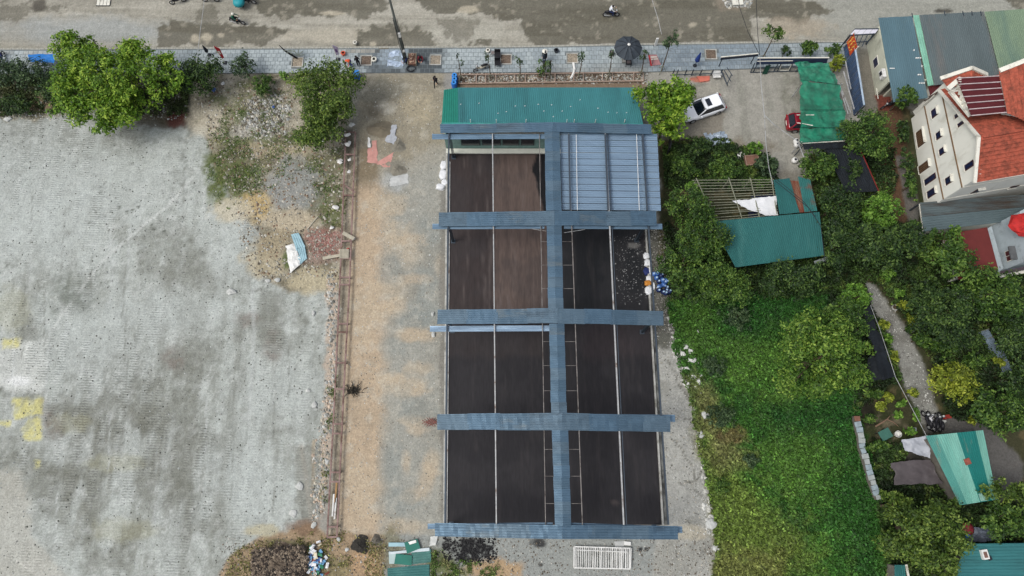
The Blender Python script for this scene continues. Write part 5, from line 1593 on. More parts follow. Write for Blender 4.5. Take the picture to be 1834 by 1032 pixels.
TR = [  # name, label, px, py, rx, ry, h, kind, leaf
 ("broadleaf_tree", "largest bright green tree overhanging the left pavement", "tree", 205, 150, 118, 80, 6.5, 'bright', .19),
 ("broadleaf_tree", "small bright green crown joined to the upper left of the largest left tree", "tree", 132, 92, 46, 27, 5.5, 'bright', .19),
 ("broadleaf_tree", "round dense olive tree beside the entrance from the pavement", "tree", 586, 162, 66, 56, 6, 'olive', .16),
 ("broadleaf_tree", "lower olive tree over the litter at the ladder frame's top end", "tree", 572, 226, 56, 42, 4.5, 'olive', .16),
 ("round_bush_tree", "round dark green bush tree right of the largest left tree", "tree", 350, 135, 48, 42, 4, 'dark', .15),
 ("bushy_tree", "small blue-green bushy tree on the pavement edge right of the round dark one", "tree", 435, 119, 24, 22, 2.6, 'blue', .13),
 ("bushy_tree", "dusty blue-green bush at the far left under the blue tarp", "bush", 40, 130, 60, 26, 2.5, 'blue', .15),
 ("bushy_tree", "dark bush behind the blue tarp beside the largest left tree", "bush", 100, 160, 40, 30, 2.2, 'dark', .15),
 ("bushy_tree", "low green bush at the left edge above the grey yard", "bush", 25, 190, 34, 18, 1.4, 'dark', .14),
 ("bushy_tree", "small green bush between the pavement and the rubble heap", "bush", 470, 152, 22, 18, 1.6, 'mid', .14),
 ("bushy_tree", "tiny fresh green bush on the pavement's back edge", "bush", 507, 136, 10, 7, 1.0, 'lime', .11),
 ("broadleaf_tree", "bright yellow-green tree over the bonnet of the white car", "tree", 1190, 180, 54, 48, 6, 'bright', .21),
 ("broadleaf_tree", "lower bright branch mass between the teal annex and the drive", "tree", 1192, 225, 30, 30, 4.5, 'bright', .2),
 ("broadleaf_tree", "dark green tree east of the pale blue panels", "tree", 1235, 375, 46, 36, 6, 'mid', .16),
 ("broadleaf_tree", "wide mid green tree hugging the west end of the teal garden roof", "tree", 1262, 432, 50, 46, 6, 'mid', .16),
 ("broadleaf_tree", "mid green tree beside the pile of blue bottles", "tree", 1222, 478, 42, 44, 5.5, 'mid', .16),
 ("broadleaf_tree", "deep green tree below the south-west corner of the teal garden roof", "tree", 1290, 512, 60, 40, 5, 'mid', .16),
 ("broadleaf_tree", "dark green tree just south of the teal garden roof", "tree", 1420, 500, 56, 38, 5, 'dark', .16),
 ("broadleaf_tree", "largest round green tree at the east edge of the green field", "tree", 1470, 640, 88, 82, 8, 'fresh', .18),
 ("broadleaf_tree", "dark green tree between the largest olive tree and the gravel path", "tree", 1510, 575, 44, 40, 6, 'mid', .17),
 ("broadleaf_tree", "fresh green round tree at the top end of the gravel path", "tree", 1528, 535, 30, 26, 4.5, 'lime', .18),
 ("broadleaf_tree", "dark fruit tree right of the black shade roof's north end", "tree", 1556, 245, 50, 44, 5, 'mid', .17),
 ("broadleaf_tree", "dark fruit tree west of the black shade roof", "tree", 1463, 298, 34, 26, 4, 'mid', .17),
 ("broadleaf_tree", "dark tree between the teal garden roof and the fresh round tree", "tree", 1500, 370, 40, 46, 5, 'dark', .17),
 ("broadleaf_tree", "bright fresh green round tree south of the black shade roof", "tree", 1575, 378, 36, 32, 4.5, 'lime', .17),
 ("broadleaf_tree", "deep green fruit tree with pale specks below the fresh round tree", "tree", 1560, 440, 56, 42, 5, 'dark', .18),
 ("broadleaf_tree", "dark green tree against the head of the gravel path", "tree", 1500, 440, 36, 50, 5, 'dark', .17),
 ("broadleaf_tree", "dark green tree left of the grey lean-to's corner", "tree", 1622, 430, 34, 34, 4.5, 'dark', .17),
 ("palm_like_tree", "light green feathery tree west of the flat red roof", "tree", 1697, 452, 42, 42, 5, 'mid', .2),
 ("broadleaf_tree", "small light green shoot tree beside the lean-to's lower edge", "tree", 1706, 425, 12, 20, 4, 'lime', .15),
 ("broadleaf_tree", "wide mid green tree south of the flat red roof", "tree", 1765, 530, 62, 50, 5.5, 'mid', .18),
 ("broadleaf_tree", "dark tree in the middle of the eastern garden", "tree", 1690, 560, 60, 52, 5, 'dark', .17),
 ("broadleaf_tree", "dark green tree at the east edge of the photo", "tree", 1820, 590, 40, 70, 4, 'dark', .17),
 ("yellow_shrub_tree", "big yellow-green tree right of the gravel path", "tree", 1706, 682, 44, 36, 4, 'yellow', .17),
 ("broadleaf_tree", "large mid green tree above the striped roof shed's right end", "tree", 1792, 738, 50, 44, 5, 'mid', .19),
 ("broadleaf_tree", "dark tree at the right edge below the blue-grey sheet fence", "tree", 1822, 680, 34, 40, 4, 'dark', .18),
 ("broadleaf_tree", "largest dense olive tree left of the corner teal roof", "tree", 1650, 955, 84, 66, 6.5, 'olive', .17),
 ("broadleaf_tree", "olive tree behind the striped roof shed's lower end", "tree", 1800, 880, 44, 24, 4.5, 'olive', .17),
 ("broadleaf_tree", "mid green tree between the striped roof and the corner roof", "tree", 1795, 935, 50, 34, 4.5, 'mid', .17),
 ("broadleaf_tree", "lower dense olive crown beside the corner teal roof", "tree", 1680, 1012, 40, 30, 5, 'olive', .17),
 ("broadleaf_tree", "olive tree at the lower end of the slab wall", "tree", 1600, 905, 34, 30, 4, 'olive', .16),
 ("broadleaf_tree", "small tree before the blue-grey roofed cream shop", "tree", 1620, 176, 20, 16, 4, 'mid', .17),
 ("bushy_tree", "dark bush in the corner right of the black shade roof", "bush", 1524, 305, 16, 22, 3.2, 'dark', .15),
 ("potted_shrub", "small dark clipped shrub north of the long navy hoarding", "shrub", 1407, 92, 8, 10, 1.6, 'dark', .12),
 ("street_tree", "leafy street tree third from the right end of the pavement", "street tree", 1448, 84, 16, 13, 2.6, 'mid', .14),
 ("potted_shrub", "dense round shrub at the right end of the pavement", "shrub", 1492, 90, 15, 10, 1.6, 'mid', .12),
 ("yellow_shrub_tree", "yellow-green feathery shrub at the right end of the long navy hoarding", "shrub", 1500, 114, 17, 13, 2.2, 'yellow', .13),
 ("bushy_tree", "dark shrub beside the silver rubbish heap", "bush", 1250, 262, 26, 18, 1.8, 'dark', .14),
 ("bushy_tree", "mixed green shrub right of the steel shed's pale panels", "bush", 1228, 300, 30, 22, 2, 'mid', .14),
 ("bushy_tree", "green shrub north of the bare bamboo pergola", "bush", 1300, 300, 34, 24, 2, 'mid', .14),
 ("bushy_tree", "lime green shrub above the brown crate", "bush", 1352, 266, 16, 9, 2, 'lime', .14),
 ("bushy_tree", "dark blue-green shrub right of the brown crate", "bush", 1374, 296, 20, 18, 2.2, 'blue', .15),
 ("bushy_tree", "lime shrub at the pergola's north-west corner", "bush", 1240, 338, 13, 12, 2, 'lime', .14),
 ("bushy_tree", "fresh shrub under the pergola's eastern corner", "bush", 1368, 330, 20, 12, 2, 'mid', .14),
 ("bushy_tree", "blue-green bush in the upper green field", "bush", 1318, 570, 30, 22, 1.2, 'blue', .13),
 ("bushy_tree", "blue-green round bush by the pale stones at the field's west edge", "bush", 1291, 748, 27, 25, 1.4, 'blue', .11),
 ("bushy_tree", "soft dark bush in the middle left of the green field", "bush", 1280, 655, 22, 20, 1.0, 'blue', .11),
 ("bushy_tree", "small dark green bush beside the cracked concrete apron", "bush", 1293, 868, 14, 16, 1.0, 'mid', .11),
 ("bushy_tree", "small blue-green bush among the dry yellow grass", "bush", 1345, 826, 14, 12, .9, 'blue', .11),
]
for i, (nm, lb, ct, x, y, rx, ry, h, kd, lf) in enumerate(TR):
    tree(nm, lb, ct, x, y, rx, ry, h, kd, lf * .8, dens=40, seed=i)
# garden shrubs along the gravel path
SH = [(1590, 492, 12, 12, 'lime'), (1608, 525, 9, 9, 'lime'), (1617, 548, 12, 7, 'yellow'), (1632, 573, 14, 9, 'yellow'), (1583, 581, 9, 9, 'yellow'), (1591, 606, 5, 8, 'lime'),
      (1601, 640, 6, 12, 'yellow'), (1592, 709, 10, 10, 'yellow'), (1577, 727, 9, 8, 'yellow'), (1611, 721, 8, 8, 'lime'), (1634, 704, 8, 9, 'yellow'), (1608, 743, 6, 6, 'lime'),
      (1558, 750, 11, 9, 'mid'), (1640, 745, 6, 12, 'lime'), (1738, 755, 9, 7, 'yellow'), (1630, 590, 12, 8, 'mid'), (1566, 706, 14, 10, 'mid'), (1570, 800, 26, 10, 'mid'),
      (1630, 772, 10, 6, 'lime'), (1790, 648, 10, 8, 'yellow'), (1650, 610, 16, 14, 'mid'), (1690, 620, 26, 20, 'mid'), (1745, 650, 20, 18, 'mid'), (1660, 520, 30, 22, 'dark'),
      (1625, 290, 9, 30, 'dark'), (1632, 335, 8, 26, 'mid'), (1600, 410, 18, 14, 'dark'), (1640, 400, 10, 6, 'mid'), (1617, 235, 10, 22, 'dark'), (1730, 610, 24, 20, 'dark'), (1800, 560, 30, 26, 'dark')]
seen_w = {'lime': "fresh green", 'yellow': "yellow-green", 'mid': "green", 'dark': "dark green"}
places = ["at the head of the gravel path", "left of the white ring by the path", "right of the path beside the small tyre", "right of the path near the earth bed", "beside the black tent's north end",
          "against the black tent's middle", "against the black tent's east side", "in the bed above the green table", "nearest the slab wall's top end", "in the bed near the white rope", "beside the bend of the white rope",
          "lowest in the bed above the green table", "behind the fallen branch", "beside the parked motorcycles", "right of the red box by the motorcycles", "at the edge of the path's widest part",
          "under the largest olive tree's east side", "between the green table and the silver tarpaulin", "beside the white bucket", "at the lower end of the blue-grey sheet fence", "right of the path opposite the black tent",
          "behind the yellow-green tree", "between the yellow-green tree and the blue-grey fence", "under the trees south-west of the flat red roof", "along the gabled house wall's upper half", "along the gabled house wall's lower half",
          "at the corner of the grey lean-to", "under the lean-to's lower edge", "at the gabled house's north-west corner", "in the centre of the eastern garden", "near the right edge below the white block"]
for i, ((x, y, rx, ry, kd), pl_) in enumerate(zip(SH, places)):
    tree("garden_shrub", "%s shrub %s" % (seen_w[kd], pl_), "shrub", x, y, rx, ry, 1.3 if ry < 14 else 2.0, kd, .13, dens=40, seed=100 + i, group="shrubs of the eastern garden")

# street saplings along the pavement: thin leaning stems with few leaves
def sapling(label, bx, by, tx, ty, h, crown, cr=.35, kd='blue'):
    t = thing("sapling", label, "young tree", P(bx, by), 0, "staked saplings along the pavement")
    b_ = P(bx, by); tp_ = P(tx, ty, h)
    d_ = tp_ - b_
    d_.x = max(-.8, min(.8, d_.x)); d_.y = max(-.8, min(.8, d_.y))
    tp_ = b_ + Vector((d_.x, d_.y, h))
    k = MB(); k.tube([b_, b_.lerp(tp_, .5) + Vector((.05, 0, 0)), tp_], [.07, .05, .02], 6)
    rng = np.random.default_rng(int(bx))
    for j in range(6):
        s_ = b_.lerp(tp_, rng.uniform(.5, .95)); a = rng.uniform(0, 6.28)
        k.tube([s_, s_ + Vector((math.cos(a) * .4, math.sin(a) * .4, .35))], [.025, .01], 4)
    k.build("trunk", M_bark, t)
    for a in (0, 2.1, 4.2):
        MB().tube([(b_.x + .5 * math.cos(a), b_.y + .5 * math.sin(a), 0), (b_.x, b_.y, 1.0)], .03, 5).build("stake", M_bam, t)
    n = int(crown)
    cen = np.array([[tp_.x + rng.uniform(-cr, cr), tp_.y + rng.uniform(-cr, cr), tp_.z - rng.uniform(0, .9)] for _ in range(n)])
    V, Fc, T = leaves(cen, np.full((n, 3), .22), 40, .12, rng, .2, 8, -1)
    raw_mesh("crown", V, Fc, LM[kd], t, T, off=(b_.x, b_.y, 0))
SAP = [("bare sapling just right of the blue barrels", 826, 145, 820, 103, 3, 2, .3), ("thin sapling behind the pair of dark stools", 879, 143, 873, 98, 3, 2, .3), ("thin sapling right of the tree pit near the stools", 931, 143, 931, 103, 3, 3, .3),
       ("sapling left of the white hose", 984, 141, 987, 108, 3, 2, .3), ("sapling right of the white hose", 1036, 141, 1043, 100, 3, 4, .3), ("sapling left of the black umbrella", 1090, 139, 1096, 95, 3, 3, .3),
       ("thin sapling right of the black umbrella", 1147, 136, 1155, 92, 3, 3, .3)]
for l_, a0, a1, a2, a3, h_, c_, r_ in SAP: sapling(l_, a0, a1, a2, a3, h_, c_, r_)
sapling("taller leafy sapling leaning over the kerb by the red poster board", 1184, 128, 1203, 65, 4.6, 14, .6, 'blue')
sapling("tallest leafy sapling at the left end of the long navy hoarding", 1364, 108, 1390, 55, 4.6, 22, .8, 'mid')
sapling("small palm-like sapling by the furled black umbrella", 976, 125, 976, 117, 1.6, 10, .6, 'mid')

# ------------------------------------------------------------------ ground cover: leaves and blades nobody could count
def colour_leaf_mat():
    m, n, b = newmat("ground_cover_leaf")
    at = N(n, "ShaderNodeAttribute", attribute_name="soil")
    n.links.new(at.outputs['Color'], b.inputs['Base Color'])
    b.inputs['Roughness'].default_value = .6
    b.inputs['Specular IOR Level'].default_value = .25
    tr = N(n, "ShaderNodeBsdfTranslucent"); n.links.new(at.outputs['Color'], tr.inputs[0])
    mx = N(n, "ShaderNodeMixShader"); mx.inputs[0].default_value = .25
    n.links.new(b.outputs[0], mx.inputs[1]); n.links.new(tr.outputs[0], mx.inputs[2])
    n.links.new(mx.outputs[0], n.nodes["Material Output"].inputs[0])
    return m
M_cov = colour_leaf_mat()
def cover(name, label, poly, count, colf, size, hgt, seed, upright=.4, dropf=None):
    rng = np.random.default_rng(seed)
    pw = [P(*q_) for q_ in poly]
    x0, x1 = min(v.x for v in pw), max(v.x for v in pw)
    y0, y1 = min(v.y for v in pw), max(v.y for v in pw)
    X = rng.uniform(x0, x1, count); Y = rng.uniform(y0, y1, count)
    q = Paint(X, Y, (60, 100, 40))
    m = polymask(q.px + q.wx * 12, q.py + q.wy * 12, poly, 10)
    keep = rng.uniform(size=count) < m
    if dropf is not None: keep &= rng.uniform(size=count) < dropf(q)
    colf(q, rng)
    col = q.col[keep]; X, Y = X[keep], Y[keep]
    n = len(X)
    z = hgt * (.3 + .9 * fbm(X / .7, Y / .7, seed, 3)) * rng.uniform(.4, 1.2, n)
    nm = rng.normal(size=(n, 3)) * upright + np.array([0, 0, .7]); nm /= np.linalg.norm(nm, axis=1)[:, None]
    a = rng.normal(size=nm.shape); u = np.cross(nm, a); u /= np.linalg.norm(u, axis=1)[:, None]; v = np.cross(nm, u)
    s_ = size * rng.uniform(.6, 1.4, n)[:, None]
    c = np.stack([X, Y, z], 1)
    V = np.stack([c - u * s_, c - v * s_ * .5, c + u * s_, c + v * s_ * .5], 1).reshape(-1, 3)
    V[:, 2] = np.maximum(V[:, 2], .02)
    o = raw_mesh(name, V, np.arange(4 * n).reshape(-1, 4), M_cov)
    cl = np.ones((4 * n, 4)); jit = (rng.uniform(.35, 1.8, n) * np.where(rng.uniform(size=n) < .06, 2.2, 1))[:, None]
    cl[:, :3] = np.repeat(np.clip(col * KA * jit * 1.0, 0, 1), 4, 0)
    setcol(o.data, "soil", cl)
    tag(o, label, "plants", None, 'stuff')
    return o
def field_col(q, rng):
    q.col[:] = lin((64, 108, 42))
    a = fbm(q.X / 3, q.Y / 3, 3, 4); b = fbm(q.X / 1.1, q.Y / 1.1, 5, 3)
    q.mix(sst(a, .5, .68) * .6, (42, 80, 36))
    q.mix(sst(b, .55, .72) * .5, (98, 134, 56))
    for e in [(1400, 560, 110, 60), (1530, 850, 50, 160), (1300, 590, 90, 50), (1480, 740, 60, 40), (1400, 760, 60, 40)]: q.ell(*e, (34, 78, 32), .6, .5, .9)
    for e in [(1400, 660, 70, 60), (1420, 830, 60, 60), (1250, 590, 40, 60), (1320, 640, 40, 40)]: q.ell(*e, (88, 122, 50), .5, .5, .9)
    q.poly([(1230, 740), (1300, 780), (1320, 850), (1420, 930), (1470, 1040), (1270, 1040), (1270, 850)], (116, 132, 60), 60, 44, .7)
    q.poly([(1215, 670), (1262, 690), (1340, 820), (1290, 840), (1250, 770)], (132, 126, 84), 34, 28, .65)
    q.ell(1310, 780, 24, 18, (126, 92, 72), .5, .6)
    q.poly([(1270, 980), (1400, 990), (1400, 1050), (1270, 1050)], (132, 126, 78), 30, 30, .5)
fpoly = [(1196, 545), (1215, 490), (1300, 510), (1480, 500), (1540, 700), (1545, 780), (1580, 900), (1610, 1060), (1275, 1060), (1285, 930), (1262, 830), (1240, 740), (1212, 620)]
cover("field_plants", "dense low creeping plants covering the green field", fpoly, 150000, field_col, .14, .32, 5, .5)
def garden_col(q, rng):
    q.col[:] = lin((46, 66, 32))
    b = fbm(q.X / 1.3, q.Y / 1.3, 6, 4); a = fbm(q.X / .6, q.Y / .6, 16, 3)
    q.mix(sst(b, .5, .66) * .7, (74, 100, 44)); q.mix(sst(a, .6, .75) * .5, (112, 128, 60)); q.mix(sst(1 - b, .55, .7) * .7, (28, 42, 24))
gpoly = [(1185, 265), (1300, 250), (1390, 290), (1390, 345), (1240, 340), (1190, 330)]
path = [(1545, 500), (1572, 512), (1595, 545), (1632, 590), (1660, 640), (1678, 690), (1690, 752), (1650, 762), (1634, 730), (1604, 660), (1586, 600), (1555, 550)]
nop = lambda q: 1 - polymask(q.px + q.wx * 5, q.py, path, 5)
cover("undergrowth", "tangled undergrowth between the steel shed and the concrete drive", gpoly, 26000, garden_col, .12, .5, 15, .6)
cover("undergrowth", "dark undergrowth filling the eastern garden around the gravel path", [(1440, 280), (1600, 270), (1590, 400), (1650, 415), (1900, 480), (1900, 760), (1760, 760), (1690, 740), (1660, 640), (1530, 740), (1530, 640), (1480, 560), (1480, 470)],
      110000, garden_col, .13, .7, 16, .6, nop)
cover("undergrowth", "undergrowth around the roofs in the lower right corner", [(1560, 780), (1620, 800), (1600, 840), (1690, 880), (1720, 905), (1790, 900), (1900, 860), (1900, 975), (1720, 975), (1690, 1060), (1590, 1060), (1570, 930)], 50000, garden_col, .13, .7, 17, .6)
cover("undergrowth", "undergrowth below the teal garden roof's lower edge", [(1190, 400), (1320, 470), (1480, 450), (1500, 530), (1195, 540)], 26000, garden_col, .13, .6, 19, .6)
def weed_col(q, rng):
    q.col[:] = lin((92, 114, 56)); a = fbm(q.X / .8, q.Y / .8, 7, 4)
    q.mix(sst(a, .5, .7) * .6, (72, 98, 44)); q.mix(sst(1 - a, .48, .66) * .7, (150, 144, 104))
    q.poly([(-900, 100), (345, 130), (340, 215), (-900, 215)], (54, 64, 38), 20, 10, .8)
patchy = lambda q: sst(fbm(q.X / 1.0, q.Y / 1.0, 44, 4, .65), .44, .58)
cover("weeds", "patchy weeds between the left yard and the ladder frame", [(372, 240), (430, 170), (520, 160), (530, 240), (612, 250), (618, 410), (580, 400), (560, 330), (510, 320), (450, 350), (400, 380), (375, 330)], 34000, weed_col, .065, .1, 25, .7, patchy)
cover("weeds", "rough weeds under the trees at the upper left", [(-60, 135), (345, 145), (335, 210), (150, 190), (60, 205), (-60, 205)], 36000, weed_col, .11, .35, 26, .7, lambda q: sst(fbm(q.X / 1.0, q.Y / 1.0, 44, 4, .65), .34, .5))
cover("weeds", "dry weeds around the rubbish and green sheets at the bottom edge", [(420, 985), (560, 950), (690, 975), (690, 1060), (400, 1060)], 9000, lambda q, r: (weed_col(q, r), q.mix(np.full(q.px.shape, .5), (150, 136, 90))), .08, .15, 27, .7, patchy)
cover("weeds", "green weeds right of the stacked green sheets", [(772, 985), (830, 1000), (900, 1015), (900, 1060), (772, 1060)], 9000, weed_col, .08, .2, 28, .7, lambda q: sst(fbm(q.X / 1.0, q.Y / 1.0, 44, 4, .65), .4, .56))
cover("weeds", "straggling weeds along the west side of the ladder frame", [(592, 640), (604, 640), (590, 900), (576, 900), (582, 740)], 3000, weed_col, .08, .2, 29, .7, lambda q: sst(fbm(q.X / 1.2, q.Y / 1.2, 47, 4, .65), .5, .6))
# ------------------------------------------------------------------ long steel ladder frame over the trench
lf = thing("ladder_frame", "long rusty ladder-like steel frame lying over the trench beside the yard", "steel frame", P(607, 600))
M_rail = mat("rusty_pink_steel", A(146, 122, 116), .75, .1, .25, 2, stain=A(98, 72, 62), stain_amt=.5)
ys = [237, 277, 350, 386, 432, 463, 497, 510, 580, 595, 650, 697, 759.5, 776.6, 846, 863, 943.6, 962]
def lx(y): return np.interp(y, [236, 510, 700, 962], [619.5, 608.6, 600, 586])
def rx_(y): return np.interp(y, [236, 510, 700, 962], [636.6, 626, 615.6, 603.4])
for a_, b_ in zip(ys[:-1], ys[1:]):
    for fx in (lx, rx_):
        MB().beam(P(fx(a_), a_, .45), P(fx(b_), b_, .45), .13, .1).build("rail", M_rail, lf)
for y in ys:
    if y == 386: continue
    MB().beam(P(lx(y), y, .455), P(rx_(y), y, .455), .15, .1).build("rung", M_rail, lf)
for y in ys[::2]:
    for fx in (lx, rx_):
        v = P(fx(y), y, .4); MB().box((v.x, v.y, .18), (.08, .08, .4)).build("foot", M_rail, lf)
MB().beam(P(lx(331), 331, .55), P(rx_(345) + 4, 345, .55), .12, .05).build("brace", M_rail, lf)
def board(label, x0, y0, x1, y1, wd, m, z=.1, name="plank", cat="plank", th=.05):
    o = MB().beam(P(x0, y0, z), P(x1, y1, z), wd, th).build(name, m); return tag(o, label, cat)
M_blk0 = mat('dry_black', A(56, 54, 48), .9)
M_plank = mat("pale_plank", A(178, 172, 154), .85, 0, .25, 3)
board("pale plank running from the yard to the ladder frame", 578, 463, 610, 457, .3, M_plank, .35)
board("pale plank lying across the ladder frame near the white litter", 614, 417, 634, 428, .35, M_plank, .56)
board("thin pale batten lying on the rubble west of the ladder frame", 549, 412, 569, 388, .09, M_plank)
for k in range(8):
    x = 609 + k * 2.1
    o = MB().beam(P(x, 446, .55), P(x - .5, 463, .55), .085, .04).build("slat", M_plank)
    tag(o, "slat of the narrow wooden footbridge over the ladder frame", "slat", "slats of the footbridge")
# planting bed rails behind the pavement
pb = thing("planting_bed_frame", "shallow ladder-like kerb frame of the planting bed behind the pavement", "bed frame", P(980, 140))
M_bedr = mat("bed_rail", A(168, 148, 134), .85, 0, .25, 2)
xr_ = [822, 853, 870, 888, 922, 941, 976, 994, 1028, 1045, 1079, 1097, 1135, 1152]
for a_, b_ in zip(xr_[:-1], xr_[1:]):
    f = lambda x: np.interp(x, [840, 1136.6], [150, 145.5]); g_ = lambda x: np.interp(x, [840, 1136.6], [134, 130])
    MB().beam(P(a_, f(a_), .2), P(b_, f(b_), .2), .1, .16).build("rail", M_bedr, pb)
    MB().beam(P(a_, g_(a_), .2), P(b_, g_(b_), .2), .1, .16).build("rail", M_bedr, pb)
for x in xr_:
    MB().beam(P(x, g_(x), .205), P(x, f(x), .205), .08, .12).build("rung", M_bedr, pb)

# ------------------------------------------------------------------ stones and rubble
def rocks(name, label, poly, count, smin, smax, cols, seed, kind='stuff', z0=0.0, dropf=None):
    rng = np.random.default_rng(seed)
    pw = [P(*q_) for q_ in poly]
    X = rng.uniform(min(v.x for v in pw), max(v.x for v in pw), count); Y = rng.uniform(min(v.y for v in pw), max(v.y for v in pw), count)
    q = Paint(X, Y, (150, 150, 150))
    keep = rng.uniform(size=count) < polymask(q.px + q.wx * 8, q.py + q.wy * 8, poly, 8)
    if dropf is not None: keep &= rng.uniform(size=count) < dropf(q)
    X, Y = X[keep], Y[keep]; n = len(X)
    octa = np.array([[1, 0, 0], [.6, .7, 0], [-.3, 1, 0], [-1, .1, 0], [-.5, -.8, 0], [.5, -.9, 0], [.1, .1, 1]])
    fc = np.array([[0, 1, 6], [1, 2, 6], [2, 3, 6], [3, 4, 6], [4, 5, 6], [5, 0, 6]])
    s_ = rng.uniform(0, 1, n) ** 2.2 * (smax - smin) + smin
    ang = rng.uniform(0, 6.28, n)
    v = octa[None] * rng.uniform(.6, 1.3, (n, 7, 3)) * np.stack([s_, s_, s_ * .8], -1)[:, None, :]
    x = v[..., 0] * np.cos(ang)[:, None] - v[..., 1] * np.sin(ang)[:, None] + X[:, None]
    y = v[..., 0] * np.sin(ang)[:, None] + v[..., 1] * np.cos(ang)[:, None] + Y[:, None]
    V = np.stack([x, y, v[..., 2] + z0 + .01], -1).reshape(-1, 3)
    Fc = (fc[None] + (np.arange(n) * 7)[:, None, None]).reshape(-1, 3)
    o = raw_mesh(name, V, Fc, M_stone)
    ci = rng.integers(0, len(cols), n)
    cl = np.ones((n * 7, 4)); cl[:, :3] = np.repeat(np.array([lin(c) for c in cols])[ci] * KA * rng.uniform(.7, 1.2, (n, 1)), 7, 0)
    setcol(o.data, "soil", cl)
    return tag(o, label, "rubble", None, kind)
M_stone, n_, b_ = newmat("loose_stone")
at_ = N(n_, "ShaderNodeAttribute", attribute_name="soil"); n_.links.new(at_.outputs['Color'], b_.inputs['Base Color']); b_.inputs['Roughness'].default_value = .9
GR = [(170, 172, 168), (196, 196, 190), (140, 140, 132), (182, 176, 160)]
rocks("yard_pebbles", "loose pebbles scattered over the grey yard", [(-50, 205), (372, 226), (425, 370), (455, 480), (606, 505), (598, 700), (560, 925), (395, 1040), (-50, 1060)], 6000, .02, .09, [(176, 180, 176), (120, 122, 114), (100, 102, 94), (150, 152, 146)], 1)
rocks("rubble", "broken concrete rubble heap west of the olive tree", [(440, 180), (500, 165), (530, 200), (520, 245), (430, 250)], 2600, .03, .22, GR + [(120, 116, 106), (104, 98, 84)], 2, dropf=lambda q: sst(fbm(q.X / 1.1, q.Y / 1.1, 71, 3), .38, .56))
rocks("rubble", "stony rubble between the yard and the ladder frame", [(345, 140), (620, 140), (612, 500), (455, 500), (375, 250)], 6000, .03, .15, [(176, 172, 158), (150, 146, 132), (120, 112, 96), (196, 192, 180), (140, 118, 98)], 3)
rocks("rubble", "brick-red rubble beside the ladder frame", [(550, 420), (610, 415), (612, 455), (555, 460)], 900, .03, .12, [(156, 112, 102), (170, 130, 120), (176, 168, 158), (140, 124, 112)], 4)
rocks("rubble", "stones along the west edge of the ladder frame", [(585, 490), (606, 500), (598, 740), (586, 900), (556, 940), (566, 800), (590, 640)], 1500, .04, .2, GR + [(200, 180, 160)], 5)
rocks("rubble", "pebbly litter under the trees at the upper left", [(-50, 140), (345, 140), (330, 215), (-50, 215)], 3000, .03, .14, GR, 6)
rocks("rubble", "stones in the planting bed behind the pavement", [(820, 130), (1160, 130), (1160, 148), (820, 150)], 2600, .03, .13, GR + [(110, 90, 76), (90, 76, 64)], 7)
rocks("rubble", "pebbles on the sandy drive", [(630, 140), (795, 140), (798, 960), (590, 960)], 5000, .015, .07, GR + [(120, 110, 96)], 8)
rocks("rubble", "gravel strip east of the black shed floor", [(1152, 400), (1200, 400), (1225, 600), (1165, 600)], 2500, .02, .1, [(130, 128, 120), (100, 96, 90), (80, 78, 72), (160, 158, 150)], 9)
rocks("rubble", "pebbles at the bottom edge", [(400, 960), (1280, 965), (1275, 1050), (390, 1050)], 3500, .02, .09, [(150, 148, 140), (120, 110, 96), (100, 92, 80), (180, 178, 170)], 10, dropf=lambda q: 1 - polymask(q.px, q.py, [(790, 955), (880, 955), (888, 1000), (850, 1012), (795, 1000)], 10))
rocks("rubble", "pale boulder fragments along the west edge of the green field", [(1196, 560), (1215, 580), (1258, 690), (1262, 735), (1280, 860), (1285, 960), (1262, 960), (1256, 800), (1230, 700), (1205, 610)], 1700, .05, .24, [(206, 206, 200), (180, 180, 172)], 11)
rocks("rubble", "white crumbs of the stone heap between apron and field", [(1215, 618), (1240, 616), (1262, 680), (1252, 700), (1228, 690)], 500, .06, .24, [(222, 222, 218), (200, 200, 194)], 31)
rocks("rubble", "grit on the concrete apron east of the shed", [(1190, 560), (1250, 720), (1280, 1050), (1200, 1050), (1170, 600)], 2000, .015, .08, GR + [(90, 88, 80)], 12)
rocks("rubble", "gravel on the garden path", [(1548, 504), (1566, 512), (1590, 545), (1625, 590), (1650, 640), (1668, 690), (1680, 752), (1650, 760), (1592, 600)], 2500, .02, .09, [(160, 160, 154), (110, 108, 102), (186, 186, 180)], 13)
rocks("rubble", "rough gravel heap with a plate on the road at the top edge", [(1280, -20), (1345, -20), (1340, 14), (1300, 14)], 900, .04, .2, GR, 14)
rocks("paper_debris", "pale paper scraps scattered on the second eastern bay of the black floor", [(1100, 425), (1150, 420), (1158, 545), (1110, 545)], 360, .02, .08, [(120, 122, 122), (86, 86, 88), (150, 150, 148)], 21, z0=.03)
rocks("debris", "black crumbs around the black stain south of the shed", [(795, 958), (885, 960), (890, 1000), (850, 1012), (792, 1000)], 900, .03, .12, [(26, 26, 28), (44, 44, 44), (18, 18, 20)], 22)
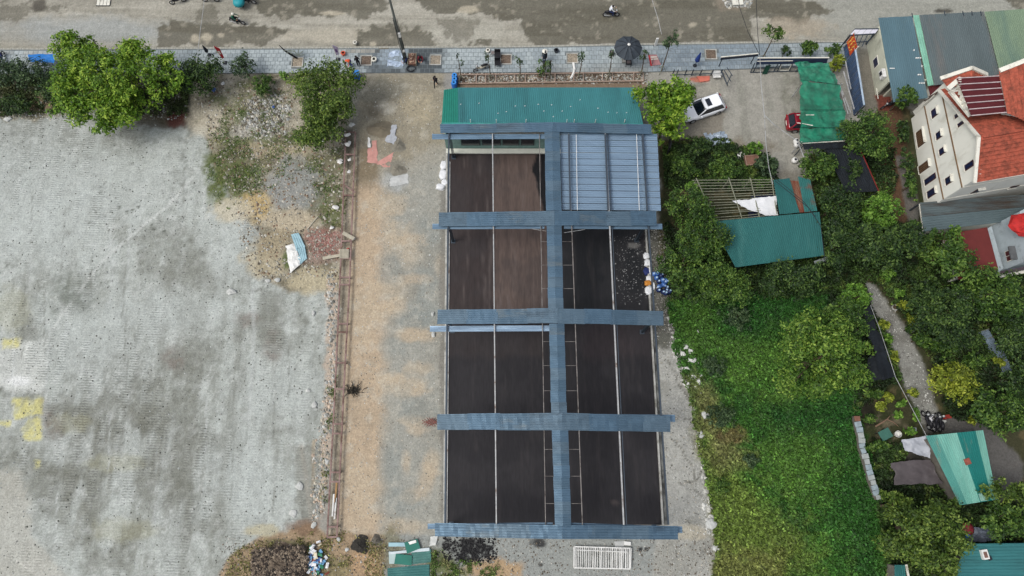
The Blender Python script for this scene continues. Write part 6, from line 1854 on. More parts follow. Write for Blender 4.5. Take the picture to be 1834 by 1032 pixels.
# big single lumps
def lump(label, x, y, w_, d_, h_, ang, m, name="concrete_lump", cat="rock", z=0, group="pale concrete lumps"):
    rng = np.random.default_rng(int(x * 7 + y))
    k = MB(); c = P(x, y); n = 8
    a = sorted(rng.uniform(0, 6.28, n)); r0 = rng.uniform(.6, 1.15, n)
    ring = lambda s_, z_: [(c.x + (math.cos(t + ang) * w_ * s_ * r), c.y + math.sin(t + ang) * d_ * s_ * r, z_) for t, r in zip([6.28 * i_ / n for i_ in range(n)], r0)]
    v = ring(1, z - .02) + ring(.93, z + h_ * .5) + ring(.45, z + h_ * .8)
    fs = [(i_, (i_ + 1) % n, (i_ + 1) % n + n, i_ + n) for i_ in range(n)] + [(i_ + n, (i_ + 1) % n + n, (i_ + 1) % n + 2 * n, i_ + 2 * n) for i_ in range(n)] + [tuple(range(2 * n, 3 * n))]
    k.add(v, fs)
    return tag(k.build(name, m), label, cat, group)
M_lump = mat("lump_concrete", A(190, 192, 188), .9, 0, .2, 3, bump=.5)
LU = [("largest pale lump on the right side of the grey yard", 416, 523, .55, .4, .3, .4), ("pale lump in the lower right of the yard beside the wheel track", 536, 871, .42, .38, .25, 0), ("flat pale lump near the yard's bottom right corner", 525, 920, .5, .36, .2, .3),
      ("small pale lump in line with the blue scrap sheet", 562, 562, .2, .3, .2, 0), ("pale lump below the ladder frame's middle", 564, 726, .35, .4, .2, 0), ("rounded pale lump at the yard edge by the low weeds", 552, 700, .25, .2, .18, 0),
      ("pale lump close to the ladder frame in its lower third", 586, 827, .25, .3, .2, .5), ("pale lump north-west of the blue scrap sheet's foot", 480, 503, .3, .2, .2, 0), ("pale slab piece south of the white tarp scrap", 497, 502, .3, .22, .2, .7),
      ("pale lump below the largest left tree", 133, 218, .5, .35, .25, .2), ("white lump at the upper left edge of the yard", 14, 214, .45, .3, .25, .2), ("white stone in the green field's upper left", 1250, 594, .28, .24, .3, 0),
      ("small white stone in the field's middle", 1326, 803, .22, .14, .2, 0), ("white stone on the field's rough west edge", 1300, 886, .3, .16, .2, .2), ("big pale boulder at the cracked apron's east edge", 1274, 938, .6, .5, .4, 0),
      ("pale boulder above the cracked apron's end", 1283, 982, .45, .4, .35, .4), ("pale boulder beside the round blue-green bush", 1262, 744, .45, .5, .4, 0), ("pale boulder under the round blue-green bush's left side", 1256, 778, .5, .5, .35, .3),
      ("white stone in the wedge between drive and ladder frame foot", 607, 966, .2, .24, .2, 0), ("white stone by the two black rubble rings", 621, 985, .22, .2, .18, 0), ("pale stone at the rubble heap's foot", 562, 940, .3, .3, .2, 0),
      ("pale stone by the shed's third strip on its west side", 775, 563, .22, .25, .25, 0), ("pale stone just below the shed's third strip on its west side", 776, 600, .25, .3, .3, 0), ("tiny white lump in the upper drive by the third strip", 770, 457, .14, .1, .1, 0),
      ("white stone in the stony patch beside the white rope end", 1690, 755, .3, .2, .2, 0)]
for l_, x, y, a_, b_, c_, an in LU: lump(l_, x, y, a_, b_, c_, an, M_lump)
LH = [(1228, 622), (1236, 632), (1222, 634), (1238, 646), (1228, 660), (1240, 676), (1250, 684), (1232, 690), (1244, 694), (1254, 672)]
for i, (x, y) in enumerate(LH):
    lump("pale broken lump in the white stone heap between apron and green field", x, y, random.uniform(.3, .5), random.uniform(.25, .42), .35, i, mat('white_lump', A(214, 214, 210), .9, 0, .15, 3), group="lumps of the white stone heap")

# sand heaps, pink and white sheets on the drive
M_sand = mat("damp_sand", A(120, 112, 96), .95, 0, .2, 1.5, bump=.6, bscale=6)
def heap(label, x, y, w_, d_, h_, m, name="sand_heap", cat="heap"):
    c = P(x, y); nr, na = 9, 26
    vs = []
    for i_ in range(nr):
        r = i_ / (nr - 1)
        for j in range(na):
            t = 6.283 * j / na
            wob = 1 + .12 * math.sin(3 * t + x) + .07 * math.sin(7 * t + y)
            zz_ = h_ * (math.cos(r * math.pi) * .5 + .5) * (1 + .1 * math.sin(5 * t + 4 * r))
            vs.append((c.x + math.cos(t) * w_ * r * wob, c.y + math.sin(t) * d_ * r * wob, zz_ - .02 * (r > .95)))
    fs = [(i_ * na + j, i_ * na + (j + 1) % na, (i_ + 1) * na + (j + 1) % na, (i_ + 1) * na + j) for i_ in range(nr - 1) for j in range(na)]
    o = MB().add(vs, [f[::-1] for f in fs]).build(name, m, smooth=True)
    return tag(o, label, cat)
heap("round damp sand heap on the pink sheet at the top of the drive", 683, 233, 1.5, 1.0, .45, M_sand)
heap("smaller grey sand heap right of the pink sheet", 713, 262, .8, .8, .35, mat("grey_sand", A(128, 124, 112), .95, 0, .2, 2, bump=.5, bscale=6))
heap("low sand heap spilled over the torn white sheet", 712, 305, .9, .7, .3, mat("grey_sand", A(1, 1, 1)))
heap("black earth heap at the left of the rubbish pile", 500, 1008, 2.6, 1.6, .7, mat("dark_earth", A(84, 74, 64), .95, 0, .6, 7, bump=1, bscale=9, stain=A(140, 126, 108), stain_amt=.5))
heap("round black debris heap near the foot of the ladder frame", 645, 976, .85, .8, .35, mat("charred", A(52, 50, 46), .95, 0, .5, 6, bump=1, bscale=9), "debris_heap")
heap("small grey debris heap right of the round black one", 675, 968, .5, .5, .25, mat("charred_grey", A(96, 92, 84), .95, 0, .5, 6, bump=1, bscale=9), "debris_heap")
M_pink = mat("pink_sheet", A(196, 144, 134), .6, 0, .2, 1.5, bump=.4, bscale=4)
def sheet(name, label, pts, m, z=.06, amp=.05, cat="sheet", seed=0, nu=18, nv=14):
    q_ = [P(*p_, z) for p_ in pts]
    o = cloth(name, q_, lambda U, V: 0 * U, nu, nv, m, None, None, amp, seed)
    return tag(o, label, cat)
sheet("pink_sheet", "pink plastic sheet under the sand at its left side", [(663, 252), (674, 252), (677, 293), (657, 290)], M_pink, .05, seed=1)
sheet("pink_sheet", "pink plastic sheet's lower right piece beside the sand", [(676, 290), (706, 272), (697, 300), (676, 294)], M_pink, .06, seed=2)
sheet("grey_plastic", "pale grey plastic strip right of the round sand heap", [(701, 224), (711, 223), (706, 262), (690, 252)], mat("grey_plastic", A(172, 176, 182), .4, 0, .2, 3), .09, seed=3)
sheet("torn_white_sheet", "torn whitish sheet half covered by sand on the drive", [(695, 318), (728, 312), (730, 330), (696, 336)], mat("dirty_white", A(186, 188, 186), .6, 0, .2, 2), .05, seed=4)
sheet("white_board", "narrow white board left of the pink sheet", [(658, 246), (663, 247), (665, 264), (660, 263)], M_white, .12, .01, seed=5)
# blue scrap sheets with white tarp
M_bs = mat("light_blue_scrap", A(150, 184, 194), .5, .1, .1, 1)
for i, (q_, l_) in enumerate((([(521, 420), (535, 417), (547, 442), (530, 446)], "upper"), ([(529, 444), (546, 441), (550, 463), (536, 475)], "lower"))):
    c = [P(*p_, .22 - .05 * i) for p_ in q_]
    o = MB().corr(c[0], c[3], c[2], c[1], .2, .03, 3, .02).build("scrap_sheet", M_bs)
    tag(o, "%s light blue corrugated scrap sheet lying on the sandy rubble" % l_, "metal sheet")
o = sheet("white_tarp", "crumpled white tarp beside the light blue scrap sheets", [(511, 440), (528, 435), (541, 470), (519, 490)], M_white, .25, .28, "tarp", 9, 26, 26)
# stacked green sheets at the bottom edge
M_gs = mat("green_panel", A(20, 108, 94), .5, .05, .12, 1.2)
def flat(label, pts, m, z, corr=True, name="roof_sheet", cat="metal sheet"):
    c = [P(*p_, z) for p_ in pts]
    k = MB()
    if corr: k.corr(c[0], c[1], c[2], c[3], .2, .03, 4, .01)
    else: k.slab(c, .04)
    return tag(k.build(name, m), label, cat)
flat("bottommost teal corrugated sheet of the pile at the photo's lower edge", [(694, 1018), (769, 1011), (769, 1045), (694, 1045)], M_teal2, .08)
flat("wide teal corrugated sheet at the right of the pile by the shed's corner", [(737, 988), (772, 984), (772, 1007), (737, 1011)], mat("dull_teal", A(70, 118, 112), .6, 0, .15, 1), .14)
flat("pale framed sheet at the left of the green sheet pile", [(696, 988), (709, 988), (709, 1010), (697, 1010)], mat("pale_frame_sheet", A(170, 190, 188), .5, 0, .1, 1), .14, False)
flat("white strip lying along the top of the green sheet pile", [(696, 972), (725, 972), (726, 979), (696, 979)], M_bs, .16, False, "white_strip", "strip")
flat("long pale strip through the middle of the green sheet pile", [(697, 989), (769, 981), (769, 987), (697, 993)], mat("pale_strip", A(196, 208, 212), .5, 0, .1, 1), .19, False, "white_strip", "strip")
flat("small bright green panel tilted on top of the sheet pile", [(724, 972), (747, 965), (753, 982), (729, 992)], M_gs, .26, False, "green_board", "board")
flat("bright green rectangular panel in the middle of the sheet pile", [(709, 992), (738, 995), (737, 1013), (706, 1010)], M_gs, .24, False, "green_board", "board")
sheet("paper_scrap", "crumpled white paper on the tilted green panel", [(733, 970), (745, 967), (746, 972), (735, 975)], M_white, .34, .06, "paper", 3, 8, 6)
sheet("white_sack", "white plastic sack between the green sheets and the shed corner", [(770, 962), (783, 960), (781, 976), (768, 979)], mat("sack_white", A(204, 206, 202), .6, 0, .1, 2), .2, .1, "sack", 5)
# rubbish pile: each bag and box its own
rng = np.random.default_rng(5)
RB = [("white", (226, 228, 230)), ("pale blue", (120, 170, 210)), ("blue", (60, 92, 150)), ("green", (60, 130, 100)), ("black", (34, 34, 38)), ("cream", (206, 196, 170)), ("red-brown", (150, 80, 66))]
for i in range(70):
    cn, c_ = RB[int(rng.choice(7, p=[.44, .16, .05, .1, .1, .1, .05]))]
    x, y = 566 + rng.normal() * 9, 1007 + rng.normal() * 13
    v = P(x, y); s_ = rng.uniform(.12, .26)
    k = MB(); k.box((0, 0, 0), (s_ * 2, s_ * rng.uniform(.8, 1.5), s_ * .5), rng.uniform(0, 3))
    vs = [(a * rng.uniform(.7, 1.2), b * rng.uniform(.7, 1.2), c * rng.uniform(.5, 1.4)) for a, b, c in k.v]
    k.v = [(a + v.x, b + v.y, c + .1 + rng.uniform(0, .3)) for a, b, c in vs]
    tag(k.build("rubbish_piece", mat("litter_" + cn, A(*c_), .5, 0, .15, 4)), "%s piece in the rubbish pile left of the black debris heap" % cn, "litter", "pieces of the rubbish pile")
# litter under the olive tree and along the frame
LT = [("white bag caught at the top left corner of the ladder frame", 624, 246, .35), ("white bag inside the ladder frame's first bay", 626, 262, .4), ("white scrap inside the ladder frame's second bay", 628, 290, .25), ("white scrap lower in the ladder frame's second bay", 627, 312, .25),
      ("white rag west of the ladder frame below the olive tree", 609, 290, .4), ("white rag in the weeds left of the ladder frame's bare bay", 600, 371, .4), ("orange-white bag right at the ladder frame's top end", 632, 228, .35),
      ("white bag under the lower olive tree's right edge", 598, 218, .3), ("white cup-like scrap under the lower olive tree", 580, 252, .25), ("white scrap on the rubble west of the footbridge", 595, 408, .3), ("blue scrap on the upper rubble heap", 490, 192, .2),
      ("pale scrap beside the sandy hollow at the upper left", 400, 150, .25), ("white scrap in the dark bushes at the far left", 65, 160, .25), ("green bottle scrap in the dark bushes at the far left", 71, 155, .2), ("blue bag right of the round dark bush tree", 384, 161, .35),
      ("white cloth left of the ladder frame's plank", 632, 428, .3), ("red scrap on the footbridge slats", 624, 446, .15)]
for i, (l_, x, y, s_) in enumerate(LT):
    m_ = mat("litter_blue", A(50, 90, 170)) if l_.startswith("blue") else mat("litter_green", A(1, 1, 1)) if l_.startswith("green") else mat("litter_red", A(190, 44, 40), .6) if l_.startswith("red") else M_white
    v = P(x, y, .1)
    k = MB(); nn = 9
    pts = [(v.x + math.cos(6.28 * j / nn) * s_ * random.uniform(.5, 1.1), v.y + math.sin(6.28 * j / nn) * s_ * random.uniform(.4, 1.0), .12 + random.uniform(0, .1) + (.45 if 225 < y < 320 and 615 < x < 634 else 0)) for j in range(nn)]
    top_ = (v.x, v.y, pts[0][2] + s_ * .5)
    k.add(pts + [top_], [(j, (j + 1) % nn, nn) for j in range(nn)])
    tag(k.build("litter", m_), l_, "litter")

rocks("debris", "dark twiggy debris on the black earth heap", [(458, 985), (540, 975), (556, 1005), (550, 1040), (450, 1045)], 3600, .03, .18, [(70, 60, 52), (120, 106, 90), (48, 42, 36), (150, 136, 118)], 41, z0=.5)
tw_ = thing("dry_twig_heap", "dry black branchy heap beside the ladder frame's lower half", "twigs", P(632, 700))
for k in range(60):
    c = P(632 + random.gauss(0, 6), 700 + random.gauss(0, 4.5)); t = random.uniform(0, 6.28); L_ = random.uniform(.2, .6)
    MB().tube([(c.x, c.y, .05), (c.x + math.cos(t) * L_ * .5, c.y + math.sin(t) * L_ * .5, random.uniform(.1, .4)), (c.x + math.cos(t + .4) * L_, c.y + math.sin(t + .4) * L_, random.uniform(.05, .5))], [.03, .03, .015], 4).build("twig", M_blk0, tw_)
rc_ = thing("rusty_lattice", "reddish rusty lattice piece at the west end of the fourth strip", "lattice", P(772, 756))
for k in range(6):
    a_ = -1 + k * .4
    c = P(772, 756, .3)
    MB().tube([(c.x + a_ * .5 - .3, c.y - .45 + abs(a_) * .3, .25), (c.x + a_ * .5 + .3, c.y + .45 - abs(a_) * .3, .35)], .03, 4).build("bar", mat("red_rust", A(136, 84, 76), .8), rc_)
    MB().tube([(c.x + a_ * .5 + .3, c.y - .45 + abs(a_) * .3, .25), (c.x + a_ * .5 - .3, c.y + .45 - abs(a_) * .3, .35)], .03, 4).build("bar", mat("red_rust", A(136, 84, 76), .8), rc_)
for l_, x0, y0, x1, y1, m_ in (("white pipe lying inside the lower ladder frame", 598, 885, 595, 925, M_white), ("ochre board inside the lower ladder frame", 603, 862, 600, 900, mat("ochre_board", A(170, 134, 90), .8)), ("grey pipe beside the white one inside the lower ladder frame", 602, 892, 599, 930, M_galv)):
    board(l_, x0, y0, x1, y1, .14, m_, .25, "pipe" if "pipe" in l_ else "plank", "pipe" if "pipe" in l_ else "plank")
tag(MB().box((P(1197, 262).x, P(1197, 262).y, .9), (.12, 2.2, 1.7), -.25).build("black_board", mat("black_board_m", A(30, 32, 36), .7)), "black board standing between the pale panels and the bright yellow-green tree", "board")
# ------------------------------------------------------------------ white bar rack at the bottom
wr = thing("white_bar_rack", "stacked white metal grilles lying on the ground at the bottom edge", "grille", P(1078, 998))
c0, c1, c2, c3 = P(1028, 979, .3), P(1130, 982, .3), P(1129, 1019, .3), P(1028, 1017, .3)
for a_, b_ in ((c0, c1), (c1, c2), (c2, c3), (c3, c0)): MB().beam(a_, b_, .09, .12).build("frame_bar", M_white, wr)
MB().beam(P(1032, 985, .38), P(1124, 989, .38), .06, .06).build("frame_bar", M_white, wr)
MB().beam(P(1118, 973, .2), P(1130, 974, .2), .3, .06).build("foot_plate", M_white, wr)
for k in range(30):
    f = (k + .6) / 30.5
    a_, b_ = c0.lerp(c1, f), c3.lerp(c2, f + random.uniform(-.012, .012))
    MB().beam(a_ + Vector((0, 0, random.uniform(0, .1))), b_ + Vector((0, 0, random.uniform(0, .1))), random.choice((.05, .05, .09)), .04).build("bar", M_white, wr)
tag(MB().slab([P(1100, 970, .06), P(1118, 969, .06), P(1118, 979, .06), P(1102, 980, .06)], .05).build("paper_board", mat("dirty_white", A(1, 1, 1))), "pale board lying under the shed's end by the white grilles", "board")

# ------------------------------------------------------------------ white sacks, blue bottles, orange bag
def sack(label, x, y, w_, d_, h_, m, rz=0, group=None, name="sack", z=0, cat="sack"):
    c = P(x, y, z); k = MB()
    nx__, ny__ = 5, 5
    for (s_, zz_) in ((1, 0),):
        pass
    prof = [(.9, 0), (1.0, .3), (.9, .7), (.6, .85), (.2, .8)]
    vs, n = [], 12
    for r, zf in prof:
        for j in range(n):
            t = 6.283 * j / n
            cx_, cy_ = math.cos(t), math.sin(t)
            sq = 1 / max(abs(cx_), abs(cy_)) ** .6
            wob = 1 + random.uniform(-.22, .16)
            X_, Y_ = cx_ * sq * r * w_ * wob, cy_ * sq * r * d_ * wob
            vs.append((c.x + X_ * math.cos(rz) - Y_ * math.sin(rz), c.y + X_ * math.sin(rz) + Y_ * math.cos(rz), z + zf * h_))
    fs = [(i_ * n + j, i_ * n + (j + 1) % n, (i_ + 1) * n + (j + 1) % n, (i_ + 1) * n + j) for i_ in range(len(prof) - 1) for j in range(n)]
    fs.append(tuple(range((len(prof) - 1) * n, len(prof) * n)))
    return tag(k.add(vs, fs).build(name, m, smooth=True), label, cat, group)
M_sack = mat("white_sack", A(224, 226, 228), .6, 0, .1, 3, bump=.5, bscale=8)
SK = [("uppermost white sack west of the steel shed", 795, 297, .35, .5), ("second white sack from the top west of the steel shed", 794, 314, .4, .55), ("third white sack west of the steel shed", 797, 328, .35, .35), ("lowest torn white sack west of the steel shed", 789, 336, .45, .35)]
for l_, x, y, a_, b_ in SK: sack(l_, x, y, a_, b_, .4, M_sack)
SK = [("topmost white sack in the gutter east of the black floor", 1157, 459, .3, .35), ("long white sack below the topmost one east of the black floor", 1160, 472, .35, .4), ("white sack beside the navy bag east of the black floor", 1164, 486, .2, .45), ("white sack above the orange bag east of the black floor", 1162, 501, .3, .4),
      ("lowest white sack east of the black floor", 1161, 521, .36, .45), ("thin white sack right of the orange bag", 1170, 513, .14, .4)]
for l_, x, y, a_, b_ in SK: sack(l_, x, y, a_, b_, .35, M_sack)
sack("navy blue bag among the white sacks east of the black floor", 1158, 487, .34, .36, .35, mat("navy_bag", A(30, 44, 96), .6, 0, .2, 3))
sack("orange bag among the white sacks east of the black floor", 1160, 508, .34, .28, .4, mat("orange_bag", A(196, 130, 50), .6, 0, .15, 3))
M_bot = mat("blue_bottle", A(64, 104, 168), .25, 0, .15, 3, spec=.6); M_botc = mat("bottle_rim", A(176, 206, 232), .3)
proto = thing("water_bottle", "blue plastic water bottle in the heap east of the steel shed", "bottle", (0, 0, 0), 0, "heap of blue water bottles")
MB().lathe((0, 0, 0), [(.2, 0), (.22, .05), (.22, .32), (.14, .42), (.06, .44)], 12).build("bottle_body", M_bot, proto, True)
MB().lathe((0, 0, .44), [(.09, 0), (.09, .05), (.05, .06)], 10).build("bottle_cap", M_botc, proto)
BT = [(1170, 492), (1176, 492), (1181, 497), (1175, 499), (1185, 503), (1190, 502), (1179, 505), (1186, 509), (1183, 513), (1191, 506), (1178, 521), (1186, 524), (1193, 521), (1190, 527), (1196, 525), (1194, 516)]
for i, (x, y) in enumerate(BT):
    o = proto if i == 0 else copytree(proto)
    v = P(x, y); o.location = (v.x, v.y, 0); o.rotation_euler = (random.uniform(-.2, 1.2) if i % 3 else 0, 0, random.uniform(0, 6))
    if i % 3: o.location.z = .16
    if i % 4 == 2 or i > 9:
        b__ = o.children[0]; b__.data = b__.data.copy(); b__.data.materials[0] = mat("dark_bottle", A(30, 44, 84), .3, 0, .2, 2)
        o['label'] = "dark blue plastic water bottle in the heap east of the steel shed"

# ------------------------------------------------------------------ barrels, bins, crates
M_bbl = mat("blue_plastic", A(30, 116, 214), .4, 0, .12, 2)
for i, (x, y, l_) in enumerate(((815, 143, "northernmost blue barrel at the annex's corner"), (815, 149.5, "middle blue barrel at the annex's corner"), (814, 156, "blue barrel touching the annex roof's corner"))):
    t = thing("blue_barrel", l_, "barrel", P(x, y), 0, "blue barrels at the annex's corner")
    c = P(x, y)
    MB().lathe((c.x, c.y, 0), [(.26, 0), (.29, .1), (.29, .75), (.25, .88)], 14).build("drum", M_bbl, t)
    MB().lathe((c.x, c.y, .88), [(.24, 0), (.24, .03), (.1, .03), (.1, -.0)], 14).build("lid", mat("blue_lid", A(70, 150, 230), .4), t)
bn2 = thing("blue_bin", "blue square bin at the corner of the entrance from the pavement", "bin", P(641, 140))
c = P(641, 140); MB().box((c.x, c.y, .45), (.5, .6, .9)).build("bin_body", M_bbl, bn2)
MB().box((c.x, c.y, .93), (.56, .66, .06)).build("lid", mat("blue_lid", A(70, 150, 230), .4), bn2); MB().box((c.x + .05, c.y, .97), (.3, .1, .02), .5).build("handle", M_dark, bn2)
MB().tube([(c.x - .28, c.y - .3, .1), (c.x + .28, c.y - .3, .1)], .08, 8).build("wheel_axle", M_dark, bn2)
bc = thing("brown_crate", "brown wooden crate at the foot of the concrete drive", "crate", P(1347, 287))
c = P(1347, 287, .6)
MB().box((c.x, c.y, .3), (1.35, 1.0, .6), .1).build("box", mat("crate_wood", A(124, 92, 78), .85, 0, .25, 3), bc)
for s_ in (-1, 1):
    MB().box((c.x + .64 * s_, c.y, .64), (.08, 1.05, .1), .1).build("rim", mat("crate_rim", A(150, 124, 108), .85), bc); MB().box((c.x, c.y + .5 * s_, .64), (1.3, .08, .1), .1).build("rim", mat("crate_rim", A(150, 124, 108), .85), bc)
bb = thing("blue_basin", "small blue and white basin left of the brown crate", "basin", P(1326, 281))
c = P(1326, 281); MB().lathe((c.x, c.y, 0), [(.25, 0), (.36, .25), (.38, .27)], 16).build("bowl", mat("blue_basin_m", A(50, 90, 150), .4), bb); MB().lathe((c.x, c.y, .27), [(.4, 0), (.4, .03), (.3, .03)], 16).build("rim", M_white, bb)
o = sheet("silver_rubbish_sheet", "crumpled silver plastic heap on the drive south of the white car", [(1262, 236), (1302, 234), (1306, 256), (1268, 262)], mat("silver_plastic", A(158, 172, 186), .3, .1, .3, 3), .4, .5, "plastic heap", 12, 36, 26)
flat("orange-brown board below the silver plastic heap", [(1287, 259), (1301, 262), (1299, 270), (1286, 268)], mat("rust_board", A(150, 98, 78), .8), .1, False, "board", "board")
flat("flat orange-red plate behind the bonnet fence of the white car's yard", [(1248, 137), (1271, 136), (1271, 144), (1254, 147)], mat("orange_plate", A(206, 116, 98), .7, 0, .1, 2), .12, False, "plate", "plate")
ws = thing("white_slatted_box", "white slatted box by the open gate leaf", "box", P(1284, 134))
for k in range(4): 
    a_, b_ = P(1276 + k * .4, 130 + k * 2.8, .5), P(1290 + k * .3, 130 + k * 2.6, .5)
    MB().beam(a_, b_, .14, .06).build("slat", M_white, ws)
c = P(1283, 135); MB().box((c.x, c.y, .22), (.85, .55, .44)).build("base", mat("dirty_white", A(1, 1, 1)), ws)
# water meter pots by the black shade roof
for x, y, l_ in ((1424, 256, "round white jar at the lower left corner of the green shade net"), (1425, 262, "white pipe piece below the round white jar"), (1421, 290, "white bag by the end of the branching white cable")):
    c = P(x, y); t = thing("white_jar", l_, "jar", c); MB().lathe((c.x, c.y, 0), [(.2, 0), (.3, .2), (.3, .45), (.2, .55)], 12).build("jar_body", M_white, t, True); MB().lathe((c.x, c.y, .55), [(.12, 0), (.12, .04), (.04, .05)], 10).build("cap", M_dark, t)
gt3 = thing("green_table", "dark green topped table in the eastern garden bed", "table", P(1586, 780))
c = P(1586, 778, .8); tb = MB(); tb.box((c.x, c.y, .78), (1.05, .85, .06), .45).build("table_top", mat("table_green", A(60, 104, 92), .6, 0, .15, 2), gt3)
for a in (-.42, .42):
    for b in (-.33, .33):
        xx, yy = c.x + a * math.cos(.45) - b * math.sin(.45), c.y + a * math.sin(.45) + b * math.cos(.45)
        MB().box((xx, yy, .375), (.06, .06, .75)).build("leg", M_dark, gt3)
bk = thing("white_bucket", "white bucket right of the green table", "bucket", P(1605, 778)); c = P(1605, 778)
MB().lathe((c.x, c.y, 0), [(.22, 0), (.3, .4), (.26, .42), (.2, .1)], 14).build("pail", M_white, bk); MB().tube([(c.x - .28, c.y, .4), (c.x, c.y - .3, .42), (c.x + .28, c.y, .4)], .015, 5).build("handle", M_dark, bk)
flat("small pale board right of the white bucket", [(1628, 766), (1641, 766), (1642, 774), (1630, 774)], mat("grey_white_board", A(166, 176, 178), .7), .3, False, "board", "board")
ba = thing("ring_planter", "white round ring beside the top end of the gravel path", "planter", P(1602, 551)); c = P(1602, 551)
k = MB(); n = 16
vs = []; 
for i_ in range(n):
    t = 6.283 * i_ / n
    for j in range(6):
        u = 6.283 * j / 6; r = .26 + .07 * math.cos(u); vs.append((c.x + r * math.cos(t), c.y + r * math.sin(t), .1 + .07 * math.sin(u)))
k.add(vs, [(i_ * 6 + j, i_ * 6 + (j + 1) % 6, ((i_ + 1) % n) * 6 + (j + 1) % 6, ((i_ + 1) % n) * 6 + j) for i_ in range(n) for j in range(6)]); k.build("ring", M_conc, ba)
MB().lathe((c.x, c.y, 0), [(.2, 0), (.2, .06)], 10).build("soil", M_bark, ba)
for i, (x0, y0, x1, y1) in enumerate(((1571, 762, 1590, 752), (1590, 752, 1596, 747), (1588, 751, 1608, 762))):
    pass
br = thing("fallen_branch", "forked pale fallen branch above the green table", "branch", P(1588, 756))
MB().tube([P(1568, 764, .1), P(1580, 757, .25), P(1590, 750, .3), P(1594, 745, .2)], [.08, .07, .05, .03], 6).build("limb", mat("dead_wood", A(128, 104, 86), .9, 0, .2, 4), br)
MB().tube([P(1588, 751, .25), P(1600, 756, .25), P(1609, 764, .1)], [.06, .05, .02], 6).build("limb", mat("dead_wood", A(1, 1, 1)), br)
jb = thing("junk_heap", "grey cloth heap with dark red and blue bags north of the corner teal roof", "junk", P(1755, 960))
cloth("cloth", [P(1712, 945, .8), P(1780, 945, .8), P(1786, 966, .6), P(1738, 972, .6)], lambda U, V: .3 * np.sin(np.pi * U), 40, 20, mat("grey_blue_cloth", A(112, 120, 134), .6, 0, .4, 2), None, jb, .35, 31)
c = P(1735, 948, 1.2); MB().lathe((c.x, c.y, .9), [(.5, 0), (.55, .2), (.3, .4)], 12).build("red_bag", mat("dark_red_bag", A(132, 42, 52), .6), jb, True)
c = P(1731, 957, 1.0); MB().lathe((c.x, c.y, .8), [(.28, 0), (.3, .3), (.15, .4)], 10).build("blue_bag", mat("sky_blue_bag", A(50, 130, 196), .5), jb, True)
rbx = tag(MB().box((P(1693, 747).x, P(1693, 747).y, .2), (.6, .35, .4), .2).build("red_box", mat("red_crate", A(150, 50, 40), .7)), "red box on the ground right of the parked motorcycles", "box")
o = sheet("blue_tarp", "bright blue tarp stretched over the back of the pavement at the left", [(50, 98), (97, 98), (97, 113), (52, 110)], mat("blue_tarpaulin", A(24, 118, 200), .5, 0, .15, 1.5, bump=.4, bscale=4), 1.2, .08, "tarpaulin", 41)

# ------------------------------------------------------------------ tree pits in the pavement
pitmat = [mat("pit_soil_a", A(110, 96, 84), .95, 0, .5, 6, bump=1, bscale=9), mat("pit_soil_b", A(150, 140, 124), .95, 0, .5, 6, bump=1, bscale=9)]
where = ["left of the round dark bush tree", "below the fallen black palm sapling", "at the left of the black wet patch", "right of the crouching red figure", "right of the pair of dark stools", "at the head of the white hose", "on the blue-stained pavement by the navy hoarding"]
for (x, y), w_ in zip(TREEPITS, where):
    c = P(x, y, .1); t = thing("tree_pit", "square tree pit with pale kerb frame " + w_, "tree pit", (c.x, c.y, .1), 0, "tree pits along the pavement")
    for a in (-1, 1):
        MB().box((c.x + a * .56, c.y, .14), (.1, 1.2, .12)).build("frame", M_conc, t); MB().box((c.x, c.y + a * .56, .139), (1.02, .1, .12)).build("frame", M_conc, t)
    MB().box((c.x, c.y, .1), (1.02, 1.02, .05)).build("soil", pitmat[TREEPITS.index((x, y)) % 2], t)
# raised brown crate bed and white ash spread on the black patch
cb2 = thing("brown_rack", "brown framed crate of firewood right of the ash spread on the pavement", "crate", P(738, 105)); c = P(738, 105, .5)
MB().box((c.x, c.y, .3), (.8, 1.25, .4)).build("box", mat("crate_wood", A(1, 1, 1)), cb2)
for k in range(9): MB().box((c.x + random.uniform(-.25, .25), c.y + random.uniform(-.5, .5), .54 + .02 * k), (.3, .08, .06), random.uniform(0, 3)).build("firewood", mat("firewood", A(176, 150, 130), .85, 0, .3, 5), cb2)
for a in (-1, 1): MB().box((c.x + a * .42, c.y, .36), (.05, 1.3, .5)).build("rim", mat("pale_rim", A(150, 150, 130), .8), cb2)
sheet("plastic_film", "shiny white plastic film spread on the black wet patch of pavement", [(697, 92), (720, 90), (722, 118), (692, 120)], mat("clear_white_film", A(170, 186, 206), .25, 0, .5, 3), .2, .16, "plastic film", 51, 30, 26)
hose = tag(MB().tube([P(1027, 113, .2), P(1029, 124, .2), P(1027, 131, .22), P(1024, 138, .15), P(1022, 141, .1)], .13, 7).build("white_hose", M_white), "thick white hose hanging from the tree pit into the planting bed", "hose")

